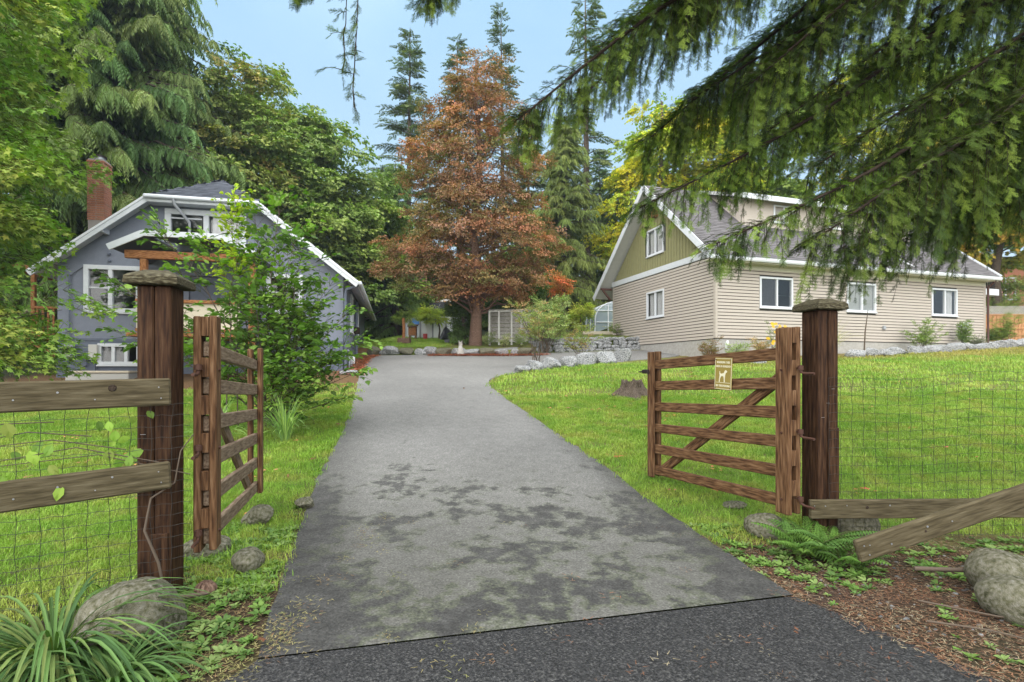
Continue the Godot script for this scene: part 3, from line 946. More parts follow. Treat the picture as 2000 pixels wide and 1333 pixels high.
func beige_house() -> void:
	# local +x along the long wall, -z back along the gable wall
	var base := 1.7
	var t := thing("house", "beige lap-sided house with an olive gable and brown shingle roof", "house", Vector3(7.56, base, -19.0), deg_to_rad(17.3))
	var W := 14.7
	var D := 7.85
	var y0 := 2.63
	var y1 := 5.72
	var ridge := 9.55
	var sl := 0.885
	var mid := -D * 0.5
	var side := Transform3D(Basis(Vector3.UP, -PI * 0.5), Vector3(0, 0, -D))  # gable wall: its x runs from the back corner to the front corner, z outward (-x)
	# openings
	var long_o := []
	for r in [[2.0, 3.6], [6.38, 7.98], [11.25, 12.85]]: long_o.append([r[0], r[1], 3.84, 5.03])
	var gab_o := [[D - 4.63, D - 3.26, 3.79, 4.97], [D - 4.6, D - 3.29, 6.58, 7.77]]
	var wl := part("wall", wall_mesh(0.0, W, y0 - 0.02, [Vector2(0, y1 + 0.1), Vector2(W, y1 + 0.1)], long_o).mesh(), M.interior, t)  # dark backing colour stands in for shade in the gaps between planks
	var rake := [Vector2(0, y1), Vector2(0.0, y1), Vector2(D * 0.5, ridge - 0.28), Vector2(D, y1 + 0.0)]
	var wg := part("wall", wall_mesh(0.15, D - 0.15, y0 - 0.02, rake.slice(1), gab_o).mesh(), M.interior, t)  # same dark backing, painted shade between the gable boards
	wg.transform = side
	cuboid(t, "wall", Vector3(W * 0.5, (y0 + y1) * 0.5, -D + 0.08), Vector3(W, y1 - y0, 0.15), M.siding)
	cuboid(t, "wall", Vector3(W - 0.075, (y0 + y1) * 0.5, -D * 0.5), Vector3(0.15, y1 - y0, D - 0.4), M.siding)
	var egab := part("wall", wall_mesh(0.15, D - 0.15, y1, rake.slice(1), []).mesh(), M.green_siding, t)
	egab.transform = Transform3D(Basis(Vector3.UP, -PI * 0.5), Vector3(W - 0.16, 0, -D))
	cuboid(t, "floor", Vector3(W * 0.5, y0 + 0.02, -D * 0.5), Vector3(W - 0.4, 0.05, D - 0.4), M.interior, 0.0)
	cuboid(t, "floor", Vector3(W * 0.5, y1 + 0.1, -D * 0.5), Vector3(W - 0.4, 0.1, D - 0.4), M.interior, 0.0)
	# foundation
	for q in [[Vector3(W * 0.5, 1.9, -0.1), Vector3(W - 0.02, 1.4, 0.2)], [Vector3(0.1, 1.9, -D * 0.5), Vector3(0.2, 1.4, D - 0.44)]]:
		cuboid(t, "foundation", q[0], q[1], M.concrete, 0.004)
	# lap siding with a board at the corner
	lap_siding(t, Transform3D.IDENTITY, 0.06, W - 0.09, y0, y1 + 0.0, 25, long_o)
	lap_siding(t, side, 0.02, D - 0.06, y0, y1 - 0.02, 25, [gab_o[0]])
	for q in [Vector3(0.02, 0, 0.01), Vector3(W - 0.035, 0, 0.01)]:
		cuboid(t, "corner_board", Vector3(q.x, (y0 + y1) * 0.5, q.z), Vector3(0.1, y1 - y0, 0.055), M.siding, 0.006)
	cuboid(t, "corner_board", Vector3(-0.012, (y0 + y1) * 0.5, -0.045), Vector3(0.05, y1 - y0 - 0.01, 0.08), M.siding, 0.006)
	# white band and olive boards of the gable
	var band := cuboid(t, "band_board", Vector3(-0.03, y1 + 0.115, -D * 0.5 + 0.0), Vector3(0.06, 0.25, D + 0.06), M.white_trim, 0.008)
	var x := 0.1
	while x < D - 0.15:
		var a := x
		var b := minf(x + 0.2, D - 0.1)
		var ta := line_at(rake.slice(1), a) + 0.1
		var tb := line_at(rake.slice(1), b) + 0.1
		var segs := [[y1 + 0.23, ta, tb]]
		if b > gab_o[1][0] and a < gab_o[1][1]: segs = [[y1 + 0.23, gab_o[1][2], gab_o[1][2]], [gab_o[1][3], ta, tb]]
		for s in segs:
			if s[1] <= s[0] and s[2] <= s[0]: continue
			var mb := MB.new()
			mb.prism([Vector2(a + 0.015, s[0]), Vector2(b - 0.015, s[0]), Vector2(b - 0.015, maxf(s[2], s[0] + 0.01)), Vector2(a + 0.015, maxf(s[1], s[0] + 0.01))], 0.002, 0.02)
			part("siding_board", mb.mesh(), M.green_siding, t).transform = side
		x += 0.2
	var shadow := MB.new()
	shadow.prism([Vector2(0.1, y1 + 0.2), Vector2(D - 0.1, y1 + 0.2), Vector2(D * 0.5, ridge - 0.3)], -0.004, 0.004)
	# windows
	for i in 3:
		var o: Array = long_o[i]
		add_window(t, Transform3D(Basis.IDENTITY, Vector3(o[0], o[2], 0.0)), o[1] - o[0], o[3] - o[2], [0.52], [], 0.075, 0.05, ["screen", "blind", "drape"][i])
	for i in 2:
		var o: Array = gab_o[i]
		add_window(t, side * Transform3D(Basis.IDENTITY, Vector3(o[0], o[2], 0.0)), o[1] - o[0], o[3] - o[2], [0.5], [], 0.075, 0.05, "curtain")
	# roof
	var ov := 0.63
	var oe := 0.12   # hardly any overhang at the far end
	var fe := 0.48   # eave in front of the long wall
	var be := 0.9
	var ye := ridge - sl * (D * 0.5 + fe)
	var yb := ridge - sl * (D * 0.5 + be)
	var A := Vector3(-ov, ye, fe); var B := Vector3(W + oe, ye, fe)
	var Cc := Vector3(W + oe, ridge, mid); var Dd := Vector3(-ov, ridge, mid)
	var rf1 := slab(t, "roof", [A, B, Cc, Dd], 0.1, M.soffit)
	slab(t, "roof", [Vector3(W + oe, yb, -D - be), Vector3(-ov, yb, -D - be), Dd, Cc], 0.1, M.soffit)
	var up := (Dd - A).normalized()
	var slope := (Dd - A).length()
	var all := func(_u, _v): return true
	var s1 := part("shingles", shingles(A + up.cross(Vector3.RIGHT) * -0.002, Vector3.RIGHT, up, W + ov + oe, slope, 0.15, 0.36, all, 71), M.shingle_brown, rf1)
	s1.set_meta("kind", "stuff")
	# rake boards, soffit, gutters
	for sx in [-ov - 0.02, W + oe + 0.02]:
		beam(t, "rake_board", Vector3(sx, ye - 0.08, fe + 0.02), Vector3(sx, ridge - 0.07, mid), 0.04, 0.26, M.white_trim, 0.008, Vector3(0, 0.7, 0.7))
		beam(t, "rake_board", Vector3(sx, yb - 0.08, -D - be - 0.02), Vector3(sx, ridge - 0.07, mid), 0.04, 0.26, M.white_trim, 0.008, Vector3(0, 0.7, -0.7))
	cuboid(t, "soffit", Vector3((W - ov + oe) * 0.5, ye - 0.2, fe * 0.5 + 0.015), Vector3(W + ov + oe - 0.1, 0.02, fe - 0.04), M.cream_gutter, 0.0)
	cuboid(t, "frieze_board", Vector3(W * 0.5, ye - 0.3, 0.02), Vector3(W, 0.18, 0.05), M.cream_gutter, 0.005)
	var gut := MB.new()
	gut.prism([Vector2(0, 0), Vector2(0.1, 0.0), Vector2(0.125, 0.05), Vector2(0.13, 0.13), Vector2(0.118, 0.13), Vector2(0.11, 0.055), Vector2(0.09, 0.015), Vector2(0.012, 0.015), Vector2(0.012, 0.13), Vector2(0, 0.13)], 0.0, W + ov + oe)
	var go := part("gutter", gut.mesh(), M.vinyl, t)
	go.transform = Transform3D(Basis(Vector3(0, 0, 1), Vector3(0, 1, 0), Vector3(-1, 0, 0)), Vector3(W + oe, ye - 0.2, fe + 0.0))
	cuboid(t, "fascia", Vector3((W - ov + oe) * 0.5, ye - 0.14, fe - 0.03), Vector3(W + ov + oe - 0.06, 0.2, 0.03), M.cream_gutter, 0.0)
	# knee brackets under the left rake
	for q in [-D - 0.12]:
		beam(t, "bracket", Vector3(-0.02, y1 - 0.1, q), Vector3(-ov, y1 - 0.1, q), 0.1, 0.1, M.brown_trim)
		beam(t, "bracket", Vector3(-0.05, y1 - 0.75, q), Vector3(-0.05, y1 - 0.16, q), 0.1, 0.1, M.brown_trim)
		beam(t, "bracket", Vector3(-0.08, y1 - 0.65, q), Vector3(-ov + 0.1, y1 - 0.14, q), 0.09, 0.09, M.brown_trim)
	# bird box high in the gable
	var bb := cuboid(t, "nest_box", Vector3(-0.1, 8.35, mid + 0.05), Vector3(0.16, 0.3, 0.34), M.cedar_up, 0.01)
	cuboid(bb, "nest_roof", Vector3(-0.02, 0.17, 0), Vector3(0.22, 0.03, 0.4), M.cedar_long, 0.005)
	# shed dormer
	var dx0 := 2.7
	var dx1 := 12.2
	var dz := mid + 2.3
	var dyb := ridge - sl * 2.3
	var dyt := 8.62
	cuboid(t, "dormer_wall", Vector3((dx0 + dx1) * 0.5, (dyb + dyt) * 0.5 - 0.1, dz), Vector3(dx1 - dx0, dyt - dyb + 0.2, 0.12), M.siding, 0.0)
	for xx in [dx0, dx1]:
		var ck := MB.new()
		ck.prism([Vector2(-dz, dyb), Vector2(-dz, dyt), Vector2(-mid, ridge - 0.05)], -0.06, 0.06)
		part("dormer_cheek", ck.mesh(), M.siding, t).transform = Transform3D(Basis(Vector3(0, 0, -1), Vector3(0, 1, 0), Vector3(1, 0, 0)), Vector3(xx, 0, 0))
	var ya := ridge + 0.12
	var yf := dyt + 0.02
	var dr := slab(t, "dormer_roof", [Vector3(dx0 - 0.45, yf, dz + 0.45), Vector3(dx1 + 0.45, yf, dz + 0.45), Vector3(dx1 + 0.45, ya, mid), Vector3(dx0 - 0.45, ya, mid)], 0.14, M.soffit)
	beam(t, "dormer_fascia", Vector3(dx0 - 0.47, yf - 0.08, dz + 0.47), Vector3(dx1 + 0.47, yf - 0.08, dz + 0.47), 0.04, 0.22, M.white_trim)
	for xx in [4.2, 7.2, 10.0]:
		add_window(t, Transform3D(Basis.IDENTITY, Vector3(xx, dyb + 0.2, dz + 0.07)), 1.1, 0.75, [0.5], [], 0.06, 0.04, "blind")
	# boxes and outlets on the wall
	for q in [[4.75, 3.62, 0.13], [8.4, 3.22, 0.13], [13.05, 3.45, 0.16], [13.35, 3.45, 0.22]]:
		cuboid(t, "outlet_box", Vector3(q[0], q[1], 0.06), Vector3(q[2], q[2] * 1.25, 0.1), M.grey_box if q[2] < 0.2 else M.white_plastic, 0.015)
	pipe(t, "vent_hood", [Vector3(0.45, 2.25, 0.02), Vector3(0.45, 2.5, 0.03), Vector3(0.45, 2.52, 0.09), Vector3(0.45, 2.38, 0.12)], 0.05, M.white_plastic)
	pipe(t, "tap", [Vector3(-0.02, 3.15, -D + 0.9), Vector3(-0.1, 3.15, -D + 0.9), Vector3(-0.12, 3.02, -D + 0.9)], 0.02, M.white_plastic)
	pipe(t, "downspout", [Vector3(W - 0.1, ye - 0.2, fe), Vector3(W + 0.05, ye - 0.45, 0.1), Vector3(W + 0.05, 2.6, 0.1)], 0.045, M.brown_trim)
	# balcony at the far end
	var bx := W + 0.75
	cuboid(t, "balcony_floor", Vector3(bx + 0.1, 5.12, -2.0), Vector3(1.7, 0.3, 3.2), M.white_trim)
	for i in 12:
		cuboid(t, "baluster", Vector3(W + 0.1 + i * 0.13, 5.62, -0.5), Vector3(0.04, 0.7, 0.04), M.dark_metal, 0.004)
	cuboid(t, "handrail", Vector3(bx + 0.05, 5.96, -0.5), Vector3(1.6, 0.05, 0.06), M.dark_metal)
	cuboid(t, "balcony_post", Vector3(W + 0.4, 3.6, -0.3), Vector3(0.14, 2.9, 0.14), M.brown_trim)
	var shc := pipe(t, "roof_vent", [Vector3(9.8, ye + 0.15, 0.3), Vector3(9.3, ye + 0.55, -0.05)], 0.035, M.white_plastic)
	lower(t, base)

func chimney(t: Node3D, at: Vector3, y0: float, ym: float, y1: float, w: float) -> void:
	var core := cuboid(t, "chimney", Vector3(at.x, (y0 + y1) * 0.5, at.z), Vector3(w - 0.03, y1 - y0 - 0.02, w - 0.03), M.mortar, 0.0)
	rng.seed = 88
	var meshes := []
	for i in 6:
		var mb := MB.new()
		var g := rf(0.65, 1.15)
		var pale := rf(0, 1)
		var c := Color(g, g * lerpf(0.9, 1.3, pale), g * lerpf(0.9, 1.4, pale))
		mb.box(Vector3.ZERO, Vector3(w * 0.5 - 0.012, 0.062, 0.1), 0.006, Basis.IDENTITY, c)
		meshes.append(mb.mesh())
	var y := ym
	var k := 0
	while y < y1 - 0.03:
		var grow := 0.0
		if y > y1 - 0.36: grow = 0.03
		if y > y1 - 0.22: grow = 0.0 if y < y1 - 0.15 else 0.02
		for f in 4:
			for j in 2:
				var b := Basis(Vector3.UP, f * PI * 0.5)
				var off := (-0.25 if j == 0 else 0.25) * w + (0.05 if k % 2 else -0.05) * w * 0.5
				var p := part("brick", meshes[rng.randi() % 6], M.brick_red, core)
				p.transform = Transform3D(b, Vector3(0, y - (y0 + y1) * 0.5, 0) + b * Vector3(off, 0, w * 0.5 - 0.05 + grow + rf(-0.003, 0.003)))
		y += 0.074
		k += 1
	pipe(core, "chimney_cap", [Vector3(0, (y1 - y0) * 0.5 - 0.02, 0), Vector3(0, (y1 - y0) * 0.5 + 0.1, 0)], w * 0.36, M.zinc, 14)
	pipe(core, "chimney_cap", [Vector3(0, (y1 - y0) * 0.5 + 0.1, 0), Vector3(0, (y1 - y0) * 0.5 + 0.15, 0)], w * 0.42, M.dark_metal, 14)

func grey_house() -> void:
	# local +x along the front to the near right corner, -z back
	var base := 1.15
	var t := thing("house", "grey-blue stucco cottage with white trim and clipped slate gable", "house", Vector3(-13.51, base, -15.21), deg_to_rad(12.8))
	var W := 8.1
	var D := 12.0
	var mid := W * 0.5
	var ye := 4.8
	var clip := 1.55
	var yc := 6.66
	var sl := 0.775
	var ridge := 7.92
	var fo := 0.4
	var front := [[W - 7.41, W - 5.9, 3.19, 4.61], [1.07, 2.2, 1.6, 2.25], [mid - 1.2, mid + 1.1, 5.45, 6.45], [5.75, 6.85, 3.3, 4.55], [3.5, 4.4, 2.5, 4.4]]
	var top := [Vector2(0, ye - 0.05), Vector2(mid - clip, yc - 0.05), Vector2(mid + clip, yc - 0.05), Vector2(W, ye - 0.05)]
	part("wall", wall_mesh(0, W, base - 0.2, top, front).mesh(), M.stucco, t)
	var side := Transform3D(Basis(Vector3.UP, PI * 0.5), Vector3(W, 0, 0))  # right wall: x runs back, z outward
	var side_o := [[2.6, 3.5, 2.9, 4.35], [5.6, 6.6, 2.9, 4.35]]
	part("wall", wall_mesh(0.15, D, base - 0.2, [Vector2(0, ye - 0.05), Vector2(D, ye - 0.05)], side_o).mesh(), M.stucco, t).transform = side
	cuboid(t, "wall", Vector3(0.075, 2.9, -D * 0.5 - 0.08), Vector3(0.15, 3.7, D - 0.2), M.stucco, 0.0)
	part("wall", wall_mesh(0.15, W - 0.15, base - 0.2, top, []).mesh(), M.stucco, t, Vector3(0, 0, -D + 0.15))
	cuboid(t, "floor", Vector3(mid, 2.4, -D * 0.5), Vector3(W - 0.4, 0.1, D - 0.5), M.interior, 0.0)
	cuboid(t, "floor", Vector3(mid, 5.0, -D * 0.5), Vector3(W - 0.4, 0.1, D - 0.5), M.interior, 0.0)
	# boarded skirt with a ledge
	var skirt := wall_mesh(-0.02, W + 0.03, base - 0.2, [Vector2(-0.02, 2.33), Vector2(W + 0.03, 2.33)], [front[1]], 0.03)
	part("skirting", skirt.mesh(), M.grey_boards, t, Vector3(0, 0, 0.032))
	part("ledge", wall_mesh(-0.04, W + 0.06, 2.33, [Vector2(-0.04, 2.4), Vector2(W + 0.06, 2.4)], [], 0.05).mesh(), M.grey_boards, t, Vector3(0, 0, 0.055))
	part("skirting", wall_mesh(0.0, D, base - 0.2, [Vector2(0, 2.33), Vector2(D, 2.33)], [], 0.03).mesh(), M.grey_boards, t).transform = side * Transform3D(Basis.IDENTITY, Vector3(0.0, 0, 0.032))
	part("ledge", wall_mesh(0.0, D, 2.33, [Vector2(0, 2.4), Vector2(D, 2.4)], [], 0.05).mesh(), M.grey_boards, t).transform = side * Transform3D(Basis.IDENTITY, Vector3(0.0, 0, 0.055))
	# near right: boarded corner box
	cuboid(t, "skirting", Vector3(W - 0.5, 1.72, 0.12), Vector3(1.0, 1.2, 0.16), M.grey_boards, 0.01)
	for i in 5:
		cuboid(t, "batten", Vector3(W - 0.95 + i * 0.22, 1.72, 0.206), Vector3(0.025, 1.18, 0.012), M.grey_boards, 0.003)
	# windows
	var wt: Material = M.white_trim
	var w1 := add_window(t, Transform3D(Basis.IDENTITY, Vector3(front[0][0], front[0][2], 0)), 1.51, 1.42, [0.46], [[0.24, 0.52, 0.4]], 0.13, 0.07, "", true, wt)
	add_window(t, Transform3D(Basis.IDENTITY, Vector3(front[1][0], front[1][2], 0.03)), 1.13, 0.65, [0.36, 0.66], [], 0.1, 0.07, "", true, wt)
	add_window(t, Transform3D(Basis.IDENTITY, Vector3(front[2][0], front[2][2], 0)), 2.3, 1.0, [0.5], [[0.25, 0.72, 0.4]], 0.17, 0.06, "drape", true, wt)
	add_window(t, Transform3D(Basis.IDENTITY, Vector3(front[3][0], front[3][2], 0)), 1.1, 1.25, [], [[0.5, 0.52, 0.8]], 0.13, 0.06, "", true, wt)
	for o in side_o:
		add_window(t, side * Transform3D(Basis.IDENTITY, Vector3(o[0], o[2], 0)), o[1] - o[0], o[3] - o[2], [], [[0.5, 0.52, 0.8]], 0.12, 0.06, "", true, wt)
	# door deep in the porch
	cuboid(t, "door", Vector3(3.95, 3.44, -0.06), Vector3(0.88, 1.88, 0.05), M.grey_boards)
	# roof: two main slopes, a clipped hip over the front
	var eo := 0.5
	var yl := yc - sl * (mid - clip + eo)
	var apex := Vector3(mid, ridge, -1.4)
	var back := Vector3(mid, ridge, -D - 0.4)
	var e1 := Vector3(mid + clip, yc + 0.06, fo)
	var e0 := Vector3(mid - clip, yc + 0.06, fo)
	var r1 := slab(t, "roof", [Vector3(W + eo, yl, fo), Vector3(W + eo, yl, -D - 0.4), back, apex, e1], 0.04, M.shingle_slate)
	var dn := Vector3(0, -0.045, 0)
	slab(t, "soffit", [Vector3(W + eo, yl, fo) + dn, Vector3(W + eo, yl, -D - 0.4) + dn, back + dn, apex + dn, e1 + dn], 0.06, M.white_trim)
	slab(t, "soffit", [Vector3(-eo, yl, -D - 0.4) + dn, Vector3(-eo, yl, fo) + dn, e0 + dn, apex + dn, back + dn], 0.06, M.white_trim)
	slab(t, "roof", [Vector3(-eo, yl, -D - 0.4), Vector3(-eo, yl, fo), e0, apex, back], 0.04, M.shingle_slate)
	var rh := slab(t, "roof", [e0, e1, apex], 0.04, M.shingle_slate)
	var sd := (apex - (e0 + e1) * 0.5).normalized()
	var sh := (apex - (e0 + e1) * 0.5).length()
	var inh := func(u, v): return absf(u - clip) < clip * (1.0 - v / sh) + 0.05
	part("shingles", shingles(e0, Vector3.RIGHT, sd, clip * 2, sh, 0.14, 0.3, inh, 72), M.shingle_slate, rh).set_meta("kind", "stuff")
	var su := (back - Vector3(W + eo, yl, -D - 0.4)).normalized()
	var sw := (back - Vector3(W + eo, yl, -D - 0.4)).length()
	var k1 := (apex.z - fo) / (1.0)
	var inr := func(u, v):
		var xx: float = W + eo - v * sqrt(1.0 / (1.0 + sl * sl))
		return xx > mid + clip or u > (mid + clip - xx) / clip * 1.8
	part("shingles", shingles(Vector3(W + eo, yl, fo), Vector3(0, 0, -1), su, D + 0.8, sw, 0.14, 0.32, inr, 73), M.shingle_slate, r1).set_meta("kind", "stuff")
	var sul := (back - Vector3(-eo, yl, -D - 0.4)).normalized()
	var inl := func(u, v):
		var xx: float = -eo + v * sqrt(1.0 / (1.0 + sl * sl))
		return xx < mid - clip or (D + 0.8 - u) > (xx - mid + clip) / clip * 1.8
	part("shingles", shingles(Vector3(-eo, yl, -D - 0.4), Vector3(0, 0, 1), sul, D + 0.8, sw, 0.14, 0.32, inl, 74), M.shingle_slate, r1).set_meta("kind", "stuff")
	# rakes, gutters
	for s in [-1.0, 1.0]:
		beam(t, "rake_board", Vector3(mid + s * (mid + eo), yl - 0.1, fo + 0.02), Vector3(mid + s * clip, yc - 0.05, fo + 0.02), 0.04, 0.2, wt, 0.006, Vector3(s * 0.6, 0.8, 0))
		beam(t, "rake_trim", Vector3(mid + s * (mid + eo), yl - 0.035, fo + 0.045), Vector3(mid + s * clip, yc + 0.02, fo + 0.045), 0.03, 0.06, M.vinyl, 0.006, Vector3(s * 0.6, 0.8, 0))
	cuboid(t, "fascia", Vector3(mid, yc - 0.06, fo + 0.02), Vector3(clip * 2 + 0.05, 0.18, 0.04), wt)
	cuboid(t, "gutter", Vector3(mid, yc + 0.0, fo + 0.1), Vector3(clip * 2 + 0.1, 0.11, 0.11), M.vinyl, 0.03)
	cuboid(t, "soffit", Vector3(mid, yc - 0.13, fo * 0.5), Vector3(clip * 2, 0.02, fo), wt, 0.0)
	pipe(t, "downspout", [Vector3(mid - clip + 0.75, yc - 0.02, fo + 0.1), Vector3(mid - clip + 0.77, yc - 0.2, fo + 0.08), Vector3(mid - clip + 1.05, yc - 0.62, 0.1), Vector3(mid - clip + 1.05, yc - 1.2, 0.08)], 0.045, M.grey_box)
	cuboid(t, "gutter", Vector3(W + eo + 0.06, yl - 0.04, -D * 0.5), Vector3(0.12, 0.12, D + 0.8), M.vinyl, 0.03)
	pipe(t, "downspout", [Vector3(W + eo, yl - 0.1, 0.25), Vector3(W + 0.12, yl - 0.22, 0.12), Vector3(W + 0.08, yl - 0.4, 0.1), Vector3(W + 0.08, base + 0.2, 0.1)], 0.045, M.grey_boards)
	pipe(t, "downspout", [Vector3(W + 0.09, yl, -4.6), Vector3(W + 0.09, base + 0.5, -4.6)], 0.06, M.grey_boards)
	for x in [W - 1.3, 1.3]:
		cuboid(t, "lookout", Vector3(x, ye + sl * minf(x, W - x) - 0.2, 0.2), Vector3(0.12, 0.16, 0.36), wt)
	# services on the front wall
	pipe(t, "conduit", [Vector3(0.33, 4.3, 0.05), Vector3(0.33, 2.35, 0.05), Vector3(0.33, 2.2, 0.1)], 0.022, M.grey_boards)
	pipe(t, "conduit", [Vector3(0.36, 4.25, 0.06), Vector3(0.5, 4.4, 0.03), Vector3(0.7, 4.55, 0.03), Vector3(1.0, 4.62, 0.03)], 0.01, M.black_plastic, 5)
	var mt := cuboid(t, "meter_box", Vector3(0.33, 2.02, 0.11), Vector3(0.28, 0.36, 0.14), M.grey_box, 0.015)
	pipe(mt, "meter_dial", [Vector3(0, 0.04, 0.07), Vector3(0, 0.04, 0.15)], 0.09, M.black_plastic, 14)
	pipe(mt, "meter_ring", [Vector3(0, 0.04, 0.07), Vector3(0, 0.04, 0.1)], 0.105, M.zinc, 14)
	cuboid(t, "junction_box", Vector3(0.78, 1.92, 0.1), Vector3(0.2, 0.22, 0.1), M.grey_boards, 0.01)
	cuboid(t, "service_panel", Vector3(0.72 + 0.02, 2.02, 0.06), Vector3(0.02, 0.02, 0.02), M.grey_boards)
	cuboid(t, "service_panel", Vector3(0.98, 1.98, 0.1), Vector3(0.24, 0.46, 0.13), M.beige_box, 0.015)
	pipe(t, "conduit", [Vector3(0.78, 1.82, 0.09), Vector3(0.78, 1.6, 0.09), Vector3(0.68, 1.55, 0.09), Vector3(0.55, 1.45, 0.1)], 0.03, M.grey_boards, 6)
	pipe(t, "conduit", [Vector3(0.98, 1.76, 0.09), Vector3(1.0, 1.5, 0.09), Vector3(1.0, 1.3, 0.09)], 0.03, M.grey_boards, 6)
	for q in [[1.35, 4.95], [1.36, 4.75]]:
		cuboid(t, "anchor_knob", Vector3(q[0], q[1], 0.05), Vector3(0.08, 0.08, 0.08), M.grey_boards, 0.02)
	# services on the right wall
	cuboid(t, "lamp_box", Vector3(W + 0.16, 3.05, -3.9), Vector3(0.22, 0.26, 0.35), M.dark_bark, 0.02)
	pipe(t, "vent_pipe", [Vector3(W + 0.14, 1.4, -1.2), Vector3(W + 0.14, 2.05, -1.2), Vector3(W + 0.1, 2.12, -1.2), Vector3(W, 2.12, -1.2)], 0.06, M.grey_box)
	pipe(t, "vent_pipe", [Vector3(W + 0.16, 1.4, -2.0), Vector3(W + 0.16, 2.0, -2.0)], 0.07, M.white_plastic)
	pipe(t, "gas_pipe", [Vector3(W + 0.15, 1.5, -0.5), Vector3(W + 0.15, 1.85, -0.5), Vector3(W + 0.1, 2.05, -0.7)], 0.025, M.zinc)
	cuboid(t, "gas_meter", Vector3(W + 0.16, 1.75, -0.75), Vector3(0.16, 0.25, 0.22), M.grey_box, 0.03)
	pipe(t, "vent_pipe", [Vector3(W, 1.95, -8.0), Vector3(W + 0.4, 1.95, -8.0)], 0.05, M.white_plastic)
	# porch
	var pf := 1.9
	var py := 4.78
	var pt := 5.2
	var pc := 4.15
	for s in [-1.0, 1.0]:
		var q := [Vector3(pc + s * 1.78, py, pf + 0.3), Vector3(pc + s * 1.78, py, 0.0), Vector3(pc + s * 1.0, pt, 0.0), Vector3(pc + s * 1.0, pt, pf + 0.3)]
		if s < 0: q.reverse()
		slab(t, "porch_roof", q, 0.1, M.shingle_slate)
		beam(t, "porch_rake", Vector3(pc + s * 1.8, py - 0.07, pf + 0.32), Vector3(pc + s * 0.98, pt - 0.07, pf + 0.32), 0.04, 0.17, wt, 0.006, Vector3(s * 0.5, 0.85, 0))
	slab(t, "porch_roof", [Vector3(pc - 1.0, pt, pf + 0.3), Vector3(pc + 1.0, pt, pf + 0.3), Vector3(pc + 0.9, pt + 0.25, 0), Vector3(pc - 0.9, pt + 0.25, 0)], 0.1, M.shingle_slate)
	cuboid(t, "porch_fascia", Vector3(pc, pt - 0.07, pf + 0.32), Vector3(2.0, 0.16, 0.045), wt)
	cuboid(t, "porch_beam", Vector3(pc, 4.62, pf - 0.05), Vector3(3.1, 0.22, 0.14), M.cedar_long)
	for x in [W - 5.05, W - 2.32]:
		cuboid(t, "porch_post", Vector3(x, 2.85, pf - 0.05), Vector3(0.16, 3.3, 0.16), M.cedar_up)
	cuboid(t, "porch_floor", Vector3(pc, 2.42, pf * 0.5), Vector3(3.0, 0.1, pf + 0.1), M.cedar_long)
	cuboid(t, "porch_rail", Vector3(pc, 3.36, pf - 0.05), Vector3(2.6, 0.09, 0.12), M.cedar_long)
	cuboid(t, "porch_rail", Vector3(pc, 2.55, pf - 0.05), Vector3(2.6, 0.09, 0.12), M.cedar_long)
	cuboid(t, "porch_panel", Vector3(pc, 2.95, pf - 0.08), Vector3(2.6, 0.75, 0.02), M.tan_panel, 0.0)
	chimney(t, Vector3(W - 7.7, 0, -1.4), 4.6, 6.3, 8.25, 0.47)
	lower(t, base)
	# cream cabinet in front
	var c := thing("storage_chest", "cream lidded chest below the basement window of the cottage", "chest", Vector3(-11.75, 0.75, -14.7), deg_to_rad(12.8))
	cuboid(c, "body", Vector3(0, 0.3, 0), Vector3(1.55, 0.6, 0.6), M.beige_box, 0.02)
	cuboid(c, "lid", Vector3(0, 0.64, 0), Vector3(1.6, 0.07, 0.65), M.tan_panel, 0.02)
	# side deck
	var d := thing("deck", "small cedar deck with railings clinging to the cottage side wall", "deck", Vector3(-13.51, 0.9, -15.21), deg_to_rad(12.8))
	var y0 := 2.45 - 0.9
	cuboid(d, "deck_floor", Vector3(-0.75, y0, -1.6), Vector3(1.45, 0.16, 2.4), M.cedar_long)
	beam(d, "brace", Vector3(-0.05, y0 - 0.8, -0.5), Vector3(-1.0, y0 - 0.1, -0.5), 0.1, 0.1, M.cedar_long)
	cuboid(d, "post", Vector3(-0.95, y0 + 1.05, -0.6), Vector3(0.11, 2.0, 0.11), M.cedar_up)
	cuboid(d, "post", Vector3(-0.12, 0.45, -0.6), Vector3(0.12, 1.8, 0.12), M.cedar_up)
	cuboid(d, "canopy", Vector3(-0.85, y0 + 2.1, -1.5), Vector3(1.6, 0.12, 2.2), M.cedar_long)
	cuboid(d, "handrail", Vector3(-0.5, y0 + 0.9, -0.55), Vector3(0.9, 0.07, 0.1), M.cedar_long)
	for i in 6:
		cuboid(d, "baluster", Vector3(-0.82 + i * 0.14, y0 + 0.48, -0.55), Vector3(0.05, 0.8, 0.05), M.cedar_up, 0.005)
# ---------------------------------------------------------------- leaves and sprays
var S := {}   # spray meshes

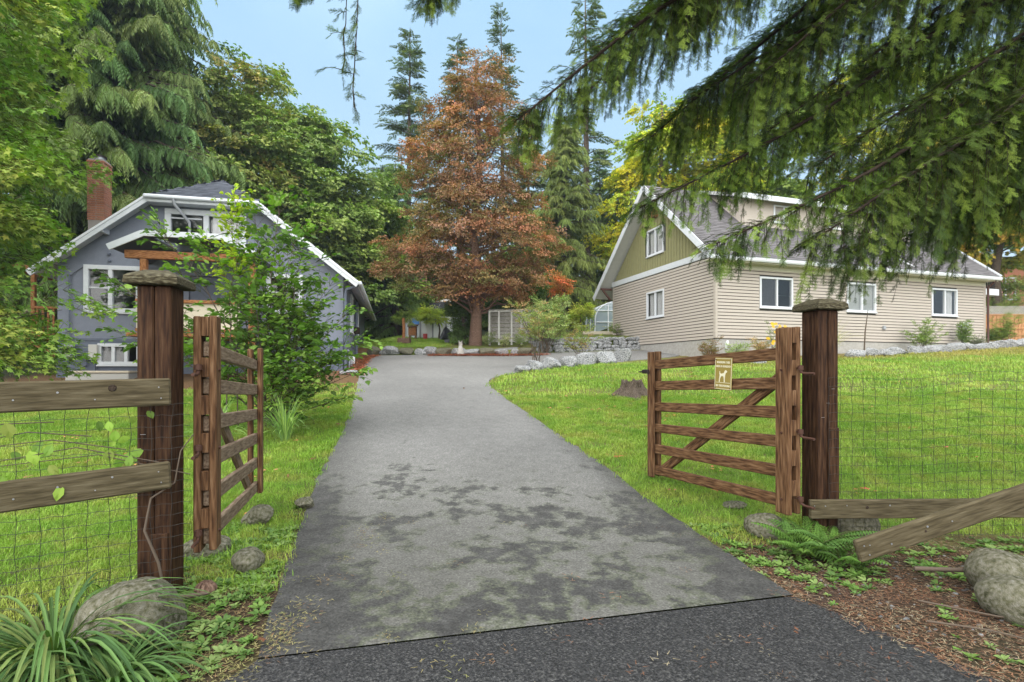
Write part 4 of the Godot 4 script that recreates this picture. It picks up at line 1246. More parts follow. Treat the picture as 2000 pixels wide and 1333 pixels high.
func leaf(mb: MB, o: Vector3, d: Vector3, nrm: Vector3, ln: float, w: float, col: Color, oval := false) -> void:
	var s := d.cross(nrm).normalized()
	var up := s.cross(d).normalized()
	var tip := o + d * ln - up * ln * 0.12
	if not oval:
		var m := o + d * ln * 0.45
		mb.tri(o, m + s * w * 0.5 + up * w * 0.14, tip, col)
		mb.tri(o, tip, m - s * w * 0.5 + up * w * 0.14, col)
		return
	var c := o + d * ln * 0.5 + up * ln * 0.02
	for q in [1.0, -1.0]:
		var a: Vector3 = o + d * ln * 0.22 + s * w * 0.38 * q + up * w * 0.1
		var b: Vector3 = o + d * ln * 0.55 + s * w * 0.5 * q + up * w * 0.12
		var e: Vector3 = o + d * ln * 0.82 + s * w * 0.26 * q + up * w * 0.04
		if q > 0:
			mb.tri(o, a, c, col); mb.tri(a, b, c, col); mb.tri(b, e, c, col); mb.tri(e, tip, c, col)
		else:
			mb.tri(o, c, a, col); mb.tri(a, c, b, col); mb.tri(b, c, e, col); mb.tri(e, c, tip, col)

func maple_leaf(mb: MB, o: Vector3, d: Vector3, nrm: Vector3, r: float, col: Color) -> void:
	var s := d.cross(nrm).normalized()
	var up := s.cross(d).normalized()
	var c := o + d * r * 0.55
	var pts := []
	for q in [[-2.55, 0.55], [-1.95, 0.32], [-1.25, 0.88], [-0.62, 0.42], [0.0, 1.0], [0.62, 0.42], [1.25, 0.88], [1.95, 0.32], [2.55, 0.55]]:
		pts.append(c + (d * cos(q[0]) + s * sin(q[0])) * r * q[1] * 0.62 - up * r * 0.1 * q[1])
	for i in pts.size() - 1:
		mb.tri(c, pts[i], pts[i + 1], col)

func broad_spray(n: int, reach: float, ln: float, w: float, kind: String, sd: int, droop := 0.25) -> ArrayMesh:
	rng.seed = sd
	var mb := MB.new()
	var tips := []
	for k in 3:
		var yaw := (k - 1) * 0.75 + rf(-0.2, 0.2)
		var pts := []
		for i in 4:
			var t := i / 3.0
			pts.append(Vector3(sin(yaw) * reach * t * 0.9, 0.16 * reach * t - droop * reach * t * t, cos(yaw) * reach * t))
		tips.append(pts)
		mb.tube(pts, [0.012 * reach, 0.01 * reach, 0.007 * reach, 0.004 * reach], 3, Color(0.35, 0.25, 0.15), false)
	for i in n:
		var p: Array = tips[i % 3]
		var t := pow(rf(0.04, 1.0), 0.7) * 2.999
		var j := int(t)
		var o: Vector3 = p[j].lerp(p[j + 1], t - j)
		var a: Vector3 = (p[j + 1] - p[j]).normalized()
		var yaw := rf(0.3, 1.5) * (1.0 if rng.randf() < 0.5 else -1.0)
		var d := a.rotated(Vector3.UP, yaw) + Vector3(0, rf(-0.55, 0.15), 0)
		d = d.normalized()
		var nrm := (Vector3.UP + ball() * 0.55).normalized()
		var g := rf(0.72, 1.22)
		var c := Color(g * rf(0.92, 1.1), g, g * rf(0.8, 1.1))
		var k := rf(0.75, 1.15)
		o += ball() * reach * 0.1
		if kind == "maple": maple_leaf(mb, o, d, nrm, ln * k, c)
		else: leaf(mb, o, d, nrm, ln * k, w * k, c, kind == "oval")
	return mb.mesh()

func fir_spray(n: int, ln: float, side: float, w: float, hang: float, sd: int) -> ArrayMesh:  # a flat frond along +z
	rng.seed = sd
	var mb := MB.new()
	mb.tube([Vector3.ZERO, Vector3(0, -hang * 0.25 * ln, ln * 0.5), Vector3(0, -hang * ln * 0.8, ln * 0.95)], [0.012 * ln, 0.009 * ln, 0.004 * ln], 3, Color(0.4, 0.3, 0.2), false)
	for i in n:
		var t := (i + 0.6) / n
		for s in [-1.0, 1.0]:
			var o := Vector3(0, -hang * t * t * 0.8 * ln, t * ln * 0.95)
			var l := side * ln * (1.0 - 0.65 * t) * rf(0.7, 1.15)
			var d := Vector3(s * rf(0.75, 1.0), -rf(0.05, 0.3) - hang * 0.9, rf(0.45, 0.8)).normalized()
			var g := rf(0.7, 1.25)
			var c := Color(g, g, g * 0.95)
			var nrm := Vector3(s * 0.15 + rf(-0.2, 0.2), 1, rf(-0.2, 0.2)).normalized()
			var sd2 := d.cross(nrm).normalized() * w * ln
			var up := nrm * w * ln * 0.25
			var m := o + d * l * 0.55 - Vector3(0, l * 0.05, 0)
			var e := o + d * l - Vector3(0, l * (0.12 + hang * 0.5), 0)
			mb.tri(o, m + sd2 - up, e, c); mb.tri(o, e, m - sd2 - up, c)
			# little side tufts so the frond has a toothed edge
			var m2 := o + d * l * 0.35
			mb.tri(m2, m2 + (d * 0.6 + Vector3(0, -0.1, 0.75)).normalized() * l * 0.42, m2 + d * l * 0.22, c)
			mb.tri(m2, m2 + d * l * 0.2, m2 + (d * 0.6 - Vector3(0, 0.1, 0.6)).normalized() * l * 0.36, c)
	return mb.mesh()

func hemlock_twig(sd: int) -> ArrayMesh:  # 16 cm, two-ranked needles on a branching twig along +z
	rng.seed = sd
	var mb := MB.new()
	var L := 0.16
	var axes := [[Vector3.ZERO, Vector3(0, -0.12, 1).normalized(), L]]
	for i in 5:
		for s in [-1.0, 1.0]:
			var t := 0.12 + 0.16 * i + rf(-0.04, 0.04)
			axes.append([Vector3(0, -0.12 * t * L, t * L), Vector3(s * rf(0.6, 0.9), rf(-0.3, 0.0), 0.75).normalized(), L * (0.52 - 0.05 * i) * rf(0.35, 1.15)])
	for a in axes:
		var o: Vector3 = a[0]
		var d: Vector3 = a[1]
		var l: float = a[2]
		var s := d.cross(Vector3.UP).normalized()
		mb.tri(o - s * 0.0012, o + s * 0.0012, o + d * l, Color(0.5, 0.33, 0.22))
		mb.tri(o - Vector3.UP * 0.0012, o + Vector3.UP * 0.0012, o + d * l, Color(0.5, 0.33, 0.22))
		var n := int(l / 0.0085)
		for i in n:
			var t := (i + 0.5) / n
			var c0 := o + d * l * t - Vector3(0, 0.02 * l * t, 0)
			var fresh := 1.0 + 0.5 * sm(0.75, 1.0, t)
			for q in [-1.0, 1.0]:
				var g := rf(0.75, 1.2) * fresh
				var nd: Vector3 = (s * q * 0.9 + d * rf(0.25, 0.6) + Vector3(0, rf(-0.15, 0.35), 0)).normalized()
				var nl := rf(0.012, 0.021) * (1.0 - 0.35 * t * t)
				var wv := d * 0.0028
				mb.tri(c0 - wv, c0 + nd * nl, c0 + wv, Color(g, g, g * 0.9))
	return mb.mesh()

func make_sprays() -> void:
	S.maple = [broad_spray(26, 0.62, 0.17, 0.13, "plain", 101), broad_spray(22, 0.6, 0.19, 0.14, "plain", 102)]
	S.maple_near = [broad_spray(17, 0.5, 0.15, 0.1, "maple", 103), broad_spray(14, 0.55, 0.17, 0.1, "maple", 104)]
	S.small = [broad_spray(34, 0.5, 0.085, 0.06, "plain", 105), broad_spray(30, 0.5, 0.1, 0.06, "plain", 106)]
	S.oval = [broad_spray(7, 0.26, 0.095, 0.06, "oval", 107), broad_spray(9, 0.3, 0.085, 0.055, "oval", 108)]
	S.fir = [fir_spray(9, 1.0, 0.5, 0.05, 0.12, 111), fir_spray(9, 1.0, 0.45, 0.055, 0.22, 112)]
	S.cedar = [fir_spray(10, 1.0, 0.5, 0.038, 0.75, 113), fir_spray(10, 1.0, 0.42, 0.035, 1.0, 114)]
	S.hemlock = [hemlock_twig(115), hemlock_twig(116)]

func face(dir: Vector3, up: Vector3) -> Basis:  # +z along dir
	var z := dir.normalized()
	var x := up.cross(z)
	if x.length() < 0.01: x = Vector3.RIGHT
	x = x.normalized()
	return Basis(x, z.cross(x), z)

func jitter(pal: Array, lo := 0.8, hi := 1.2) -> Color:
	var c: Color = pal[rng.randi() % pal.size()]
	var d: Color = pal[rng.randi() % pal.size()]
	var g := rf(lo, hi) * GAIN
	c = c.lerp(d, rf(0, 0.5))
	return Color(c.r * g, c.g * g, c.b * g)

func wobble(a: Vector3, b: Vector3, n: int, amt: float) -> Array:
	var out := []
	for i in n + 1:
		var t := float(i) / n
		out.append(a.lerp(b, t) + ball() * amt * sin(t * PI))
	return out

# broadleaf tree: lobes are [centre, radii] from the base; every clump is a dome of sprays at the end of a limb
func leafy(called: String, label: String, cat: String, at: Vector3, trunk: float, tr: float, lobes: Array, clumps: int, per: int, sprays: Array, sc: float, pal: Array, sd: int, group := "", bark: Material = null, crownr := 1.0, low := -0.55) -> Node3D:
	rng.seed = sd
	var t := thing(called, label, cat, at, 0.0, group)
	var wood := MB.new()
	var pts := wobble(Vector3(0, -0.3, 0), Vector3(rf(-0.2, 0.2), trunk, rf(-0.2, 0.2)), 7, tr * 0.8)
	var rr := []
	for i in pts.size(): rr.append(tr * (1.25 if i == 0 else 1.0) * lerpf(1.0, 0.25, float(i) / (pts.size() - 1)))
	wood.tube(pts, rr, 9)
	var total := 0.0
	for l in lobes: total += l[1].x * l[1].y
	var xf := [[], []]
	var cs := [[], []]
	for l in lobes:
		var n := int(round(clumps * l[1].x * l[1].y / total))
		for k in n:
			var d := ball()
			d = d.normalized()
			if d.y < low: d.y = -d.y * 0.5
			var c: Vector3 = l[0] + d * l[1] * pow(rf(0.18, 1.0), 0.4)
			var frac := clampf((c.y - 0.35 * Vector2(c.x, c.z).length()) / trunk, 0.12, 0.98)
			var fi := frac * (pts.size() - 1)
			var j := mini(int(fi), pts.size() - 2)
			var root: Vector3 = pts[j].lerp(pts[j + 1], fi - j)
			if k % 2 == 0:
				var lp := wobble(root, c - Vector3(0, 0.15, 0), 4, 0.25)
				lp[2] += Vector3(0, 0.25, 0)
				var r0 := tr * 0.28 * (1.0 - frac * 0.6)
				wood.tube(lp, [r0, r0 * 0.75, r0 * 0.5, r0 * 0.3, r0 * 0.12], 4, Color.WHITE, false)
			var rad := crownr * rf(0.65, 1.2)
			var out := Vector3(c.x - l[0].x, 0, c.z - l[0].z).normalized()
			var tone := jitter(pal, 0.82, 1.2)
			for i in per:
				var q := ball()
				q.y = absf(q.y) * 0.75 - 0.2
				var p := c + q * rad
				var dir := (out * 0.7 + Vector3(q.x, -0.1 + q.y * 0.3, q.z) * 1.2 + ball() * 0.4).normalized()
				var b := face(dir, (Vector3.UP * 0.75 + out * 0.75 + ball() * 0.45).normalized())
				var v := rng.randi() % 2
				var s := sc * rf(0.75, 1.2)
				xf[v].append(Transform3D(b.scaled(Vector3(s, s, s)), p))
				var g := rf(0.85, 1.15)
				var jc := tone.lerp(jitter(pal), 0.3)
				cs[v].append(Color(jc.r * g, jc.g * g, jc.b * g))
	part("trunk", wood.mesh(), bark if bark else M.bark, t)
	for v in 2: many("crown", sprays[v], M.leaf, xf[v], cs[v], t)
	return t

# conifer with whorled boughs
func conifer(called: String, label: String, at: Vector3, h: float, R: float, tr: float, sprays: Array, spacing: float, nb: int, droop: float, sc: float, pal: Array, sd: int, group := "", start := 0.08, pw := 0.8, gaps := 0.1) -> Node3D:
	rng.seed = sd
	var t := thing(called, label, "tree", at, 0.0, group)
	var wood := MB.new()
	var top := Vector3(rf(-0.3, 0.3), h, rf(-0.3, 0.3))
	wood.tube([Vector3(0, -0.5, 0), top * 0.3, top * 0.6, top * 0.85, top], [tr * 1.15, tr * 0.8, tr * 0.5, tr * 0.22, 0.02], 9)
	var xf := [[], []]
	var cs := [[], []]
	var y := h * start
	while y < h - 0.15:
		var u := (y / h - start) / (1.0 - start)
		var ln0 := R * pow(1.0 - u, pw) + 0.12
		for k in nb:
			if rng.randf() < gaps: continue
			var yaw := rf(0, TAU)
			var L := ln0 * rf(0.6, 1.15)
			var o := top * (y / h) + Vector3(0, rf(-0.5, 0.5) * spacing, 0)
			var out := Vector3(sin(yaw), 0, cos(yaw))
			var sidev := Vector3(out.z, 0, -out.x)
			var dr := droop * rf(0.7, 1.3)
			var lift := lerpf(-0.05, 0.5, u)
			var tone := jitter(pal, 0.75, 1.2)
			var bp := []
			for i in 5:
				var q := i / 4.0
				bp.append(o + out * L * q + Vector3(0, L * (lift * q - dr * q * q), 0))
			wood.tube([bp[0], bp[2], bp[4]], [0.018 * L + 0.01, 0.01 * L, 0.004], 3, Color.WHITE, false)
			var n := maxi(2, int(L / (sc * 0.36)))
			for i in n:
				var q := (i + 0.7) / n
				if q < 0.12: continue
				var fi := q * 3.99
				var p: Vector3 = bp[int(fi)].lerp(bp[int(fi) + 1], fi - int(fi))
				for s in ([-1.0, 1.0] if i < n - 1 else [0.0]):
					var dir: Vector3 = (out * rf(0.5, 0.9) + sidev * s * rf(0.6, 1.0) + Vector3(0, lift - 2.0 * dr * q + rf(-0.2, 0.1), 0)).normalized()
					var k2 := sc * rf(0.7, 1.15) * (1.0 - 0.35 * q)
					var v := rng.randi() % 2
					xf[v].append(Transform3D(face(dir, Vector3.UP + ball() * 0.2).scaled(Vector3(k2, k2, k2)), p))
					var g := rf(0.8, 1.2)
					cs[v].append(Color(tone.r * g, tone.g * g, tone.b * g))
		y += spacing * rf(0.8, 1.2) * lerpf(1.1, 0.65, u)
	part("trunk", wood.mesh(), M.bark, t)
	for v in 2: many("crown", sprays[v], M.needle, xf[v], cs[v], t)
	return t

const GAIN := 2.15
const GREEN := [Color(0.115, 0.16, 0.045), Color(0.15, 0.195, 0.06), Color(0.09, 0.13, 0.04), Color(0.185, 0.22, 0.065)]
const OLIVE := [Color(0.12, 0.155, 0.04), Color(0.17, 0.195, 0.05), Color(0.09, 0.125, 0.036)]
const DARK := [Color(0.06, 0.092, 0.027), Color(0.08, 0.118, 0.034), Color(0.048, 0.074, 0.025)]
const FIR := [Color(0.075, 0.095, 0.034), Color(0.1, 0.12, 0.04), Color(0.058, 0.076, 0.03)]
const CEDAR := [Color(0.09, 0.13, 0.045), Color(0.125, 0.155, 0.055), Color(0.065, 0.11, 0.04)]
const YELLOW := [Color(0.34, 0.3, 0.03), Color(0.2, 0.24, 0.03), Color(0.12, 0.19, 0.03), Color(0.42, 0.33, 0.03)]
const COPPER := [Color(0.26, 0.105, 0.062), Color(0.19, 0.082, 0.05), Color(0.31, 0.135, 0.08), Color(0.12, 0.082, 0.042), Color(0.22, 0.125, 0.09), Color(0.1, 0.095, 0.038)]

func make_trees() -> void:
	var bw := "broadleaf trees rising behind the cottage"
	# cottage side
	leafy("maple_tree", "tallest bushy maple behind the cottage roof with reddish crown tips", "tree", P(-17.2, 30), 16.0, 0.35, [[Vector3(0, 11.5, 0), Vector3(5.2, 5.6, 4.5)], [Vector3(2.0, 7.0, 2.0), Vector3(4.5, 4.5, 4)]], 105, 26, S.maple, 1.15, GREEN + [Color(0.17, 0.12, 0.04)], 201, bw)
	leafy("maple_tree", "rounded maple right of the tallest one behind the cottage", "tree", P(-13.0, 31), 13.0, 0.3, [[Vector3(0, 9.5, 0), Vector3(4.2, 5.0, 4)], [Vector3(1.0, 5.0, 1.5), Vector3(4.0, 4.0, 3.5)]], 90, 26, S.maple, 1.15, GREEN, 202, bw)
	leafy("maple_tree", "shorter maple leaning towards the sky gap right of the cottage chimney line", "tree", P(-10.2, 33), 10.0, 0.25, [[Vector3(0, 7.2, 0), Vector3(3.3, 4.3, 3.5)], [Vector3(1.2, 3.6, 1.0), Vector3(3.2, 3.2, 3)]], 70, 26, S.maple, 1.15, OLIVE + GREEN, 203, bw)
	leafy("maple_tree", "low pale-leaved maple close behind the right eave of the cottage", "tree", P(-10.6, 30.5), 6.0, 0.2, [[Vector3(0, 4.2, 0), Vector3(2.6, 3.2, 2.5)]], 45, 26, S.maple, 1.0, OLIVE, 204, bw)
	conifer("cedar_tree", "huge drooping cedar standing behind the brick chimney", P(-19.6, 25), 27.0, 8.4, 0.4, S.cedar, 0.36, 13, 0.36, 1.4, CEDAR, 205, "", 0.05, 0.75, 0.05)
	conifer("cedar_tree", "dark spruce filling the slope left of the brick chimney", P(-20.8, 23.2), 20.0, 5.8, 0.4, S.fir, 0.6, 6, 0.4, 1.1, DARK, 206, "", 0.02, 0.8, 0.05)
	leafy("maple_tree", "near vine maple with yellowing lobed leaves at the left edge", "tree", P(-12.6, 10.2), 7.5, 0.2, [[Vector3(0.2, 7.6, 0.2), Vector3(2.6, 2.4, 2.4)], [Vector3(1.0, 4.6, 0.5), Vector3(2.0, 2.2, 2.0)], [Vector3(1.3, 1.9, -0.4), Vector3(1.7, 1.3, 1.6)]], 110, 22, S.maple_near, 0.95, [Color(0.1, 0.17, 0.03), Color(0.14, 0.2, 0.04), Color(0.08, 0.14, 0.03), Color(0.11, 0.18, 0.035), Color(0.22, 0.22, 0.05)], 207, "", null, 0.75, -0.9)
	leafy("maple_tree", "tall leafy tree filling the upper left corner", "tree", P(-15.5, 14.5), 12.0, 0.3, [[Vector3(0.4, 11.0, 0.6), Vector3(3.0, 3.6, 2.6)], [Vector3(0.4, 6.5, 0.6), Vector3(2.6, 3.0, 2.4)]], 90, 24, S.maple_near, 1.1, GREEN + [Color(0.17, 0.21, 0.03)], 208)
	# copper beech
	var be := leafy("copper_beech", "copper-leaved tree with a stripped pinkish trunk at the driveway's end", "tree", P(-1.75, 24.2), 13.6, 0.27, [[Vector3(0.1, 12.4, 0), Vector3(1.2, 1.4, 1.2)], [Vector3(0.0, 10.6, 0), Vector3(2.3, 2.0, 2.2)], [Vector3(0, 8.5, 0), Vector3(3.1, 2.2, 3.0)], [Vector3(0.1, 6.5, 0), Vector3(3.6, 2.0, 3.4)], [Vector3(-0.1, 4.7, 0), Vector3(4.1, 1.6, 3.7)], [Vector3(2.3, 3.9, 0.4), Vector3(1.5, 1.1, 1.6)], [Vector3(-2.8, 3.9, 0.4), Vector3(1.7, 1.0, 1.6)], [Vector3(0.1, 2.9, 0.2), Vector3(2.4, 0.9, 1.8)], [Vector3(-1.3, 2.75, 1.1), Vector3(1.7, 0.8, 1.2)], [Vector3(1.5, 2.8, 0.9), Vector3(1.7, 0.8, 1.2)]], 285, 15, S.small, 1.0, COPPER + [Color(0.09, 0.1, 0.03)], 210, "", M.stripped_bark, 0.7, -0.9)
	# conifers behind it
	var cg := "tall conifers behind the copper tree"
	conifer("fir_tree", "tall dark fir rising left of the copper crown", P(-9.2, 45), 26.8, 5.2, 0.32, S.fir, 0.85, 5, 0.3, 0.95, FIR, 211, cg, 0.12, 0.7, 0.2)
	conifer("fir_tree", "fir whose tip just shows over the copper crown", P(-4.9, 48), 27.0, 4.2, 0.3, S.fir, 0.85, 5, 0.3, 0.95, FIR, 212, cg, 0.12, 0.7, 0.2)
	conifer("fir_tree", "tall sparse fir right of the copper crown against blue sky", P(-0.7, 45), 28.2, 3.8, 0.28, S.fir, 0.95, 5, 0.28, 0.9, FIR, 213, cg, 0.15, 0.65, 0.28)
	conifer("fir_tree", "bare-trunked old fir between the columnar cedar and the yellow maple", P(5.9, 40), 27.0, 3.4, 0.36, S.fir, 1.1, 4, 0.45, 1.1, FIR, 214, cg, 0.22, 0.5, 0.3)
	conifer("cedar_tree", "dense columnar cedar beside the greenhouse", P(3.5, 35), 14.0, 3.7, 0.35, S.cedar, 0.42, 7, 0.35, 0.95, [Color(0.1, 0.125, 0.035), Color(0.13, 0.15, 0.045), Color(0.075, 0.1, 0.03)], 215, "", 0.03, 0.55, 0.05)
	conifer("cedar_tree", "dark cedar behind the greenhouse roof", P(8.3, 40), 12.0, 3.6, 0.3, S.cedar, 0.5, 7, 0.35, 1.0, DARK, 216, "", 0.02, 0.7, 0.05)
	conifer("cedar_tree", "soft green cedar between the cottage eave and the copper tree", P(-8.4, 37), 12.5, 3.3, 0.3, S.cedar, 0.5, 7, 0.35, 0.95, [Color(0.07, 0.11, 0.035), Color(0.09, 0.135, 0.04)], 217, "", 0.03, 0.7, 0.05)
	var fg := "mid-height conifers closing the gaps of the tree wall"
	var fl := [["mid-height fir left of the tall dark fir, against the sky gap", -11.0, 43, 14.0, 3.6], ["fir showing between the copper crown's right side and the columnar cedar", 1.3, 43, 18.0, 3.2], ["fir directly behind the columnar cedar", 4.6, 47, 18.5, 3.6], ["fir in the gap left of the yellow maple", 8.3, 48, 16.0, 3.6], ["fir low behind the copper crown's left side", -6.8, 43, 15.0, 3.2]]
	for i in fl.size():
		var q: Array = fl[i]
		conifer("fir_tree", q[0], P(q[1], q[2]), q[3], q[4], 0.25, S.fir, 0.65, 6, 0.32, 1.0, FIR + CEDAR, 270 + i, fg, 0.04, 0.7, 0.08)
	# understorey at the back of the lawn
	var ug := "bushy trees at the back of the lawn"
	var ul := [["bushy green tree just right of the cottage eave at the back of the lawn", -11.6, 38, 5.0], ["leafy thicket tree behind the backboard", -7.2, 40, 5.5], ["pale green tree behind the pool and gazebo", -4.6, 42, 6.0], ["green tree glimpsed through the copper tree's lower boughs", -2.0, 41, 5.6], ["bright leafy tree behind the grey plank wall", 0.6, 42, 6.4], ["hazel-like tree at the dark gap left of the columnar cedar", 2.2, 45, 5.5]]
	for i in ul.size():
		var q: Array = ul[i]
		leafy("understorey_tree", q[0], "tree", P(q[1], q[2]), q[3], 0.2, [[Vector3(0, q[3] * 0.62, 0), Vector3(2.6, q[3] * 0.42, 2.4)], [Vector3(0.4, 1.2, 0.8), Vector3(2.2, 1.3, 1.6)]], 46, 22, S.maple, 1.0, (GREEN if i % 2 == 0 else OLIVE) + DARK, 220 + i, ug, null, 1.0, -0.9)
	# right of the beige house
	leafy("maple_tree", "bright yellow-green maple behind the gable of the beige house", "tree", P(10.6, 36), 16.0, 0.3, [[Vector3(0.8, 12.0, 0), Vector3(3.7, 4.6, 3.2)], [Vector3(-0.8, 6.0, 0), Vector3(3.4, 4.8, 3)], [Vector3(3.5, 9.0, 0), Vector3(3.2, 4.0, 3)]], 150, 24, S.maple, 1.05, YELLOW, 231)
	var rg := "trees behind the ridge of the beige house"
	var rl := [["green maple behind the dormer of the beige house", 18.0, 36, 19.0, 0], ["tall leafy tree behind the middle of the beige roof", 24.0, 34, 20.0, 1], ["leafy tree behind the far end of the beige roof", 30.0, 35, 19.0, 0], ["tree with rusty autumn leaves behind the right end of the beige house", 28.0, 29.5, 15.0, 2], ["large green tree at the right edge beyond the board fence", 36.0, 34, 18.0, 0]]
	for i in rl.size():
		var q: Array = rl[i]
		var pal: Array = [GREEN + [Color(0.2, 0.24, 0.03)], OLIVE + YELLOW, [Color(0.3, 0.13, 0.03), Color(0.15, 0.19, 0.03), Color(0.2, 0.2, 0.035)]][q[4]]
		leafy("maple_tree", q[0], "tree", P(q[1], q[2]), q[3], 0.28, [[Vector3(0, q[3] * 0.72, 0), Vector3(3.7, q[3] * 0.28, 3.2)], [Vector3(0, q[3] * 0.4, 0), Vector3(3.2, q[3] * 0.25, 3)]], 80, 24, S.maple, 1.1, pal, 240 + i, rg)
	# the far wood closes the view
	rng.seed = 260
	var xf := []
	var cs := []
	for i in 5200:
		var X := rf(-46, 52)
		var Z := rf(52, 60)
		var hmax := 7.0 + 3.5 * sin(X * 0.35) + 2.5 * sin(X * 0.9 + 1.0)
		var p := P(X, Z, rf(0.2, hmax))
		var d := ball()
		d.z = absf(d.z)
		xf.append(Transform3D(face(d, Vector3.UP + ball() * 0.4).scaled(Vector3.ONE * rf(1.6, 2.6)), p))
		cs.append(jitter(DARK + OLIVE))
	var wd := many("woods", S.maple[0], M.leaf, xf, cs)
	tag(wd, "far dark wood closing the view behind the trees", "woods", "", "stuff")

# ---------------------------------------------------------------- overhanging hemlock
func droopy(a: Vector3, b: Vector3, sag: float, n: int) -> Array:
	var out := []
	for i in n + 1:
		var t := float(i) / n
		out.append(a.lerp(b, t) + Vector3(0, sag * sin(t * PI) , 0) + ball() * 0.02)
	return out

func along(p: Array, t: float) -> Vector3:
	var f := clampf(t, 0, 0.9999) * (p.size() - 1)
	return p[int(f)].lerp(p[int(f) + 1], f - int(f))

func bough(t: Node3D, path: Array, r0: float, side: float, hang: float, dens: float, pal: Array, from := 0.1) -> void:
	var wood := MB.new()
	var rr := []
	for i in path.size(): rr.append(lerpf(r0, 0.006, float(i) / (path.size() - 1)))
	wood.tube(path, rr, 6)
	var xf := [[], []]
	var cs := [[], []]
	var total := 0.0
	for i in path.size() - 1: total += (path[i + 1] - path[i]).length()
	var n := int(total * 33.0 * dens)
	for i in n:
		var u := from + (1.0 - from) * (i + rng.randf()) / n
		var o := along(path, u)
		var along_it := (along(path, minf(u + 0.03, 1.0)) - along(path, maxf(u - 0.03, 0.0))).normalized()
		var flat := Vector3(along_it.x, 0, along_it.z).normalized()
		var sv := Vector3(-flat.z, 0, flat.x) * (1.0 if i % 2 else -1.0)
		var down := rng.randf() < 0.58
		var L := (hang if down else side) * rf(0.35, 1.1) * (1.0 - 0.55 * u * u) + 0.08
		var dir := (flat * rf(0.1, 0.6) + sv * rf(0.05, 0.5) + Vector3(0, -rf(1.0, 1.9), 0)) if down else (flat * rf(0.5, 1.0) + sv * rf(0.6, 1.0) + Vector3(0, rf(-0.35, 0.1), 0))
		if i % 5 == 0:  # short forward sprays dress the limb itself
			L = rf(0.12, 0.3)
			dir = flat * rf(0.8, 1.1) + sv * rf(0.2, 0.8) + Vector3(0, rf(-0.1, 0.3), 0)
		dir = dir.normalized()
		var bp := []
		var p := o
		var d := dir
		var st := L / 5.0
		for k in 6:
			bp.append(p)
			p += d * st
			d = (d + Vector3(0, -0.16, 0) + ball() * 0.12).normalized()
		wood.tube([bp[0], bp[2], bp[5]], [0.0045, 0.003, 0.0015], 3, Color.WHITE, false)
		var m := maxi(2, int(L / 0.068))
		var tone := jitter(pal, 0.75, 1.25)
		for k in m:
			var w := (k + 0.5 + rf(-0.3, 0.3)) / m
			var q := along(bp, w)
			var bd := (along(bp, minf(w + 0.1, 1.0)) - along(bp, maxf(w - 0.1, 0.0))).normalized()
			var bs := bd.cross(Vector3.UP)
			if bs.length() < 0.2: bs = sv
			bs = bs.normalized() * (1.0 if k % 2 else -1.0)
			var td := (bd * rf(0.6, 1.0) + bs * (rf(0.35, 0.9) if k < m - 1 else 0.0) + Vector3(0, rf(-0.35, 0.02), 0)).normalized()
			var s := rf(0.55, 1.15) * (1.0 - 0.25 * w)
			var v := rng.randi() % 2
			xf[v].append(Transform3D(face(td, Vector3.UP + ball() * 0.35).scaled(Vector3(s, s, s)), q))
			var g := rf(0.8, 1.2)
			cs[v].append(Color(tone.r * g, tone.g * g, tone.b * g))
	var o2 := part("bough", wood.mesh(), M.dark_bark, t)
	for v in 2: many("needles", S.hemlock[v], M.needle, xf[v], cs[v], o2)

func spline(c: Array, n: int) -> Array:
	var out := []
	for i in n + 1:
		var f := float(i) / n * (c.size() - 1)
		var k := mini(int(f), c.size() - 2)
		out.append((c[k] as Vector3).cubic_interpolate(c[k + 1], c[maxi(k - 1, 0)], c[mini(k + 2, c.size() - 1)], f - k))
	return out

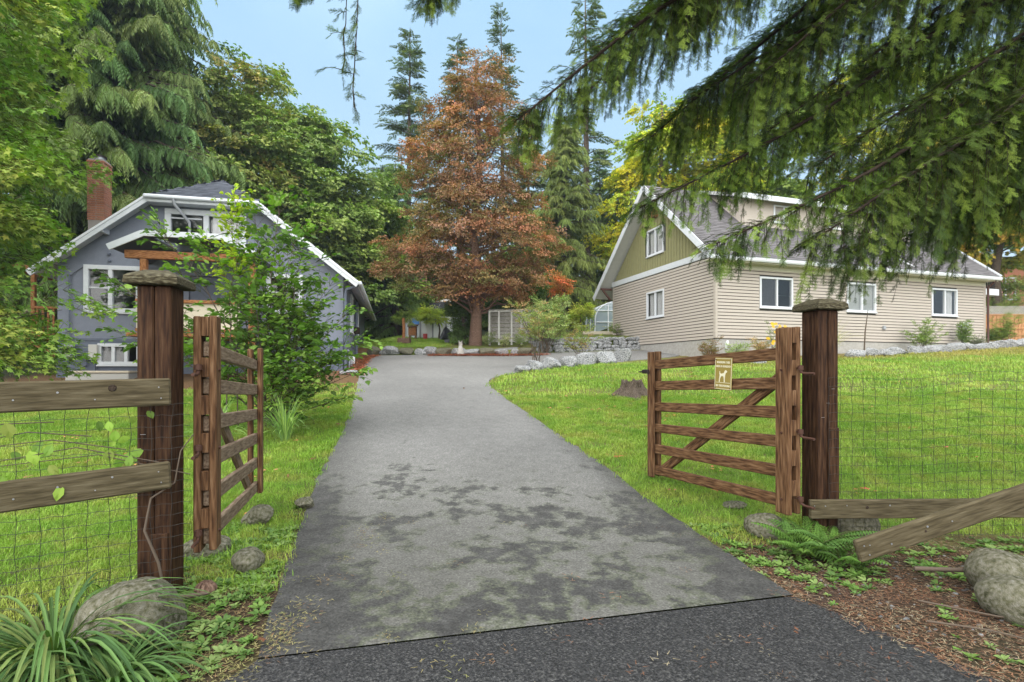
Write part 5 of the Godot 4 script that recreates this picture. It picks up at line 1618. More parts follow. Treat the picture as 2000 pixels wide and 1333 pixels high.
func make_hemlock() -> void:
	rng.seed = 300
	var base := Vector3(7.6, 0.25, -5.6)
	var t := thing("hemlock_tree", "overhanging hemlock whose dark needled boughs fill the upper right", "tree", base)
	var wood := MB.new()
	wood.tube([Vector3(0, -0.4, 0), Vector3(0, 3, 0), Vector3(0.1, 7, 0.1), Vector3(0.1, 13, 0), Vector3(0, 19, 0)], [0.42, 0.33, 0.27, 0.18, 0.03], 12)
	part("trunk", wood.mesh(), M.bark, t)
	var pal := [Color(0.042, 0.068, 0.014), Color(0.06, 0.092, 0.018), Color(0.1, 0.14, 0.024), Color(0.019, 0.033, 0.009), Color(0.014, 0.024, 0.007)]  # near-black greens paint in the shade of backlit needles
	var lit := [Color(0.068, 0.112, 0.018), Color(0.1, 0.15, 0.023), Color(0.036, 0.064, 0.014), Color(0.02, 0.036, 0.01)]  # brighter copy of the palette, light painted into some boughs
	# each bough: where it leaves the trunk, two points on its way, its tip (x, height, -distance)
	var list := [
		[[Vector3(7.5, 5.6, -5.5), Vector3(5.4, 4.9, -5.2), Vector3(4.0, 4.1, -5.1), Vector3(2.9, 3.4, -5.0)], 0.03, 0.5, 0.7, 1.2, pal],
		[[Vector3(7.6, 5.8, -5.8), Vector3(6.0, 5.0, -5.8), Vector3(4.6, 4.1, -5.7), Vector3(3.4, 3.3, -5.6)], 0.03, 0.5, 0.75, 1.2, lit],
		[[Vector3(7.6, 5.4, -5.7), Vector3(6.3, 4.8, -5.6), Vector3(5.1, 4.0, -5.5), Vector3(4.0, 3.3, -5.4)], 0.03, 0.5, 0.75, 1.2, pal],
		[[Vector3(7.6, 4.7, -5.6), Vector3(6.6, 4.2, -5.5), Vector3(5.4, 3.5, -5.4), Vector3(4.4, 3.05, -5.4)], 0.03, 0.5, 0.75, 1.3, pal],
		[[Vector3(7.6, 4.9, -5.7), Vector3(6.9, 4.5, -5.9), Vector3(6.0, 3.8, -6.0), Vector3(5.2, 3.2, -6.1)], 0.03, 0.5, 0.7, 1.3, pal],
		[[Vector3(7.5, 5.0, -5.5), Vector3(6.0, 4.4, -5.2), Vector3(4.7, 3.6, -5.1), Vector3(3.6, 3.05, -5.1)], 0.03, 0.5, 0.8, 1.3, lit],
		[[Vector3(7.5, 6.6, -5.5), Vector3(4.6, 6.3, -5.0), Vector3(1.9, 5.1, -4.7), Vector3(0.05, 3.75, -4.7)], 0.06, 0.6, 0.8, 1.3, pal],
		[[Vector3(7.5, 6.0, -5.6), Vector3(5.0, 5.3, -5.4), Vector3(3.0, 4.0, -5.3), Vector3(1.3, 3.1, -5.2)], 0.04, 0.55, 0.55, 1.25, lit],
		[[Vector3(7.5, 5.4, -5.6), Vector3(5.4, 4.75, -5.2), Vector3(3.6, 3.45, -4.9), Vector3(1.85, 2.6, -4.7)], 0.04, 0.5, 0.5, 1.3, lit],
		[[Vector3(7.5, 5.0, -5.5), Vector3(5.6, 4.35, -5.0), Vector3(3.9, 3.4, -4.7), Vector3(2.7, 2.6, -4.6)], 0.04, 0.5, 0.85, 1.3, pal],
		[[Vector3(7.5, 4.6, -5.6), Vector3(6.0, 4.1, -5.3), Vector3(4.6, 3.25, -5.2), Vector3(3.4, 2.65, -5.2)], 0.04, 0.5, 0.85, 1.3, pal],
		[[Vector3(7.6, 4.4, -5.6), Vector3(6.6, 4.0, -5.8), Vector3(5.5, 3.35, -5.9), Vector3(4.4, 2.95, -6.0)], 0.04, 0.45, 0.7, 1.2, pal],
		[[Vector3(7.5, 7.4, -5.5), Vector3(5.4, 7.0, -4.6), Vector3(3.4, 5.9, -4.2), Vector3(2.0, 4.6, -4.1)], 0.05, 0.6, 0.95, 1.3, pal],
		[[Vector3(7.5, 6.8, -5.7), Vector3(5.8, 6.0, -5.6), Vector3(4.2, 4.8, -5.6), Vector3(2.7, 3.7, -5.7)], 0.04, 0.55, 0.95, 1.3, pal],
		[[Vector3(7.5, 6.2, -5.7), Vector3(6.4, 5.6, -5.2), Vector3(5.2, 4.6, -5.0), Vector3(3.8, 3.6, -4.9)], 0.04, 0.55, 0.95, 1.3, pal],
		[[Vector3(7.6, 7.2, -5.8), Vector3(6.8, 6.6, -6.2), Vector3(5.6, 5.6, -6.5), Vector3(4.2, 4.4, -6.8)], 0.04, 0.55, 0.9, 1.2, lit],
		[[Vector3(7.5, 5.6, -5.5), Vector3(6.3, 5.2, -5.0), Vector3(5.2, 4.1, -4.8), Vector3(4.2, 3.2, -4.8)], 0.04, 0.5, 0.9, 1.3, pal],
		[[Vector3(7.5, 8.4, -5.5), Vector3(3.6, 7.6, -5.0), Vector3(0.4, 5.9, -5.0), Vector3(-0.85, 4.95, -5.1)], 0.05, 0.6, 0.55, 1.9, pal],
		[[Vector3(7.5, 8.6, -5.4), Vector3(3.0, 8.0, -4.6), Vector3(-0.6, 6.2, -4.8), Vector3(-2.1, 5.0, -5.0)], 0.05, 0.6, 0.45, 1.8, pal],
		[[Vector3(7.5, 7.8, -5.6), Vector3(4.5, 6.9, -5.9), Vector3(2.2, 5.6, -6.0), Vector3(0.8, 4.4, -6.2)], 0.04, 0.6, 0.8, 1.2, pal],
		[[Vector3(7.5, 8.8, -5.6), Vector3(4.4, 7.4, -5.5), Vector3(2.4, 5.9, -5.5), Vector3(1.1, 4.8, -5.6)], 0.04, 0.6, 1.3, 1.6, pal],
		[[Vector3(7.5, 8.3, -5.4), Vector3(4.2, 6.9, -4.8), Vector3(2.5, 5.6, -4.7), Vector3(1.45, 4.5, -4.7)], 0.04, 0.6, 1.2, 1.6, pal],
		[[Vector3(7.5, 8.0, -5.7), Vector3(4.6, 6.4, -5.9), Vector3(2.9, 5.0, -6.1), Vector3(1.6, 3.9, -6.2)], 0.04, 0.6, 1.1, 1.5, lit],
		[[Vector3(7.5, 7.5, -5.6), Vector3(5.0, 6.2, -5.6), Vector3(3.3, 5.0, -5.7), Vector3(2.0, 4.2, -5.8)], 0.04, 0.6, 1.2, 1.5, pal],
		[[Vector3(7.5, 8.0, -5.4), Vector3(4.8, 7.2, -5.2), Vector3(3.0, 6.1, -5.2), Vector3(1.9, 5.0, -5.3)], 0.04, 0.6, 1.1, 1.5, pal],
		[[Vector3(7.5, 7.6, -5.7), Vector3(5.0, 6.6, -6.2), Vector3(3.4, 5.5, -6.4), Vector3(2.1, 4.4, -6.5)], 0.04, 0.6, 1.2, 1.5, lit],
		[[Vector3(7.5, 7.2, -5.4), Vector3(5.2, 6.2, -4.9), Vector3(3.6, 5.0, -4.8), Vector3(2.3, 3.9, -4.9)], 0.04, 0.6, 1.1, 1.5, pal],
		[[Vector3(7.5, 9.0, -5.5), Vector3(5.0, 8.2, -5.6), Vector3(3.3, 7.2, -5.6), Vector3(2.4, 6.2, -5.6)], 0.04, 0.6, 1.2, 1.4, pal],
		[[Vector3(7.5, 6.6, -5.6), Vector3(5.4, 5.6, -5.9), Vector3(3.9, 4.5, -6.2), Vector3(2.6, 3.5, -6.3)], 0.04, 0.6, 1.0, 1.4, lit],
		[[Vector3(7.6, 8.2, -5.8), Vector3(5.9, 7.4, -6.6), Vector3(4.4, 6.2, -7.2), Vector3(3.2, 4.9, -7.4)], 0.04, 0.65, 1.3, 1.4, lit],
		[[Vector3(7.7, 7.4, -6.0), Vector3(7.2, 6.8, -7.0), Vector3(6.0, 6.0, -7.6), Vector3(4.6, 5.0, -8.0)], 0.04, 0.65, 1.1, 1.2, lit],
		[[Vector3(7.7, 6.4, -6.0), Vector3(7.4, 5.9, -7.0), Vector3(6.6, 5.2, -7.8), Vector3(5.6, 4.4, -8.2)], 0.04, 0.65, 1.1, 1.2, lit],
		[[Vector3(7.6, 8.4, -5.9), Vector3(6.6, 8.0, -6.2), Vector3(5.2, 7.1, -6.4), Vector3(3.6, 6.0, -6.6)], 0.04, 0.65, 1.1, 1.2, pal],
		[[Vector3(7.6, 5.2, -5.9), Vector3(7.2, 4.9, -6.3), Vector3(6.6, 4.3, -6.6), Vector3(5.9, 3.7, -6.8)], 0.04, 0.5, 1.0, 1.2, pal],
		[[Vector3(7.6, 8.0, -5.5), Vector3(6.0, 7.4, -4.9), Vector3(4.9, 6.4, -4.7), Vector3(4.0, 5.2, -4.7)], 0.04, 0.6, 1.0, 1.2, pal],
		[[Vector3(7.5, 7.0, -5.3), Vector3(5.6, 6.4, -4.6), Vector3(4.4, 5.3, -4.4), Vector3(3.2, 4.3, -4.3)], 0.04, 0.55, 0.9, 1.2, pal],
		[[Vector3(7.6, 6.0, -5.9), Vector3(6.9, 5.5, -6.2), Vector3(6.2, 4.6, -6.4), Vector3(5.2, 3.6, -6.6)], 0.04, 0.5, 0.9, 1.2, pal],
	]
	var k := 0
	for q in list:
		var c := []
		var up := 0.0 if k < 12 else 1.0
		k += 1
		for i in 4: c.append(q[0][i] - base + Vector3(0, [0.0, 0.15, 0.28, 0.3][i] * up, 0))
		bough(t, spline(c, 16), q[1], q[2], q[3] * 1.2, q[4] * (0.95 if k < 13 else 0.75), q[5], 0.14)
	# thin bare twigs trailing from the topmost bough
	for q in [[Vector3(-1.5, 5.2, -5.0), Vector3(-1.55, 4.0, -5.0)], [Vector3(-1.62, 5.1, -5.02), Vector3(-1.66, 4.35, -5.0)]]:
		bough(t, droopy(q[0] - base, q[1] - base, 0.0, 6), 0.004, 0.05, 0.07, 0.45, pal, 0.0)
# ---------------------------------------------------------------- rocks
func ico(level: int) -> Array:
	var g := (1.0 + sqrt(5.0)) / 2.0
	var v := []
	for p in [[-1, g, 0], [1, g, 0], [-1, -g, 0], [1, -g, 0], [0, -1, g], [0, 1, g], [0, -1, -g], [0, 1, -g], [g, 0, -1], [g, 0, 1], [-g, 0, -1], [-g, 0, 1]]:
		v.append(Vector3(p[0], p[1], p[2]).normalized())
	var f := [[0, 11, 5], [0, 5, 1], [0, 1, 7], [0, 7, 10], [0, 10, 11], [1, 5, 9], [5, 11, 4], [11, 10, 2], [10, 7, 6], [7, 1, 8], [3, 9, 4], [3, 4, 2], [3, 2, 6], [3, 6, 8], [3, 8, 9], [4, 9, 5], [2, 4, 11], [6, 2, 10], [8, 6, 7], [9, 8, 1]]
	for l in level:
		var mid := {}
		var nf := []
		for t in f:
			var m := []
			for e in 3:
				var a: int = t[e]
				var b: int = t[(e + 1) % 3]
				var key := mini(a, b) * 100000 + maxi(a, b)
				if not mid.has(key):
					mid[key] = v.size()
					v.append(((v[a] + v[b]) * 0.5).normalized())
				m.append(mid[key])
			nf.append([t[0], m[0], m[2]]); nf.append([t[1], m[1], m[0]]); nf.append([t[2], m[2], m[1]]); nf.append([m[0], m[1], m[2]])
		f = nf
	return [v, f]

var ico2 := []
var ico3 := []

func rock_mesh(size: Vector3, angular: bool, sd: int, level := 3) -> ArrayMesh:
	if ico3.is_empty():
		ico2 = ico(2)
		ico3 = ico(3)
	rng.seed = sd
	var g: Array = ico3 if level == 3 else ico2
	var nz := FastNoiseLite.new()
	nz.seed = sd
	nz.frequency = 0.9
	nz.fractal_octaves = 4
	var planes := []
	for i in 13: planes.append([ball().normalized(), rf(0.62, 1.0)])
	planes.append([Vector3.DOWN, 0.6])
	planes.append([Vector3(rf(-0.2, 0.2), 1, rf(-0.2, 0.2)).normalized(), rf(0.6, 0.85)])
	var pos := []
	for d in g[0]:
		var r := 1.05
		if angular:
			for p in planes:
				var k: float = d.dot(p[0])
				if k > 0.05: r = minf(r, p[1] / k)
			r += nz.get_noise_3dv(d * 3.0) * 0.05
		else:
			r = 0.95 + nz.get_noise_3dv(d * 0.6) * 0.2 + nz.get_noise_3dv(d * 5.0) * 0.018
		pos.append(d * r * size * 0.5)
	var mb := MB.new()
	if angular:
		for t in g[1]: mb.tri(pos[t[0]], pos[t[1]], pos[t[2]])
	else:
		var nn := []
		nn.resize(pos.size())
		nn.fill(Vector3.ZERO)
		for t in g[1]:
			var c: Vector3 = (pos[t[1]] - pos[t[0]]).cross(pos[t[2]] - pos[t[0]])
			for e in t: nn[e] += c
		for t in g[1]: mb.trin(pos[t[0]], pos[t[1]], pos[t[2]], nn[t[0]].normalized(), nn[t[1]].normalized(), nn[t[2]].normalized())
	return mb.mesh()

func rock(called: String, label: String, X: float, Z: float, size: Vector3, angular: bool, m: Material, sd: int, group := "", sink := 0.3, cat := "rock") -> MeshInstance3D:
	var o := part(called, rock_mesh(size, angular, sd), m, null, P(X, Z, size.y * (0.5 - sink)))
	rng.seed = sd
	o.rotation.y = rf(0, TAU) * (0.0 if size.x > size.z * 1.4 else 1.0)
	tag(o, label, cat, group)
	return o

const ORD := ["first", "second", "third", "fourth", "fifth", "sixth", "seventh", "eighth", "ninth", "tenth", "eleventh", "twelfth", "thirteenth", "fourteenth", "fifteenth", "sixteenth", "seventeenth", "eighteenth", "nineteenth", "twentieth"]

func make_rocks() -> void:
	var row := [[0.3, 16.6, 0.62, 0.25], [0.72, 16.75, 0.6, 0.42], [1.3, 17.2, 0.62, 0.46], [1.95, 17.75, 0.66, 0.42], [2.65, 18.3, 0.72, 0.55], [3.45, 18.7, 0.85, 0.5], [4.15, 19.4, 0.68, 0.6]]
	var looks := ["flat pale slab", "leaning dark wedge", "rounded grey block", "brown-stained stone", "pointed pale block", "broad flat-topped block", "tall grey block"]
	for i in row.size():
		var q: Array = row[i]
		rock("boulder", "%s, %s from the left in the granite row where lawn meets driveway" % [looks[i], ORD[i]], q[0], q[1], Vector3(q[2] * 1.15, q[3] * 1.4, q[2] * 0.85), true, M.granite, 400 + i, "granite boulders where lawn meets driveway", 0.3)
	# along the beige house
	rng.seed = 410
	var k := 0
	var x := 12.9
	while x < 22.6:
		var Z := 19.2 + (x - 12.9) * 0.34
		var w := rf(0.42, 0.72)
		rock("edging_rock", "pale jagged rock, %s from the left along the bed under the beige house windows" % ORD[k], x, Z, Vector3(w * 1.2, rf(0.4, 0.62), w * 0.75), true, M.granite, 420 + k, "pale rocks along the bed of the beige house", 0.28)
		rng.seed = 430 + k
		x += w * 1.16
		k += 1
	for q in [[8.6, 17.75, 0.5, 0.3], [7.3, 18.0, 0.55, 0.36], [9.9, 18.25, 0.5, 0.3]]:
		rock("edging_rock", ["grey rock left of the yellow daisies by the house corner", "pale low rock at the beige house corner", "low rock right of the yellow daisies"][[8.6, 7.3, 9.9].find(q[0])], q[0], q[1], Vector3(q[2] * 1.2, q[3], q[2]), true, M.granite, int(440 + q[0]), "pale rocks along the bed of the beige house", 0.3)
	# low edging across the head of the drive
	k = 0
	x = -6.1
	rng.seed = 450
	while x < 0.6:
		var w := rf(0.34, 0.75)
		rock("edging_stone", "mossy edging stone, %s from the left across the head of the driveway" % ORD[mini(k, 19)], x, 22.5 + rf(-0.05, 0.12), Vector3(w * 1.2, rf(0.3, 0.62), w * 0.8), true, M.granite if k % 3 else M.mossy_rock, 451 + k, "edging stones across the head of the driveway", 0.22)
		rng.seed = 480 + k
		x += w * 1.0
		k += 1
	# dry stone retaining wall towards the greenhouse
	var t := thing("stone_wall", "dry-stacked grey stone retaining wall between the shrubs and the beige house", "wall", P(3.4, 23.9))
	rng.seed = 500
	for lvl in 4:
		var xx := -2.5 + 0.13 * (lvl % 2)
		while xx < 2.9:
			var w := rf(0.18, 0.48)
			var hh := rf(0.16, 0.33)
			var Z := 23.7 + (xx + 2.5) * 0.06 + lvl * 0.05
			var o := part("stone", rock_mesh(Vector3(w * 1.15, hh * 1.25, 0.3), true, 510 + lvl * 40 + int(xx * 7), 2), M.granite, t)
			o.position = Vector3(3.4 + xx, gh0(3.4 + xx, 23.5) + 0.06 + lvl * 0.175, -Z) - t.position
			rng.seed = 700 + lvl * 97 + int(xx * 31)
			o.rotation = Vector3(rf(-0.2, 0.2), rf(-0.3, 0.3), rf(-0.15, 0.15))
			xx += w * 0.98
	# gate-side stones
	rock("boulder", "big lichened boulder behind the strappy leaves at lower left", -2.05, 2.76, Vector3(0.6, 0.54, 0.5), false, M.mossy_rock, 601, "", 0.38)
	rock("boulder", "mossy grey stone under the hinge end of the left gate", -1.92, 3.72, Vector3(0.28, 0.2, 0.22), false, M.mossy_rock, 602, "", 0.25)
	rock("boulder", "dark stone in the hollow behind the left post", -2.4, 4.0, Vector3(0.4, 0.2, 0.3), true, M.mossy_rock, 603, "", 0.3)
	rock("boulder", "grey stone under the latch end of the left gate", -2.38, 4.8, Vector3(0.3, 0.26, 0.26), true, M.mossy_rock, 604, "", 0.3)
	rock("boulder", "small brown stone in the weeds left of the driveway", -2.12, 5.25, Vector3(0.24, 0.15, 0.2), true, M.mossy_rock, 605, "", 0.3)
	rock("boulder", "mossy stone behind the low rail beside the right post", 2.98, 4.5, Vector3(0.5, 0.34, 0.42), false, M.mossy_rock, 606, "", 0.22)
	rock("boulder", "greenish stone left of the fern under the right gate", 2.22, 4.45, Vector3(0.42, 0.26, 0.34), false, M.mossy_rock, 607, "", 0.25)
	rock("boulder", "front one of two smooth round boulders at the lower right edge", 2.98, 3.0, Vector3(0.44, 0.3, 0.36), false, M.mossy_rock, 608, "smooth round boulders at the right edge", 0.22)
	rock("boulder", "rear one of two smooth round boulders at the lower right edge", 3.14, 3.28, Vector3(0.44, 0.34, 0.36), false, M.mossy_rock, 609, "smooth round boulders at the right edge", 0.12)
	rock("stone", "flat grey stone lying in the lawn behind the right gate", 2.2, 6.05, Vector3(0.4, 0.13, 0.34), true, M.mossy_rock, 610, "", 0.35)
	rock("stone", "flat brown stone lying in the lawn under the right gate", 2.3, 5.3, Vector3(0.3, 0.08, 0.22), false, M.mossy_rock, 611, "", 0.35)
	rock("stone", "pale flat stone beside the cottage's near corner", -5.05, 15.9, Vector3(0.6, 0.22, 0.4), true, M.granite, 612, "", 0.3)
	rock("stone", "brick-red round stone in the weeds beside the left post", -1.98, 3.3, Vector3(0.14, 0.12, 0.12), false, M.stripped_bark, 613, "", 0.25)
	# stump
	rng.seed = 620
	var st := thing("tree_stump", "rotting tree stump with spreading roots on the lawn behind the gate", "stump", P(2.78, 11.9))
	var mb := MB.new()
	var n := 22
	var rings := []
	for lv in [[-0.1, 1.0], [0.08, 0.72], [0.2, 0.55], [0.36, 0.5]]:
		var ring := []
		for i in n:
			var a := TAU * i / n
			var root := 1.0 + (1.0 - clampf(lv[0] / 0.3, 0, 1)) * 0.6 * pow(absf(sin(a * 2.5 + 0.6)), 3.0) + 0.09 * sin(a * 9.0) + rf(-0.04, 0.04)
			ring.append(Vector3(cos(a) * 0.45 * lv[1] * root, lv[0] + (rf(-0.07, 0.05) if lv[0] > 0.3 else 0.0), sin(a) * 0.42 * lv[1] * root))
		rings.append(ring)
	for i in 3:
		for j in n:
			var l := (j + 1) % n
			mb.quad(rings[i][l], rings[i][j], rings[i + 1][j], rings[i + 1][l])
	for j in n: mb.tri(Vector3(0, 0.28, 0), rings[3][(j + 1) % n], rings[3][j])
	part("wood", mb.mesh(), M.bark, st)

# ---------------------------------------------------------------- shrubs
# stems from a base, each arching to its tip, leafy sprays along the outer part
func shrub(called: String, label: String, cat: String, at: Vector3, stems: Array, r0: float, sprays: Array, sc: float, step: float, pal: Array, sd: int, from := 0.3, group := "", side := 0.35, twigm: Material = null) -> Node3D:
	rng.seed = sd
	var t := thing(called, label, cat, at, 0.0, group)
	var xf := [[], []]
	var cs := [[], []]
	var wood := MB.new()
	for tip in stems:
		var b := Vector3(rf(-0.15, 0.15), -0.05, rf(-0.15, 0.15)) * minf(1.0, tip.length())
		var mid: Vector3 = b.lerp(tip, 0.5) + Vector3(-tip.x * 0.15, tip.y * 0.14, -tip.z * 0.15) + ball() * 0.08 * tip.length() * 0.3
		var path := []
		for i in 9:
			var u := i / 8.0
			path.append(b * (1 - u) * (1 - u) + mid * 2 * u * (1 - u) + tip * u * u + ball() * 0.012 * tip.length())
		var rr := []
		for i in 9: rr.append(lerpf(r0, r0 * 0.18, i / 8.0))
		wood.tube(path, rr, 5)
		var ln: float = (tip - b).length()
		var m := int(ln * (1.0 - from) / step)
		for k in m:
			var u := from + (1.0 - from) * (k + rng.randf()) / m
			var o := along(path, u)
			var d := (along(path, minf(u + 0.05, 1)) - along(path, u - 0.05)).normalized()
			var sdir := Vector3(rf(-1, 1), rf(-0.15, 0.6), rf(-1, 1)).normalized()
			var L := side * ln * 0.35 * (1.15 - u) * rf(0.4, 1.2)
			var e := o + (sdir + d * 0.6).normalized() * L
			if L > 0.1: wood.tube([o, o.lerp(e, 0.5) + Vector3(0, L * 0.06, 0), e], [r0 * 0.3, r0 * 0.2, r0 * 0.12], 3, Color.WHITE, false)
			var cnt := maxi(1, int(L / (sc * 0.2)))
			for c in cnt:
				var p := o.lerp(e, (c + 1.0) / cnt)
				var dir := (sdir + d * 0.5 + ball() * 0.6).normalized()
				var v := rng.randi() % 2
				var s := sc * rf(0.75, 1.2)
				xf[v].append(Transform3D(face(dir, Vector3.UP + ball() * 0.4).scaled(Vector3(s, s, s)), p))
				cs[v].append(jitter(pal))
		xf[0].append(Transform3D(face((tip - mid).normalized(), Vector3.UP + ball() * 0.3).scaled(Vector3.ONE * sc), tip))
		cs[0].append(jitter(pal))
	part("stem", wood.mesh(), twigm if twigm else M.twig, t)
	for v in 2:
		if xf[v].size(): many("leaves", sprays[v], M.leaf, xf[v], cs[v], t)
	return t

func fan(n: int, R: Vector2, h: Vector2, sd: int, squash := 1.0) -> Array:
	rng.seed = sd
	var out := []
	for i in n:
		var a := TAU * (i + rng.randf()) / n
		var r := rf(R.x, R.y)
		out.append(Vector3(cos(a) * r, rf(h.x, h.y), sin(a) * r * squash))
	return out

func blades(called: String, label: String, cat: String, at: Vector3, n: int, ln: Vector2, w: float, spread: float, pal: Array, sd: int, parent_kind := "") -> Node3D:
	rng.seed = sd
	var t := thing(called, label, cat, at)
	var mb := MB.new()
	for i in n:
		var a := rf(0, TAU)
		var out := Vector3(cos(a), 0, sin(a))
		var L := rf(ln.x, ln.y)
		var lean := rf(0.1, 1.0) * spread if spread < 1.3 else rf(0.45, 1.0) * spread
		var b := out * rf(0, 0.12) * L + Vector3(0, -0.03, 0)
		var p := []
		var ww := []
		var d := (Vector3.UP + out * lean * 0.5).normalized()
		var q := b
		var N := 9
		for k in N + 1:
			p.append(q)
			var u := float(k) / N
			ww.append(w * (0.55 + 0.7 * u) * (1.0 if u < 0.55 else pow(maxf(0.0, 1.0 - (u - 0.55) / 0.45), 0.7)) * rf(0.97, 1.03))
			q += d * L / N
			d = (d + (out * lean * 0.22 + Vector3.DOWN * (0.1 + lean * 0.24)) * (0.4 + u)).normalized()
		mb.strip(p, ww, Vector3(-out.z, 0, out.x), jitter(pal, 0.7, 1.25), 0.2)
	part("leaves", mb.mesh(), M.grass, t)
	return t

func fern(label: String, at: Vector3, n: int, L: float, sd: int, lean: Vector3) -> void:
	rng.seed = sd
	var t := thing("fern", label, "fern", at, 0.0, "ferns round the right post")
	for i in n:
		var mb := MB.new()
		var a := TAU * i / n + rf(-0.3, 0.3)
		var out := (Vector3(cos(a), 0, sin(a)) + lean * rf(0.3, 0.9)).normalized()
		var ln := L * rf(0.6, 1.1)
		var d := (Vector3.UP * rf(1.0, 1.9) + out).normalized()
		var p := Vector3.ZERO
		var N := 24
		var sv := Vector3(-out.z, 0, out.x)
		var col := jitter([Color(0.055, 0.105, 0.02), Color(0.075, 0.13, 0.025), Color(0.045, 0.085, 0.02)], 0.85, 1.15)
		var pts := []
		var rr := []
		for k in N + 1:
			var u := float(k) / N
			pts.append(p)
			rr.append(0.003 * (1.1 - u))
			if k > 3:
				var w := ln * 0.26 * sin(PI * pow(0.12 + u * 0.88, 0.75)) * rf(0.9, 1.08)
				for s in [-1.0, 1.0]:
					var ld: Vector3 = (sv * s + d * 0.45 + Vector3(0, -0.25, 0)).normalized()
					var up := d.cross(sv).normalized() * (1.0 if d.cross(sv).y > 0 else -1.0)
					var g := rf(0.85, 1.15)
					var c := Color(col.r * g, col.g * g, col.b * g)
					# a pinna: a narrow blade with a few teeth
					var pd := (ld + Vector3(0, -0.12, 0)).normalized()
					leaf(mb, p, pd, up, w, ln * 0.036, c)
					for j in 3:
						var o: Vector3 = p + pd * w * (0.2 + 0.22 * j)
						var tl := ln * 0.03 * (1.0 - 0.2 * j)
						for z in [-1.0, 1.0]:
							mb.tri(o, o + (pd * 0.7 + d * z).normalized() * tl, o + pd * w * 0.16, c)
			p += d * ln / N
			d = (d + Vector3.DOWN * 0.05 + out * 0.015).normalized()
		mb.tube(pts, rr, 4, Color(0.1, 0.1, 0.04), false)
		part("frond", mb.mesh(), M.leaf, t)

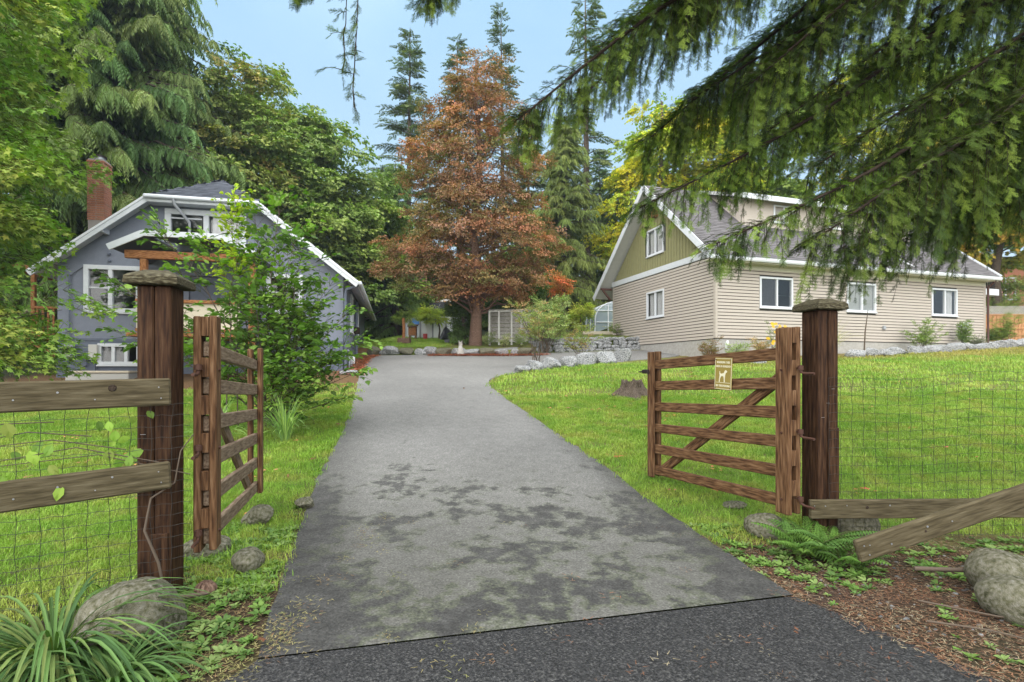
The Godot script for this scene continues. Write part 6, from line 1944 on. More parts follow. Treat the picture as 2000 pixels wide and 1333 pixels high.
func make_shrubs() -> void:
	var fresh := [Color(0.08, 0.14, 0.025), Color(0.06, 0.11, 0.022), Color(0.11, 0.17, 0.032), Color(0.045, 0.08, 0.02)]
	# the large leafy bush before the cottage
	var st := fan(11, Vector2(0.4, 1.3), Vector2(1.0, 2.4), 301)
	for v in [Vector3(-0.3, 3.7, 0), Vector3(0.25, 3.75, 0.2), Vector3(0.6, 3.3, 0), Vector3(-1.0, 3.2, 0.2), Vector3(-1.9, 3.4, 0.1), Vector3(-2.4, 2.4, 0.3), Vector3(1.35, 1.9, 0.2), Vector3(1.6, 1.45, 0.2), Vector3(1.2, 1.1, 0.5), Vector3(0.8, 1.6, 0.6), Vector3(1.6, 0.95, 0.3), Vector3(0.7, 2.3, 0.3), Vector3(1.1, 2.4, 0.2), Vector3(-2.3, 1.6, 0.4), Vector3(0.6, 3.1, 0.4), Vector3(-0.6, 2.9, -0.3), Vector3(1.25, 1.3, 0.6), Vector3(0.9, 0.8, 0.9), Vector3(1.35, 0.5, 0.3), Vector3(0.4, 0.6, 1.0)]: st.append(v)
	shrub("leafy_bush", "large airy bush of oval leaves in front of the cottage porch", "bush", P(-4.2, 8.9), st, 0.016, S.oval, 1.3, 0.085, fresh, 302, 0.22, "", 0.75)
	var yl := shrub("leafy_bush", "slim shoot of bright yellow-green leaves above the porch", "bush", P(-4.75, 8.7), [Vector3(0.02, 3.95, 0), Vector3(0.12, 3.6, 0.1)], 0.012, S.oval, 1.1, 0.075, [Color(0.24, 0.29, 0.025), Color(0.17, 0.23, 0.025)], 303, 0.55, "", 0.25)
	# two open shrubs among the granite row
	var ros := [Color(0.16, 0.19, 0.07), Color(0.22, 0.23, 0.08), Color(0.13, 0.17, 0.06), Color(0.25, 0.16, 0.08)]
	shrub("flowering_shrub", "taller open shrub growing from the granite boulders", "shrub", P(0.85, 18.0), fan(10, Vector2(0.2, 1.05), Vector2(1.3, 2.35), 311), 0.014, S.small, 0.55, 0.13, ros, 312, 0.38, "shrubs among the granite boulders", 0.7)
	shrub("flowering_shrub", "shorter reddish shrub right of the taller one among the boulders", "shrub", P(2.55, 19.2), fan(11, Vector2(0.2, 0.8), Vector2(0.7, 1.4), 313), 0.011, S.small, 0.5, 0.11, ros, 314, 0.35, "shrubs among the granite boulders", 0.7)
	shrub("variegated_shrub", "pale variegated shrub between the plank wall and the open shrubs", "shrub", P(1.5, 23.2), fan(14, Vector2(0.3, 1.2), Vector2(1.0, 2.7), 315), 0.02, S.small, 0.75, 0.1, [Color(0.26, 0.29, 0.13), Color(0.15, 0.22, 0.06), Color(0.2, 0.25, 0.09)], 316, 0.3, "", 0.8)
	leafy("ivy_column", "dark ivy column beside the stripped tree trunk", "ivy", P(-2.38, 24.9), 2.6, 0.12, [[Vector3(0, 1.4, 0), Vector3(0.36, 1.5, 0.4)]], 34, 18, S.small, 0.8, DARK, 317, "", null, 0.35, -0.9)
	leafy("laurel_bush", "dark glossy bush above the grey plank wall", "bush", P(0.6, 27.0), 2.6, 0.1, [[Vector3(0, 1.9, 0), Vector3(1.6, 1.3, 0.9)]], 40, 20, S.small, 1.0, DARK, 318, "", null, 0.5, -0.9)
	leafy("japanese_maple", "small coral-red tree behind the plank wall", "tree", P(1.9, 29.0), 3.0, 0.08, [[Vector3(0, 2.7, 0), Vector3(1.0, 0.6, 0.9)]], 12, 18, S.small, 0.95, [Color(0.42, 0.1, 0.05), Color(0.35, 0.14, 0.05), Color(0.2, 0.12, 0.04)], 319, "", null, 0.5, -0.9)
	leafy("garden_shrub", "yellow-green bush at the greenhouse's left end", "bush", P(4.05, 30.2), 1.6, 0.06, [[Vector3(0, 0.9, 0), Vector3(0.4, 0.9, 0.4)]], 14, 16, S.small, 0.75, [Color(0.2, 0.27, 0.04), Color(0.28, 0.27, 0.05)], 320, "", null, 0.4, -0.9)
	var beds := [["low fuzzy plant at the foot of the stripped trunk", -1.0, 23.4, 0.55], ["clump of pale flowers before the white trellis", -0.35, 23.1, 0.5], ["low green mound right of the trellis", 0.35, 23.0, 0.6], ["mixed border plant on top of the stone wall", 2.4, 25.0, 0.6], ["border plant near the beige house corner on the stone wall", 5.2, 25.4, 0.55], ["border flowers before the greenhouse door", 5.5, 28.0, 0.7]]
	for i in beds.size():
		var q: Array = beds[i]
		shrub("border_plant", q[0], "plant", P(q[1], q[2]), fan(9, Vector2(0.1, q[3] * 0.8), Vector2(q[3] * 0.4, q[3] * 1.1), 330 + i), 0.006, S.small, 0.3, 0.05, [[Color(0.1, 0.14, 0.05), Color(0.14, 0.15, 0.06)], [Color(0.35, 0.33, 0.2), Color(0.14, 0.18, 0.05)], GREEN, [Color(0.22, 0.23, 0.08), Color(0.13, 0.18, 0.04)]][i % 4], 340 + i, 0.15, "border plants at the head of the driveway", 0.7)
	# weeping little tree by the pool
	leafy("weeping_tree", "small umbrella-shaped yellow-green weeping tree by the pool", "tree", P(-4.0, 28.4), 1.5, 0.07, [[Vector3(-0.3, 1.35, 0), Vector3(0.9, 0.42, 0.7)]], 24, 16, S.small, 0.62, [Color(0.26, 0.28, 0.04), Color(0.17, 0.22, 0.04)], 350, "", null, 0.32, -0.9)
	leafy("climbing_vine", "loose vine tumbling off the rustic post", "vine", P(-5.6, 26.3), 1.5, 0.03, [[Vector3(0.1, 1.25, 0), Vector3(0.42, 0.4, 0.3)]], 12, 12, S.small, 0.5, OLIVE, 351, "", null, 0.25, -0.9)
	# bed plants along the beige house
	var hs := [["rusty brown bush left of the corner of the beige house", 7.0, 18.15, 0.75, [Color(0.17, 0.08, 0.04), Color(0.12, 0.1, 0.04)]], ["pale green herb under the corner board", 7.95, 18.1, 0.55, [Color(0.2, 0.24, 0.1)]], ["dry straw-coloured stems beside the daisies", 9.0, 18.4, 0.7, [Color(0.32, 0.2, 0.11), Color(0.25, 0.2, 0.1)]], ["lush leaning bush under the far window", 16.95, 21.1, 1.15, [Color(0.13, 0.2, 0.04), Color(0.18, 0.22, 0.05), Color(0.1, 0.15, 0.04)]], ["narrow leafy climber under the twin wall boxes", 19.65, 22.25, 0.95, [Color(0.1, 0.16, 0.05), Color(0.16, 0.2, 0.06)]], ["small twiggy plant near the far corner board", 20.2, 22.2, 0.4, [Color(0.12, 0.13, 0.09)]], ["drooping shrub at the far end of the beige house", 22.7, 23.6, 1.3, [Color(0.16, 0.2, 0.05), Color(0.12, 0.16, 0.04)]]]
	for i in hs.size():
		var q: Array = hs[i]
		var wide := 0.22 if i == 4 else 0.75
		shrub("bed_plant", q[0], "plant", P(q[1], q[2]), fan(14, Vector2(0.1, q[3] * wide), Vector2(q[3] * 0.5, q[3] * 1.15), 360 + i), 0.008, S.small, 0.34, 0.06, q[4], 370 + i, 0.2, "plants in the bed of the beige house", 0.6)
	# yellow daisies
	var dz := shrub("flower_plant", "tall yellow daisies beside the beige house corner", "flowers", P(9.25, 18.05), fan(7, Vector2(0.05, 0.3), Vector2(0.7, 1.45), 380), 0.006, S.small, 0.25, 0.12, GREEN, 381, 0.3, "", 0.4)
	var fl := MB.new()
	for i in 26:
		var c := Vector3(rf(-0.28, 0.28), rf(0.25, 1.4), rf(-0.1, 0.35))
		var b := face(Vector3(rf(-0.5, 0.5), 0.5, 1), Vector3.UP)
		for k in 7:
			var a := TAU * k / 7
			fl.tri(c, c + b * Vector3(cos(a - 0.35), sin(a - 0.35), 0.1) * 0.06, c + b * Vector3(cos(a + 0.35), sin(a + 0.35), 0.1) * 0.06, Color(0.75, 0.42, 0.01))
	part("blossoms", fl.mesh(), M.leaf, dz)
	# tall dry stalk and grasses
	var ms := thing("dry_stalk", "tall dead flower stalk against the beige siding", "plant", P(14.0, 20.35))
	var mb := MB.new()
	mb.tube([Vector3(0, -0.05, 0), Vector3(0.05, 0.9, 0), Vector3(0.16, 1.75, 0)], [0.03, 0.025, 0.01], 5)
	part("stalk", mb.mesh(), M.twig, ms)
	blades("ornamental_grass", "arching clump of ornamental grass just right of the right post", "grass clump", P(12.2, 19.7), 150, Vector2(0.8, 1.7), 0.012, 0.7, [Color(0.25, 0.25, 0.09), Color(0.17, 0.21, 0.07), Color(0.35, 0.29, 0.14)], 390)
	# strappy leaves at the gate and in the lawn
	blades("daylily_clump", "big clump of long strappy leaves in the lower left corner", "strappy plant", P(-2.24, 2.5), 330, Vector2(0.4, 0.85), 0.018, 1.6, [Color(0.038, 0.072, 0.02), Color(0.055, 0.095, 0.028), Color(0.028, 0.055, 0.018), Color(0.08, 0.1, 0.03)], 391)
	blades("daylily_clump", "smaller strappy clump in front of the lichened boulder", "strappy plant", P(-1.84, 2.36), 90, Vector2(0.3, 0.55), 0.017, 1.6, [Color(0.038, 0.072, 0.02), Color(0.055, 0.095, 0.028), Color(0.028, 0.055, 0.018)], 392)
	for q in [["arching grassy clump at the foot of the big bush by the driveway", -3.55, 8.0, 130, 393], ["lighter grassy clump behind the left gate's hinge end", -4.3, 7.4, 90, 394]]:
		blades("daylily_clump", q[0], "strappy plant", P(q[1], q[2]), q[3], Vector2(0.5, 1.0), 0.016, 0.9, [Color(0.12, 0.19, 0.05), Color(0.16, 0.23, 0.06), Color(0.08, 0.14, 0.045)], q[4])
	fern("bright fern spilling over the driveway edge at the right post", P(2.28, 3.98), 11, 0.52, 395, Vector3(-0.5, 0, 0.5))
	fern("fern with long fronds beside the leaning board", P(2.46, 3.82), 9, 0.52, 396, Vector3(0.3, 0, 0.7))
	fern("small fern climbing the side of the right post", P(2.5, 4.12), 8, 0.55, 397, Vector3(-0.1, 0, 0.1))
	# vine on the left wire
	rng.seed = 398
	var vt := thing("vine", "leafy vine with yellowing leaves twining through the left wire mesh", "vine", Vector3(-2.08, 0, -3.12), atan2(0.54, 0.84))
	var vm := MB.new()
	vm.tube([Vector3(-0.02, 0.02, 0.02), Vector3(-0.06, 0.3, 0.05), Vector3(-0.13, 0.5, 0.03), Vector3(-0.1, 0.68, 0.0), Vector3(0.02, 0.76, -0.01), Vector3(0.05, 0.95, -0.02), Vector3(0.12, 1.05, -0.02)], [0.008, 0.008, 0.007, 0.006, 0.005, 0.004, 0.003], 6)
	for i in 5:
		var y := 0.98 + 0.05 * i
		vm.tube([Vector3(0.1 - 0.16 * i, 0.8 + 0.09 * i, -0.02), Vector3(-0.35 - 0.1 * i, y - 0.02, -0.03), Vector3(-0.8, y + rf(-0.08, 0.08), -0.02), Vector3(-1.4, y + rf(-0.1, 0.1), -0.03)], [0.003, 0.003, 0.002, 0.0015], 4, Color.WHITE, false)
	part("stem", vm.mesh(), M.twig, vt)
	for i in 44:
		var lm := MB.new()
		leaf(lm, Vector3.ZERO, Vector3(rf(-0.8, 0.8), -1, rf(-0.2, 0.4)).normalized(), Vector3(rf(-0.6, 0.6), rf(0.0, 0.9), 1).normalized(), rf(0.045, 0.09), rf(0.04, 0.07), jitter([Color(0.09, 0.15, 0.025), Color(0.13, 0.19, 0.03), Color(0.06, 0.1, 0.02), Color(0.11, 0.13, 0.03)]), true)
		part("leaf", lm.mesh(), M.leaf, vt, Vector3(rf(-1.0, -0.12), rf(0.8, 1.22), rf(-0.05, 0.02)))

# ---------------------------------------------------------------- lawn, weeds, litter
func tuft(n: int, h: float, w: float, r: float, sd: int) -> ArrayMesh:
	rng.seed = sd
	var mb := MB.new()
	for i in n:
		var a := rf(0, TAU)
		var o := Vector3(rf(-r, r), 0, rf(-r, r))
		var out := Vector3(cos(a), 0, sin(a))
		var s := Vector3(-out.z, 0, out.x) * w * 0.5
		var hh := h * rf(0.5, 1.1)
		var m := o + Vector3(0, hh * 0.6, 0) + out * hh * rf(0.1, 0.35)
		var e := o + Vector3(0, hh * rf(0.75, 1.0), 0) + out * hh * rf(0.4, 0.95)
		var g := rf(0.75, 1.2)
		var c := Color(g * rf(0.95, 1.1), g, g * 0.9)
		mb.quad(o - s, o + s, m + s * 0.8, m - s * 0.8, c)
		mb.tri(m - s * 0.8, m + s * 0.8, e, c)
	return mb.mesh()

func in_beige(X: float, Z: float) -> bool:
	var dx := X - 7.56
	var dz := Z - 19.0
	var a := dx * 0.955 + dz * 0.297
	var b := -dx * 0.297 + dz * 0.955
	return a > -0.4 and b > -0.9 and b < 9 and a < 15

func lawn_at(X: float, Z: float) -> bool:
	if in_drive(X, Z, -0.02) or in_road(X, Z, -0.05) or in_beige(X, Z): return false
	if X > drive_x(RIGHT, Z):
		if Z < 4.35 + (X - 2.6) * 0.1: return X > 1.55 and Z > 4.25 and X < 2.3
		if Z > 16.4 + X * 0.62 and X < 5.0: return false
		return Z < 18.5 + maxf(0.0, X - 7.5) * 0.3
	if Z < 3.35 - (X + 2.2) * 0.1 - (0.5 if X < -2.6 else 0.0): return false
	if Z < 15.0:
		var hx := (X + 13.51) * 0.975 + (Z - 15.21) * 0.2215
		var hz := -(X + 13.51) * 0.2215 + (Z - 15.21) * 0.975
		return hz < -3.4 and X > -13.5
	return Z > 22.9 and Z < 33.0 and X < -3.0 and X > -9.0

func make_lawn() -> void:
	var meshes := [tuft(17, 0.042, 0.0035, 0.06, 701), tuft(16, 0.075, 0.007, 0.1, 702), tuft(18, 0.1, 0.016, 0.24, 703)]
	rng.seed = 704
	var bands := [[2.4, 6.6, -7.0, 7.5, 34000, 0], [6.6, 12.0, -11.0, 13.0, 30000, 1], [12.0, 33.0, -14.0, 27.0, 26000, 2]]
	for b in bands:
		var xf := []
		var cs := []
		for i in b[4]:
			var Z := rf(b[0], b[1])
			var X := rf(b[2], b[3])
			if absf(X) > Z * 1.06 + 0.4: continue
			if not lawn_at(X, Z): continue
			var n := zone.get_noise_2d(X * 6.0, Z * 6.0)
			var n2 := bumps.get_noise_2d(X * 25.0, Z * 25.0)
			var c := Color(0.22, 0.36, 0.05).lerp(Color(0.33, 0.45, 0.085), clampf(0.5 + n * 1.5, 0, 1)).lerp(Color(0.15, 0.29, 0.045), clampf(n2 * 1.6, 0, 0.8))
			var dry := sm(16.0, 18.5, Z - X * 0.08 + n * 2.0) * sm(4.0, 7.0, X) * 0.65 + clampf(n2 * -1.1 - 0.12, 0, 0.35)
			c = c.lerp(Color(0.38, 0.27, 0.1), clampf(dry, 0, 0.8))
			var g := rf(0.85, 1.15)
			var s := rf(0.7, 1.2)
			# the verge by the drive is left longer
			if b[5] == 0 and rng.randf() < 0.08: s *= 1.7
			xf.append(Transform3D(Basis(Vector3.UP, rf(0, TAU)).scaled(Vector3(s, s * rf(0.8, 1.2), s)), P(X, Z, -0.004)))
			cs.append(Color(c.r * g, c.g * g, c.b * g))
		tag(many("grass", meshes[b[5]], M.grass, xf, cs), ["short mown grass nearest the gate", "mown grass of the middle lawn", "mown grass of the far lawn by the houses"][b[5]], "grass", "", "stuff")

func make_litter() -> void:
	# weeds: broad low leaves in the bare ground
	var wl := MB.new()
	rng.seed = 710
	for i in 9:
		var a := TAU * i / 9.0 + rf(-0.3, 0.3)
		var d := Vector3(cos(a), rf(0.15, 0.7), sin(a)).normalized()
		leaf(wl, d * 0.012, d, Vector3(rf(-0.3, 0.3), 1, rf(-0.3, 0.3)).normalized(), rf(0.04, 0.075), rf(0.025, 0.04), Color.WHITE * rf(0.8, 1.2), true)
	var xf := []
	var cs := []
	for i in 11000:
		var X := rf(-3.2, 5.2)
		var Z := rf(2.0, 6.5)
		if in_drive(X, Z, -0.02) or in_road(X, Z, -0.1): continue
		var right := X > 0
		var p := 0.0
		if right:
			p = 0.5 if Z < 4.4 else 0.02
			if X < 2.6 and Z > 3.6 and Z < 4.7: p = 0.9
			if Z < 3.3 and X < 2.9: p = 0.28
		else:
			p = 0.85 if Z < 4.6 and X > -2.5 else 0.16
			if X < -2.6: p = 0.02
		if zone.get_noise_2d(X * 40.0, Z * 40.0) < 0.25 - p * 0.7: continue
		if rng.randf() > p: continue
		var s := rf(0.35, 1.0) * (0.8 if right and Z < 3.4 else 1.0)
		xf.append(Transform3D(Basis(Vector3.UP, rf(0, TAU)).scaled(Vector3(s, s, s)), P(X, Z, 0.004)))
		cs.append(jitter([Color(0.055, 0.1, 0.02), Color(0.075, 0.12, 0.028), Color(0.045, 0.08, 0.022), Color(0.1, 0.135, 0.045)]))
	tag(many("weeds", wl.mesh(), M.leaf, xf, cs), "low broad-leaved weeds on the bare ground beside the gate posts", "weeds", "", "stuff")
	# fallen needles and small leaves
	var nm := MB.new()
	for i in 7:
		var a := rf(0, TAU)
		var d := Vector3(cos(a), rf(-0.02, 0.12), sin(a))
		var o := Vector3(rf(-0.05, 0.05), 0.003, rf(-0.05, 0.05))
		var s := Vector3(-d.z, 0, d.x) * 0.002
		mb_quad(nm, o - s, o + s, o + d * 0.03 + s * 0.3, o + d * 0.03 - s * 0.3)
	xf = []
	cs = []
	for i in 26000:
		var X := rf(-3.2, 6.0)
		var Z := rf(1.9, 5.0)
		var on := in_road(X, Z, 0.02) or in_drive(X, Z, 0.02)
		var p := 0.85
		if X < 0: p = 0.6 if X > -2.4 and Z < 4.0 else 0.0
		elif Z > 4.45: p = 0.0
		if on:
			var e := absf(X - (road_edge(Z, 1.0) if X > 0 else road_edge(Z, -1.0)))
			p = 0.7 * (1.0 - sm(0.03, 0.16, e)) + 0.022
			if Z > 3.0: p *= 0.15
		if rng.randf() > p: continue
		var s := rf(0.6, 1.3)
		var h := gh0(X, Z) + 0.016 if on else gh(X, Z) + 0.004
		xf.append(Transform3D(Basis(Vector3.UP, rf(0, TAU)).scaled(Vector3(s, s, s)), Vector3(X, h, -Z)))
		cs.append(jitter([Color(0.1, 0.09, 0.035), Color(0.13, 0.11, 0.05), Color(0.07, 0.075, 0.025), Color(0.08, 0.045, 0.025)] if X < 0 else [Color(0.075, 0.033, 0.018), Color(0.05, 0.029, 0.018), Color(0.12, 0.062, 0.034), Color(0.035, 0.024, 0.017), Color(0.13, 0.11, 0.07)]))
	tag(many("needle_litter", nm.mesh(), M.dead_leaf, xf, cs), "rusty fallen needles and twigs on the ground under the hemlock", "litter", "", "stuff")
	# pebbles in the bare ground at right
	xf = []
	cs = []
	for i in 420:
		var X := rf(1.9, 4.2)
		var Z := rf(2.2, 4.0)
		if in_road(X, Z, -0.08) or in_drive(X, Z, -0.05): continue
		var s := rf(0.005, 0.018)
		xf.append(Transform3D(Basis.from_euler(Vector3(rf(0, 3), rf(0, 3), 0)).scaled(Vector3(s, s * 0.6, s * 0.8)), P(X, Z, s * 0.1)))
		var g := rf(0.05, 0.17)
		cs.append(Color(g, g, g * 0.97))
	tag(many("pebbles", rock_mesh(Vector3.ONE * 2.0, true, 720, 2), M.painted_bark, xf, cs), "small grey pebbles in the bare ground by the road edge", "pebbles", "", "stuff")
	# red leaves swept along the drive edges
	var lm := MB.new()
	rng.seed = 730
	for i in 5:
		maple_leaf(lm, Vector3(rf(-0.1, 0.1), 0.012 + 0.006 * i, rf(-0.1, 0.1)), Vector3(rf(-1, 1), rf(-0.1, 0.3), rf(-1, 1)).normalized(), Vector3(rf(-0.3, 0.3), 1, rf(-0.3, 0.3)).normalized(), rf(0.05, 0.085), Color.WHITE * rf(0.7, 1.2))
	xf = []
	cs = []
	for i in 2480:
		var X := rf(-3.6, 1.6)
		var Z := rf(21.75, 22.5)
		var k := rng.randf()
		if i >= 2300:
			X = rf(-7.0, 11.0)
			Z = rf(4.6, 17.0)
			if not lawn_at(X, Z): continue
		elif k < 0.3:
			Z = rf(15.5, 22.0)
			X = drive_x(LEFT, Z) + rf(-0.9, 0.25) * rng.randf()
		elif rng.randf() > 1.3 - absf(X + 1.2) * 0.3: continue
		xf.append(Transform3D(Basis(Vector3.UP, rf(0, TAU)).scaled(Vector3.ONE * rf(0.6, 1.2)), Vector3(X, maxf(gh0(X, Z), gh(X, Z)) + (0.035 if i >= 2300 else 0.015), -Z)))
		cs.append(jitter([Color(0.25, 0.07, 0.035), Color(0.18, 0.06, 0.03), Color(0.33, 0.13, 0.06), Color(0.14, 0.07, 0.045)]))
	tag(many("fallen_leaves", lm.mesh(), M.dead_leaf, xf, cs), "drifts of rust-red fallen leaves along the driveway edges", "fallen leaves", "", "stuff")
	# single leaves worth pointing at
	var singles := [[-1.28, 2.72, 0.075, "curled brown dead leaf at the left end of the seam"], [-3.0, 8.75, 0.08, "reddish dead leaf on the pale asphalt by the left edge"], [-2.62, 6.72, 0.07, "brown dead leaf in the grass left of the driveway"], [1.55, 2.75, 0.04, "small orange leaf on the dark road at right"], [-2.7, 6.1, 0.05, "dry leaf in the verge beside the left gate"], [-1.2, 12.9, 0.06, "dark leaf on the driveway before the bend"], [0.2, 14.6, 0.07, "dark leaf near the far right bend of the driveway"]]
	for i in singles.size():
		var q: Array = singles[i]
		var sm2 := MB.new()
		rng.seed = 740 + i
		for k in 2: maple_leaf(sm2, Vector3(0, 0.01 + 0.015 * k, 0), Vector3(rf(-1, 1), 0.35, rf(-1, 1)).normalized(), Vector3(rf(-0.6, 0.6), 1, rf(-0.6, 0.6)).normalized(), q[2], Color(0.14, 0.065, 0.035) * rf(0.8, 1.3))
		var on := in_drive(q[0], q[1]) or in_road(q[0], q[1])
		tag(part("dead_leaf", sm2.mesh(), M.dead_leaf, null, Vector3(q[0], (gh0(q[0], q[1]) + 0.014) if on else gh(q[0], q[1]) + 0.04, -q[1])), q[3], "leaf")
	# sticks
	var sticks := [["long bare branch lying behind the leaning board", [Vector2(2.75, 3.5), Vector2(3.3, 3.4), Vector2(4.0, 3.2)], 0.016, 0.1], ["thin pale stick across the needle litter", [Vector2(2.35, 2.9), Vector2(2.6, 2.8), Vector2(2.8, 2.62)], 0.006, 0.03], ["short dark stick near the round boulders", [Vector2(2.5, 3.15), Vector2(2.8, 2.95), Vector2(3.05, 2.85)], 0.006, 0.03], ["broken wood scrap at the foot of the left post", [Vector2(-2.15, 3.1), Vector2(-1.98, 3.16), Vector2(-1.9, 3.2)], 0.018, 0.05]]
	for q in sticks:
		var mb := MB.new()
		var pts := []
		for p in q[1]: pts.append(P(p.x, p.y, q[3]) - P(q[1][0].x, q[1][0].y))
		mb.tube(pts, [q[2], q[2] * 0.8, q[2] * 0.5], 6)
		tag(part("stick", mb.mesh(), M.twig, null, P(q[1][0].x, q[1][0].y)), q[0], "stick")

func mb_quad(m: MB, a: Vector3, b: Vector3, c: Vector3, d: Vector3) -> void:
	m.quad(a, b, c, d)

# ---------------------------------------------------------------- things at the back
func make_back() -> void:
	# grey plank wall with white trellis posts
	var t := thing("plank_wall", "grey horizontal plank wall behind white trellis posts", "wall", P(-0.9, 25.6))
	rng.seed = 800
	for k in 9:
		cuboid(t, "plank", Vector3(1.0, 0.12 + k * 0.185, 0), Vector3(2.6, 0.17, 0.05), M.grey_planks, 0.008).rotation.z = rf(-0.006, 0.006)
	for x in [-0.2, 1.1, 2.25]: cuboid(t, "wall_post", Vector3(x, 0.8, -0.08), Vector3(0.12, 1.7, 0.1), M.grey_planks)
	var tr := thing("trellis", "white four-post garden trellis in front of the plank wall", "trellis", P(-0.95, 24.3))
	for x in [-0.12, 0.33, 0.93, 1.4]: cuboid(tr, "post", Vector3(x, 0.78, 0), Vector3(0.085, 1.7, 0.085), M.beige_box)
	cuboid(tr, "top_rail", Vector3(0.64, 1.6, 0), Vector3(1.6, 0.07, 0.06), M.beige_box)
	# pool
	var po := thing("pool", "round white above-ground pool behind the copper tree", "pool", P(-4.5, 31.0))
	var mb := MB.new()
	for i in 32:
		var a := TAU * i / 32
		var b := TAU * (i + 1) / 32
		var p := Vector3(cos(a), 0, sin(a)) * 1.9
		var q := Vector3(cos(b), 0, sin(b)) * 1.9
		mb.quad(q + Vector3(0, -0.2, 0), p + Vector3(0, -0.2, 0), p + Vector3(0, 1.0, 0), q + Vector3(0, 1.0, 0))
		mb.quad(p * 0.93 + Vector3(0, 1.04, 0), q * 0.93 + Vector3(0, 1.04, 0), q * 1.02 + Vector3(0, 1.04, 0), p * 1.02 + Vector3(0, 1.04, 0))
		mb.quad(q * 1.02 + Vector3(0, 0.98, 0), p * 1.02 + Vector3(0, 0.98, 0), p * 1.02 + Vector3(0, 1.04, 0), q * 1.02 + Vector3(0, 1.04, 0))
	part("pool_wall", mb.mesh(), M.white_plastic, po)
	for i in 16:
		var a := TAU * i / 16
		cuboid(po, "upright", Vector3(cos(a) * 1.93, 0.4, sin(a) * 1.93), Vector3(0.09, 1.2, 0.09), M.grey_box)
	var pm := thing("pool_pump", "blue and white pool toys and towel over the pool's left rim", "pool gear", P(-5.5, 29.3, 1.05) )
	cuboid(pm, "towel", Vector3(0, -0.1, 0.1), Vector3(0.4, 0.35, 0.06), M.blue, 0.02)
	part("ring", rock_mesh(Vector3(0.4, 0.26, 0.3), false, 801, 2), M.white_plastic, pm, Vector3(0.35, 0.1, 0))
	var tb := thing("plant_pot", "small red bucket at the foot of the pool", "bucket", P(-4.85, 28.6))
	pipe(tb, "bucket", [Vector3(0, 0, 0), Vector3(0, 0.3, 0)], 0.12, M.red, 12)
	# hutch
	var hu := thing("hutch", "small cedar hutch on legs left of the pool", "hutch", P(-5.55, 28.6))
	cuboid(hu, "body", Vector3(0, 0.45, 0), Vector3(0.42, 0.5, 0.4), M.cedar_up)
	cuboid(hu, "roof", Vector3(0, 0.75, 0.02), Vector3(0.52, 0.1, 0.5), M.stripped_bark, 0.02).rotation.x = 0.2
	for x in [-0.17, 0.17]:
		for z in [-0.16, 0.16]: cuboid(hu, "leg", Vector3(x, 0.1, z), Vector3(0.05, 0.25, 0.05), M.cedar_up)
	# rustic post on a cut stump
	var ru := thing("rustic_post", "peeled rustic post standing in a planter on the far lawn", "post", P(-5.35, 25.2))
	pipe(ru, "post", [Vector3(0, 0, 0), Vector3(0.03, 0.7, 0), Vector3(0.0, 1.25, 0)], 0.075, M.cedar_up, 9)
	cuboid(ru, "planter", Vector3(0.05, 0.12, 0), Vector3(0.6, 0.3, 0.5), M.stripped_bark, 0.03)
	# backboard
	var bb := thing("basketball_hoop", "dark basketball backboard on a pole seen from behind", "basketball hoop", P(-4.6, 32.2))
	pipe(bb, "pole", [Vector3(0, 0, 0), Vector3(0, 1.8, 0)], 0.05, M.black_plastic)
	var bo := cuboid(bb, "backboard", Vector3(-0.1, 1.8, 0.1), Vector3(0.95, 0.58, 0.05), M.black_plastic, 0.01)
	bo.rotation.z = 0.06
	for s in [-1, 1]:
		var sb := beam(bb, "strut", Vector3(-0.1 + s * 0.2, 2.0, 0.14), Vector3(-0.1, 1.6, 0.16), 0.02, 0.02, M.grey_box, 0.0, Vector3.BACK)
	# tipped black cart
	var ca := thing("garden_cart", "black tub cart tipped up on its nose by the pool", "garden cart", P(-3.05, 25.4))
	mb = MB.new()
	var rings := [[0.2, 0.28, 0.0], [0.3, 0.4, 0.35], [0.34, 0.45, 0.42], [0.3, 0.4, 0.40], [0.18, 0.25, 0.06]]
	for i in rings.size() - 1:
		for k in 16:
			var a := TAU * k / 16
			var b := TAU * (k + 1) / 16
			var r0: Array = rings[i]
			var r1: Array = rings[i + 1]
			mb.quad(Vector3(cos(b) * r0[0], r0[2], sin(b) * r0[1]), Vector3(cos(a) * r0[0], r0[2], sin(a) * r0[1]), Vector3(cos(a) * r1[0], r1[2], sin(a) * r1[1]), Vector3(cos(b) * r1[0], r1[2], sin(b) * r1[1]))
	var tub := part("tub", mb.mesh(), M.black_plastic, ca, Vector3(0, 0.32, 0))
	tub.rotation = Vector3(0.6, 0, 1.0)
	cuboid(ca, "handle", Vector3(0.22, 0.62, 0), Vector3(0.16, 0.4, 0.05), M.black_plastic, 0.02)
	pipe(ca, "wheel", [Vector3(-0.15, 0.12, 0.2), Vector3(-0.15, 0.12, 0.27)], 0.13, M.black_plastic, 14)
	# gazebo
	var gz := thing("gazebo", "thin-roofed garden gazebo half hidden behind the ivy column", "gazebo", P(-3.6, 33.5))
	mb = MB.new()
	for i in 4:
		var c4 := [Vector3(-1.2, 2.0, 1.2), Vector3(1.2, 2.0, 1.2), Vector3(1.2, 2.0, -1.2), Vector3(-1.2, 2.0, -1.2)]
		mb.tri(c4[i], c4[(i + 1) % 4], Vector3(0, 2.5, 0))
	part("canopy", mb.mesh(), M.grey_planks, gz)
	for x in [-1.1, 1.1]:
		for z in [-1.1, 1.1]: cuboid(gz, "post", Vector3(x, 1.0, z), Vector3(0.09, 2.1, 0.09), M.dark_metal)
	# garden statue: a seated animal figure on a small rock
	var sg := thing("garden_statue", "small white seated animal statue among the edging stones", "statue", P(-2.25, 22.35))
	mb = MB.new()
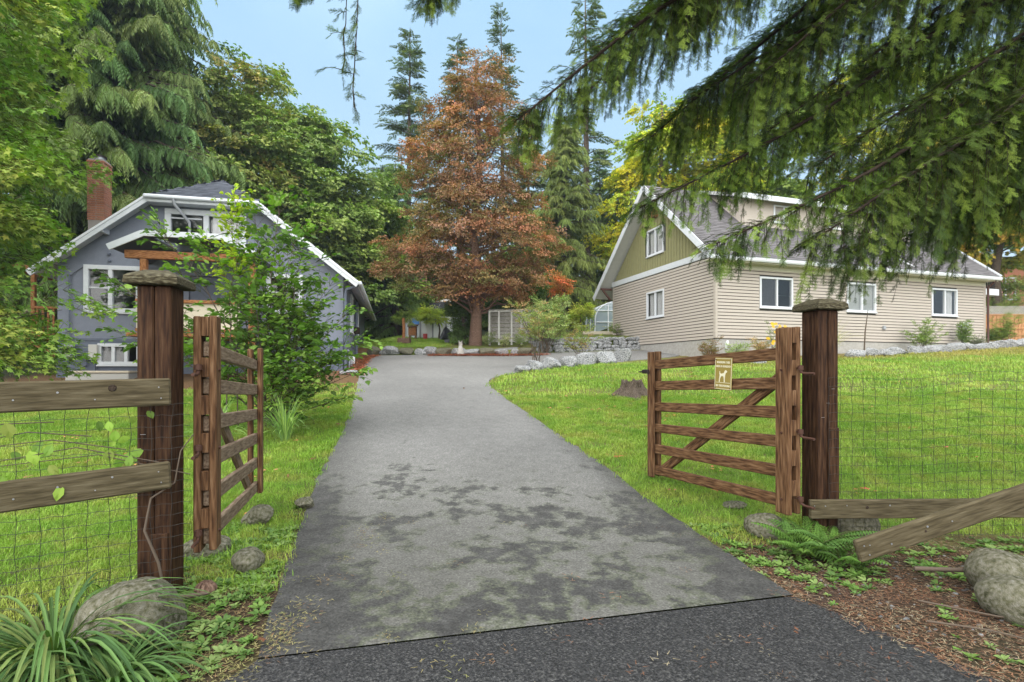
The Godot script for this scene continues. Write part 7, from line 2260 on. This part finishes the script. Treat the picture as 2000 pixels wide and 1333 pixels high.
	var prof := [[-0.02, 0.15], [0.08, 0.17], [0.2, 0.14], [0.32, 0.1], [0.4, 0.075], [0.46, 0.09], [0.53, 0.085], [0.58, 0.04]]
	for i in prof.size() - 1:
		for k in 12:
			var a := TAU * k / 12
			var b := TAU * (k + 1) / 12
			var z0 := 0.05 * sin(i * 0.9)
			var z1 := 0.05 * sin((i + 1) * 0.9)
			mb.quad(Vector3(cos(b) * prof[i][1], prof[i][0], sin(b) * prof[i][1] + z0), Vector3(cos(a) * prof[i][1], prof[i][0], sin(a) * prof[i][1] + z0), Vector3(cos(a) * prof[i + 1][1], prof[i + 1][0], sin(a) * prof[i + 1][1] + z1), Vector3(cos(b) * prof[i + 1][1], prof[i + 1][0], sin(b) * prof[i + 1][1] + z1))
	for s in [-1, 1]:
		mb.tube([Vector3(s * 0.05, 0.55, 0.02), Vector3(s * 0.075, 0.66, 0.02)], [0.03, 0.006], 6)
		mb.tube([Vector3(s * 0.07, 0.3, 0.1), Vector3(s * 0.07, 0.0, 0.17)], [0.045, 0.04], 7)
	part("figure", mb.mesh(), M.concrete, sg)
	# greenhouse: hooped tunnel with a glazed front
	var gr := thing("greenhouse", "hooped greenhouse with clear sheeting behind the beige house", "greenhouse", P(6.35, 31.0), deg_to_rad(8))
	var arch := []
	for i in 15:
		var a := PI * i / 14.0
		arch.append(Vector3(cos(a) * 1.35, 0.75 + sin(a) * 1.05, 0))
	arch.push_front(Vector3(1.38, -0.1, 0))
	arch.append(Vector3(-1.38, -0.1, 0))
	for k in 5:
		var pts := []
		for p in arch: pts.append(p + Vector3(0, 0, -k * 0.95))
		pipe(gr, "hoop", pts, 0.035, M.vinyl, 6)
	mb = MB.new()
	for i in arch.size() - 1:
		for k in 1:
			mb.quad(arch[i + 1] * 1.01, arch[i] * 1.01, arch[i] * 1.01 + Vector3(0, 0, -3.8), arch[i + 1] * 1.01 + Vector3(0, 0, -3.8))
	part("sheeting", mb.mesh(), M.greenhouse_sheet, gr)
	mb = MB.new()
	for i in arch.size() - 1: mb.tri(Vector3(0, 0.4, 0), arch[i], arch[i + 1])
	part("front_panel", mb.mesh(), M.greenhouse_sheet, gr, Vector3(0, 0, 0.01))
	for x in [-0.55, 0.0, 0.55]: cuboid(gr, "upright", Vector3(x, 0.75, 0.03), Vector3(0.06, 1.7, 0.05), M.vinyl)
	for y in [0.55, 1.25]: cuboid(gr, "cross_rail", Vector3(0, y, 0.035), Vector3(2.6, 0.05, 0.05), M.vinyl)
	rng.seed = 806
	for q in [["pale timber edge of the raised bed before the greenhouse", 5.0, 27.4, 2.4]]:
		tag(cuboid_top("timber_edging", P(q[1], q[2], 0.08), Vector3(q[3], 0.16, 0.12), M.tan_panel), q[0], "edging")
	# board fence with lattice at the right edge
	var bf := thing("board_fence", "orange cedar board fence with lattice top at the right edge", "fence", P(24.8, 28.2), -0.05)
	for k in 34:
		cuboid(bf, "board", Vector3(k * 0.19, 0.72, 0), Vector3(0.175, 1.5, 0.025), M.fence_boards, 0.004)
	cuboid(bf, "rail", Vector3(3.1, 0.75, 0.035), Vector3(6.4, 0.09, 0.04), M.fence_boards)
	cuboid(bf, "rail", Vector3(3.1, 1.5, 0.02), Vector3(6.4, 0.06, 0.07), M.fence_boards)
	mb = MB.new()
	for k in 46:
		for s in [-1.0, 1.0]:
			var a := Vector3(k * 0.14 - 0.1, 1.53, 0.006 * s)
			mb.box(a + Vector3(s * 0.2, 0.22, 0), Vector3(0.035, 0.6, 0.008), 0.0, Basis(Vector3.BACK, -s * 0.74))
	part("lattice", mb.mesh(), M.grey_planks, bf).set_meta("kind", "stuff")
	shrub("hedge_plant", "low dark planting at the foot of the board fence", "plant", P(25.5, 27.4), fan(30, Vector2(0.2, 2.2), Vector2(0.25, 0.7), 808, 0.25), 0.008, S.small, 0.5, 0.08, DARK, 809, 0.1, "", 0.5)
	shrub("hedge_plant", "leafy shrub hanging over the board fence lattice", "plant", P(26.5, 28.9), fan(22, Vector2(0.3, 2.4), Vector2(1.6, 2.6), 810, 0.4), 0.012, S.small, 0.8, 0.12, OLIVE, 811, 0.35, "", 0.5)
	leafy("garden_shrub", "tall leafy bush hiding the corner of the neighbouring brick house", "bush", P(29.6, 30.6), 3.2, 0.08, [[Vector3(0, 2.4, 0), Vector3(2.4, 2.2, 1.0)]], 34, 18, S.small, 1.1, OLIVE, 812, "", null, 0.6, -0.9)
	# neighbour's brick house
	var nb := thing("brick_house", "corner of a neighbouring brick house beyond the board fence", "house", P(32.0, 34.5), -0.1)
	cuboid(nb, "wall", Vector3(3.0, 2.5, -3), Vector3(7.0, 5.0, 6.0), M.brick_red, 0.0)
	cuboid(nb, "roof", Vector3(3.0, 5.2, -3), Vector3(8.0, 0.4, 7.0), M.shingle_slate, 0.05)
	add_window(nb, Transform3D(Basis.IDENTITY, Vector3(0.5, 2.6, 0.0)), 1.3, 1.5, [0.5], [], 0.1, 0.06, "")
	# white plank at the lawn's far right
	tag(cuboid_top("timber_edging", P(23.9, 23.9, 0.05), Vector3(3.4, 0.12, 0.12), M.white_plastic), "long white timber edging at the right end of the rock bed", "edging")
	# service wires to the cottage
	var ww := thing("service_wire", "thin service wires running to the cottage's upper left wall", "wire", Vector3(-13.2, 4.5, -15.2))
	for q in [[Vector3(-6, 2.2, 3.0), 0.02], [Vector3(-6, 1.7, 3.2), 0.12]]:
		var pts := []
		for i in 9:
			var u := i / 8.0
			pts.append(Vector3(0, q[1], 0).lerp(q[0], u) + Vector3(0, -0.5 * sin(u * PI), 0))
		pipe(ww, "wire", pts, 0.008, M.black_plastic, 4)

func cuboid_top(called: String, at: Vector3, s: Vector3, m: Material) -> MeshInstance3D:
	var mb := MB.new()
	mb.box(Vector3.ZERO, s, 0.01)
	return part(called, mb.mesh(), m, null, at)
# ---------------------------------------------------------------- the scene
func _ready() -> void:
	# camera: level, lens shifted up a little, eye 1.45 m above the road
	var cam := Camera3D.new()
	cam.name = "camera"
	cam.projection = Camera3D.PROJECTION_FRUSTUM
	cam.near = 0.05
	cam.far = 600.0
	cam.size = 2.0 * 0.05 * 0.6665
	cam.frustum_offset = Vector2(0, 0.05 * 0.0565)
	add_child(cam)
	cam.position = Vector3(0, EYE, 0)
	cam.current = true
	# sky, soft high sun, exposure
	var sky := Sky.new()
	var sm_ := ProceduralSkyMaterial.new()
	sm_.sky_top_color = lin(0.066, 0.114, 0.164)
	sm_.sky_horizon_color = lin(0.13, 0.158, 0.176)
	sm_.sky_curve = 0.28
	sm_.ground_bottom_color = lin(0.06, 0.07, 0.05)
	sm_.ground_horizon_color = lin(0.3, 0.33, 0.34)
	sm_.sky_cover = ntex(0.006, [Color(0, 0, 0), Color(0, 0, 0), lin(0.03, 0.029, 0.027)], [0.0, 0.45, 1.0], 19, 5, 1024)
	sky.sky_material = sm_
	var env := Environment.new()
	env.background_mode = Environment.BG_SKY
	env.sky = sky
	env.tonemap_mode = Environment.TONE_MAPPER_LINEAR
	env.tonemap_exposure = 6.1
	env.fog_enabled = true
	env.fog_density = 0.0005
	env.fog_light_color = Color(0.86, 0.92, 1.0)
	env.sdfgi_enabled = true
	env.ssao_enabled = true
	env.ssil_enabled = true
	var we := WorldEnvironment.new()
	we.name = "environment"
	we.environment = env
	add_child(we)
	var sun := DirectionalLight3D.new()
	sun.name = "sun"
	sun.light_color = Color(1.0, 0.975, 0.94)
	sun.light_energy = 0.5
	sun.light_angular_distance = 130.0
	sun.sky_mode = DirectionalLight3D.SKY_MODE_LIGHT_ONLY
	sun.shadow_enabled = true
	add_child(sun)
	sun.rotation_degrees = Vector3(-56, -12, 0)

	make_materials()
	make_ground()
	make_drive()
	beige_house()
	grey_house()
	make_sprays()
	make_trees()
	make_hemlock()
	make_gates()
	make_back()
	make_rocks()
	make_shrubs()
	make_lawn()
	make_litter()
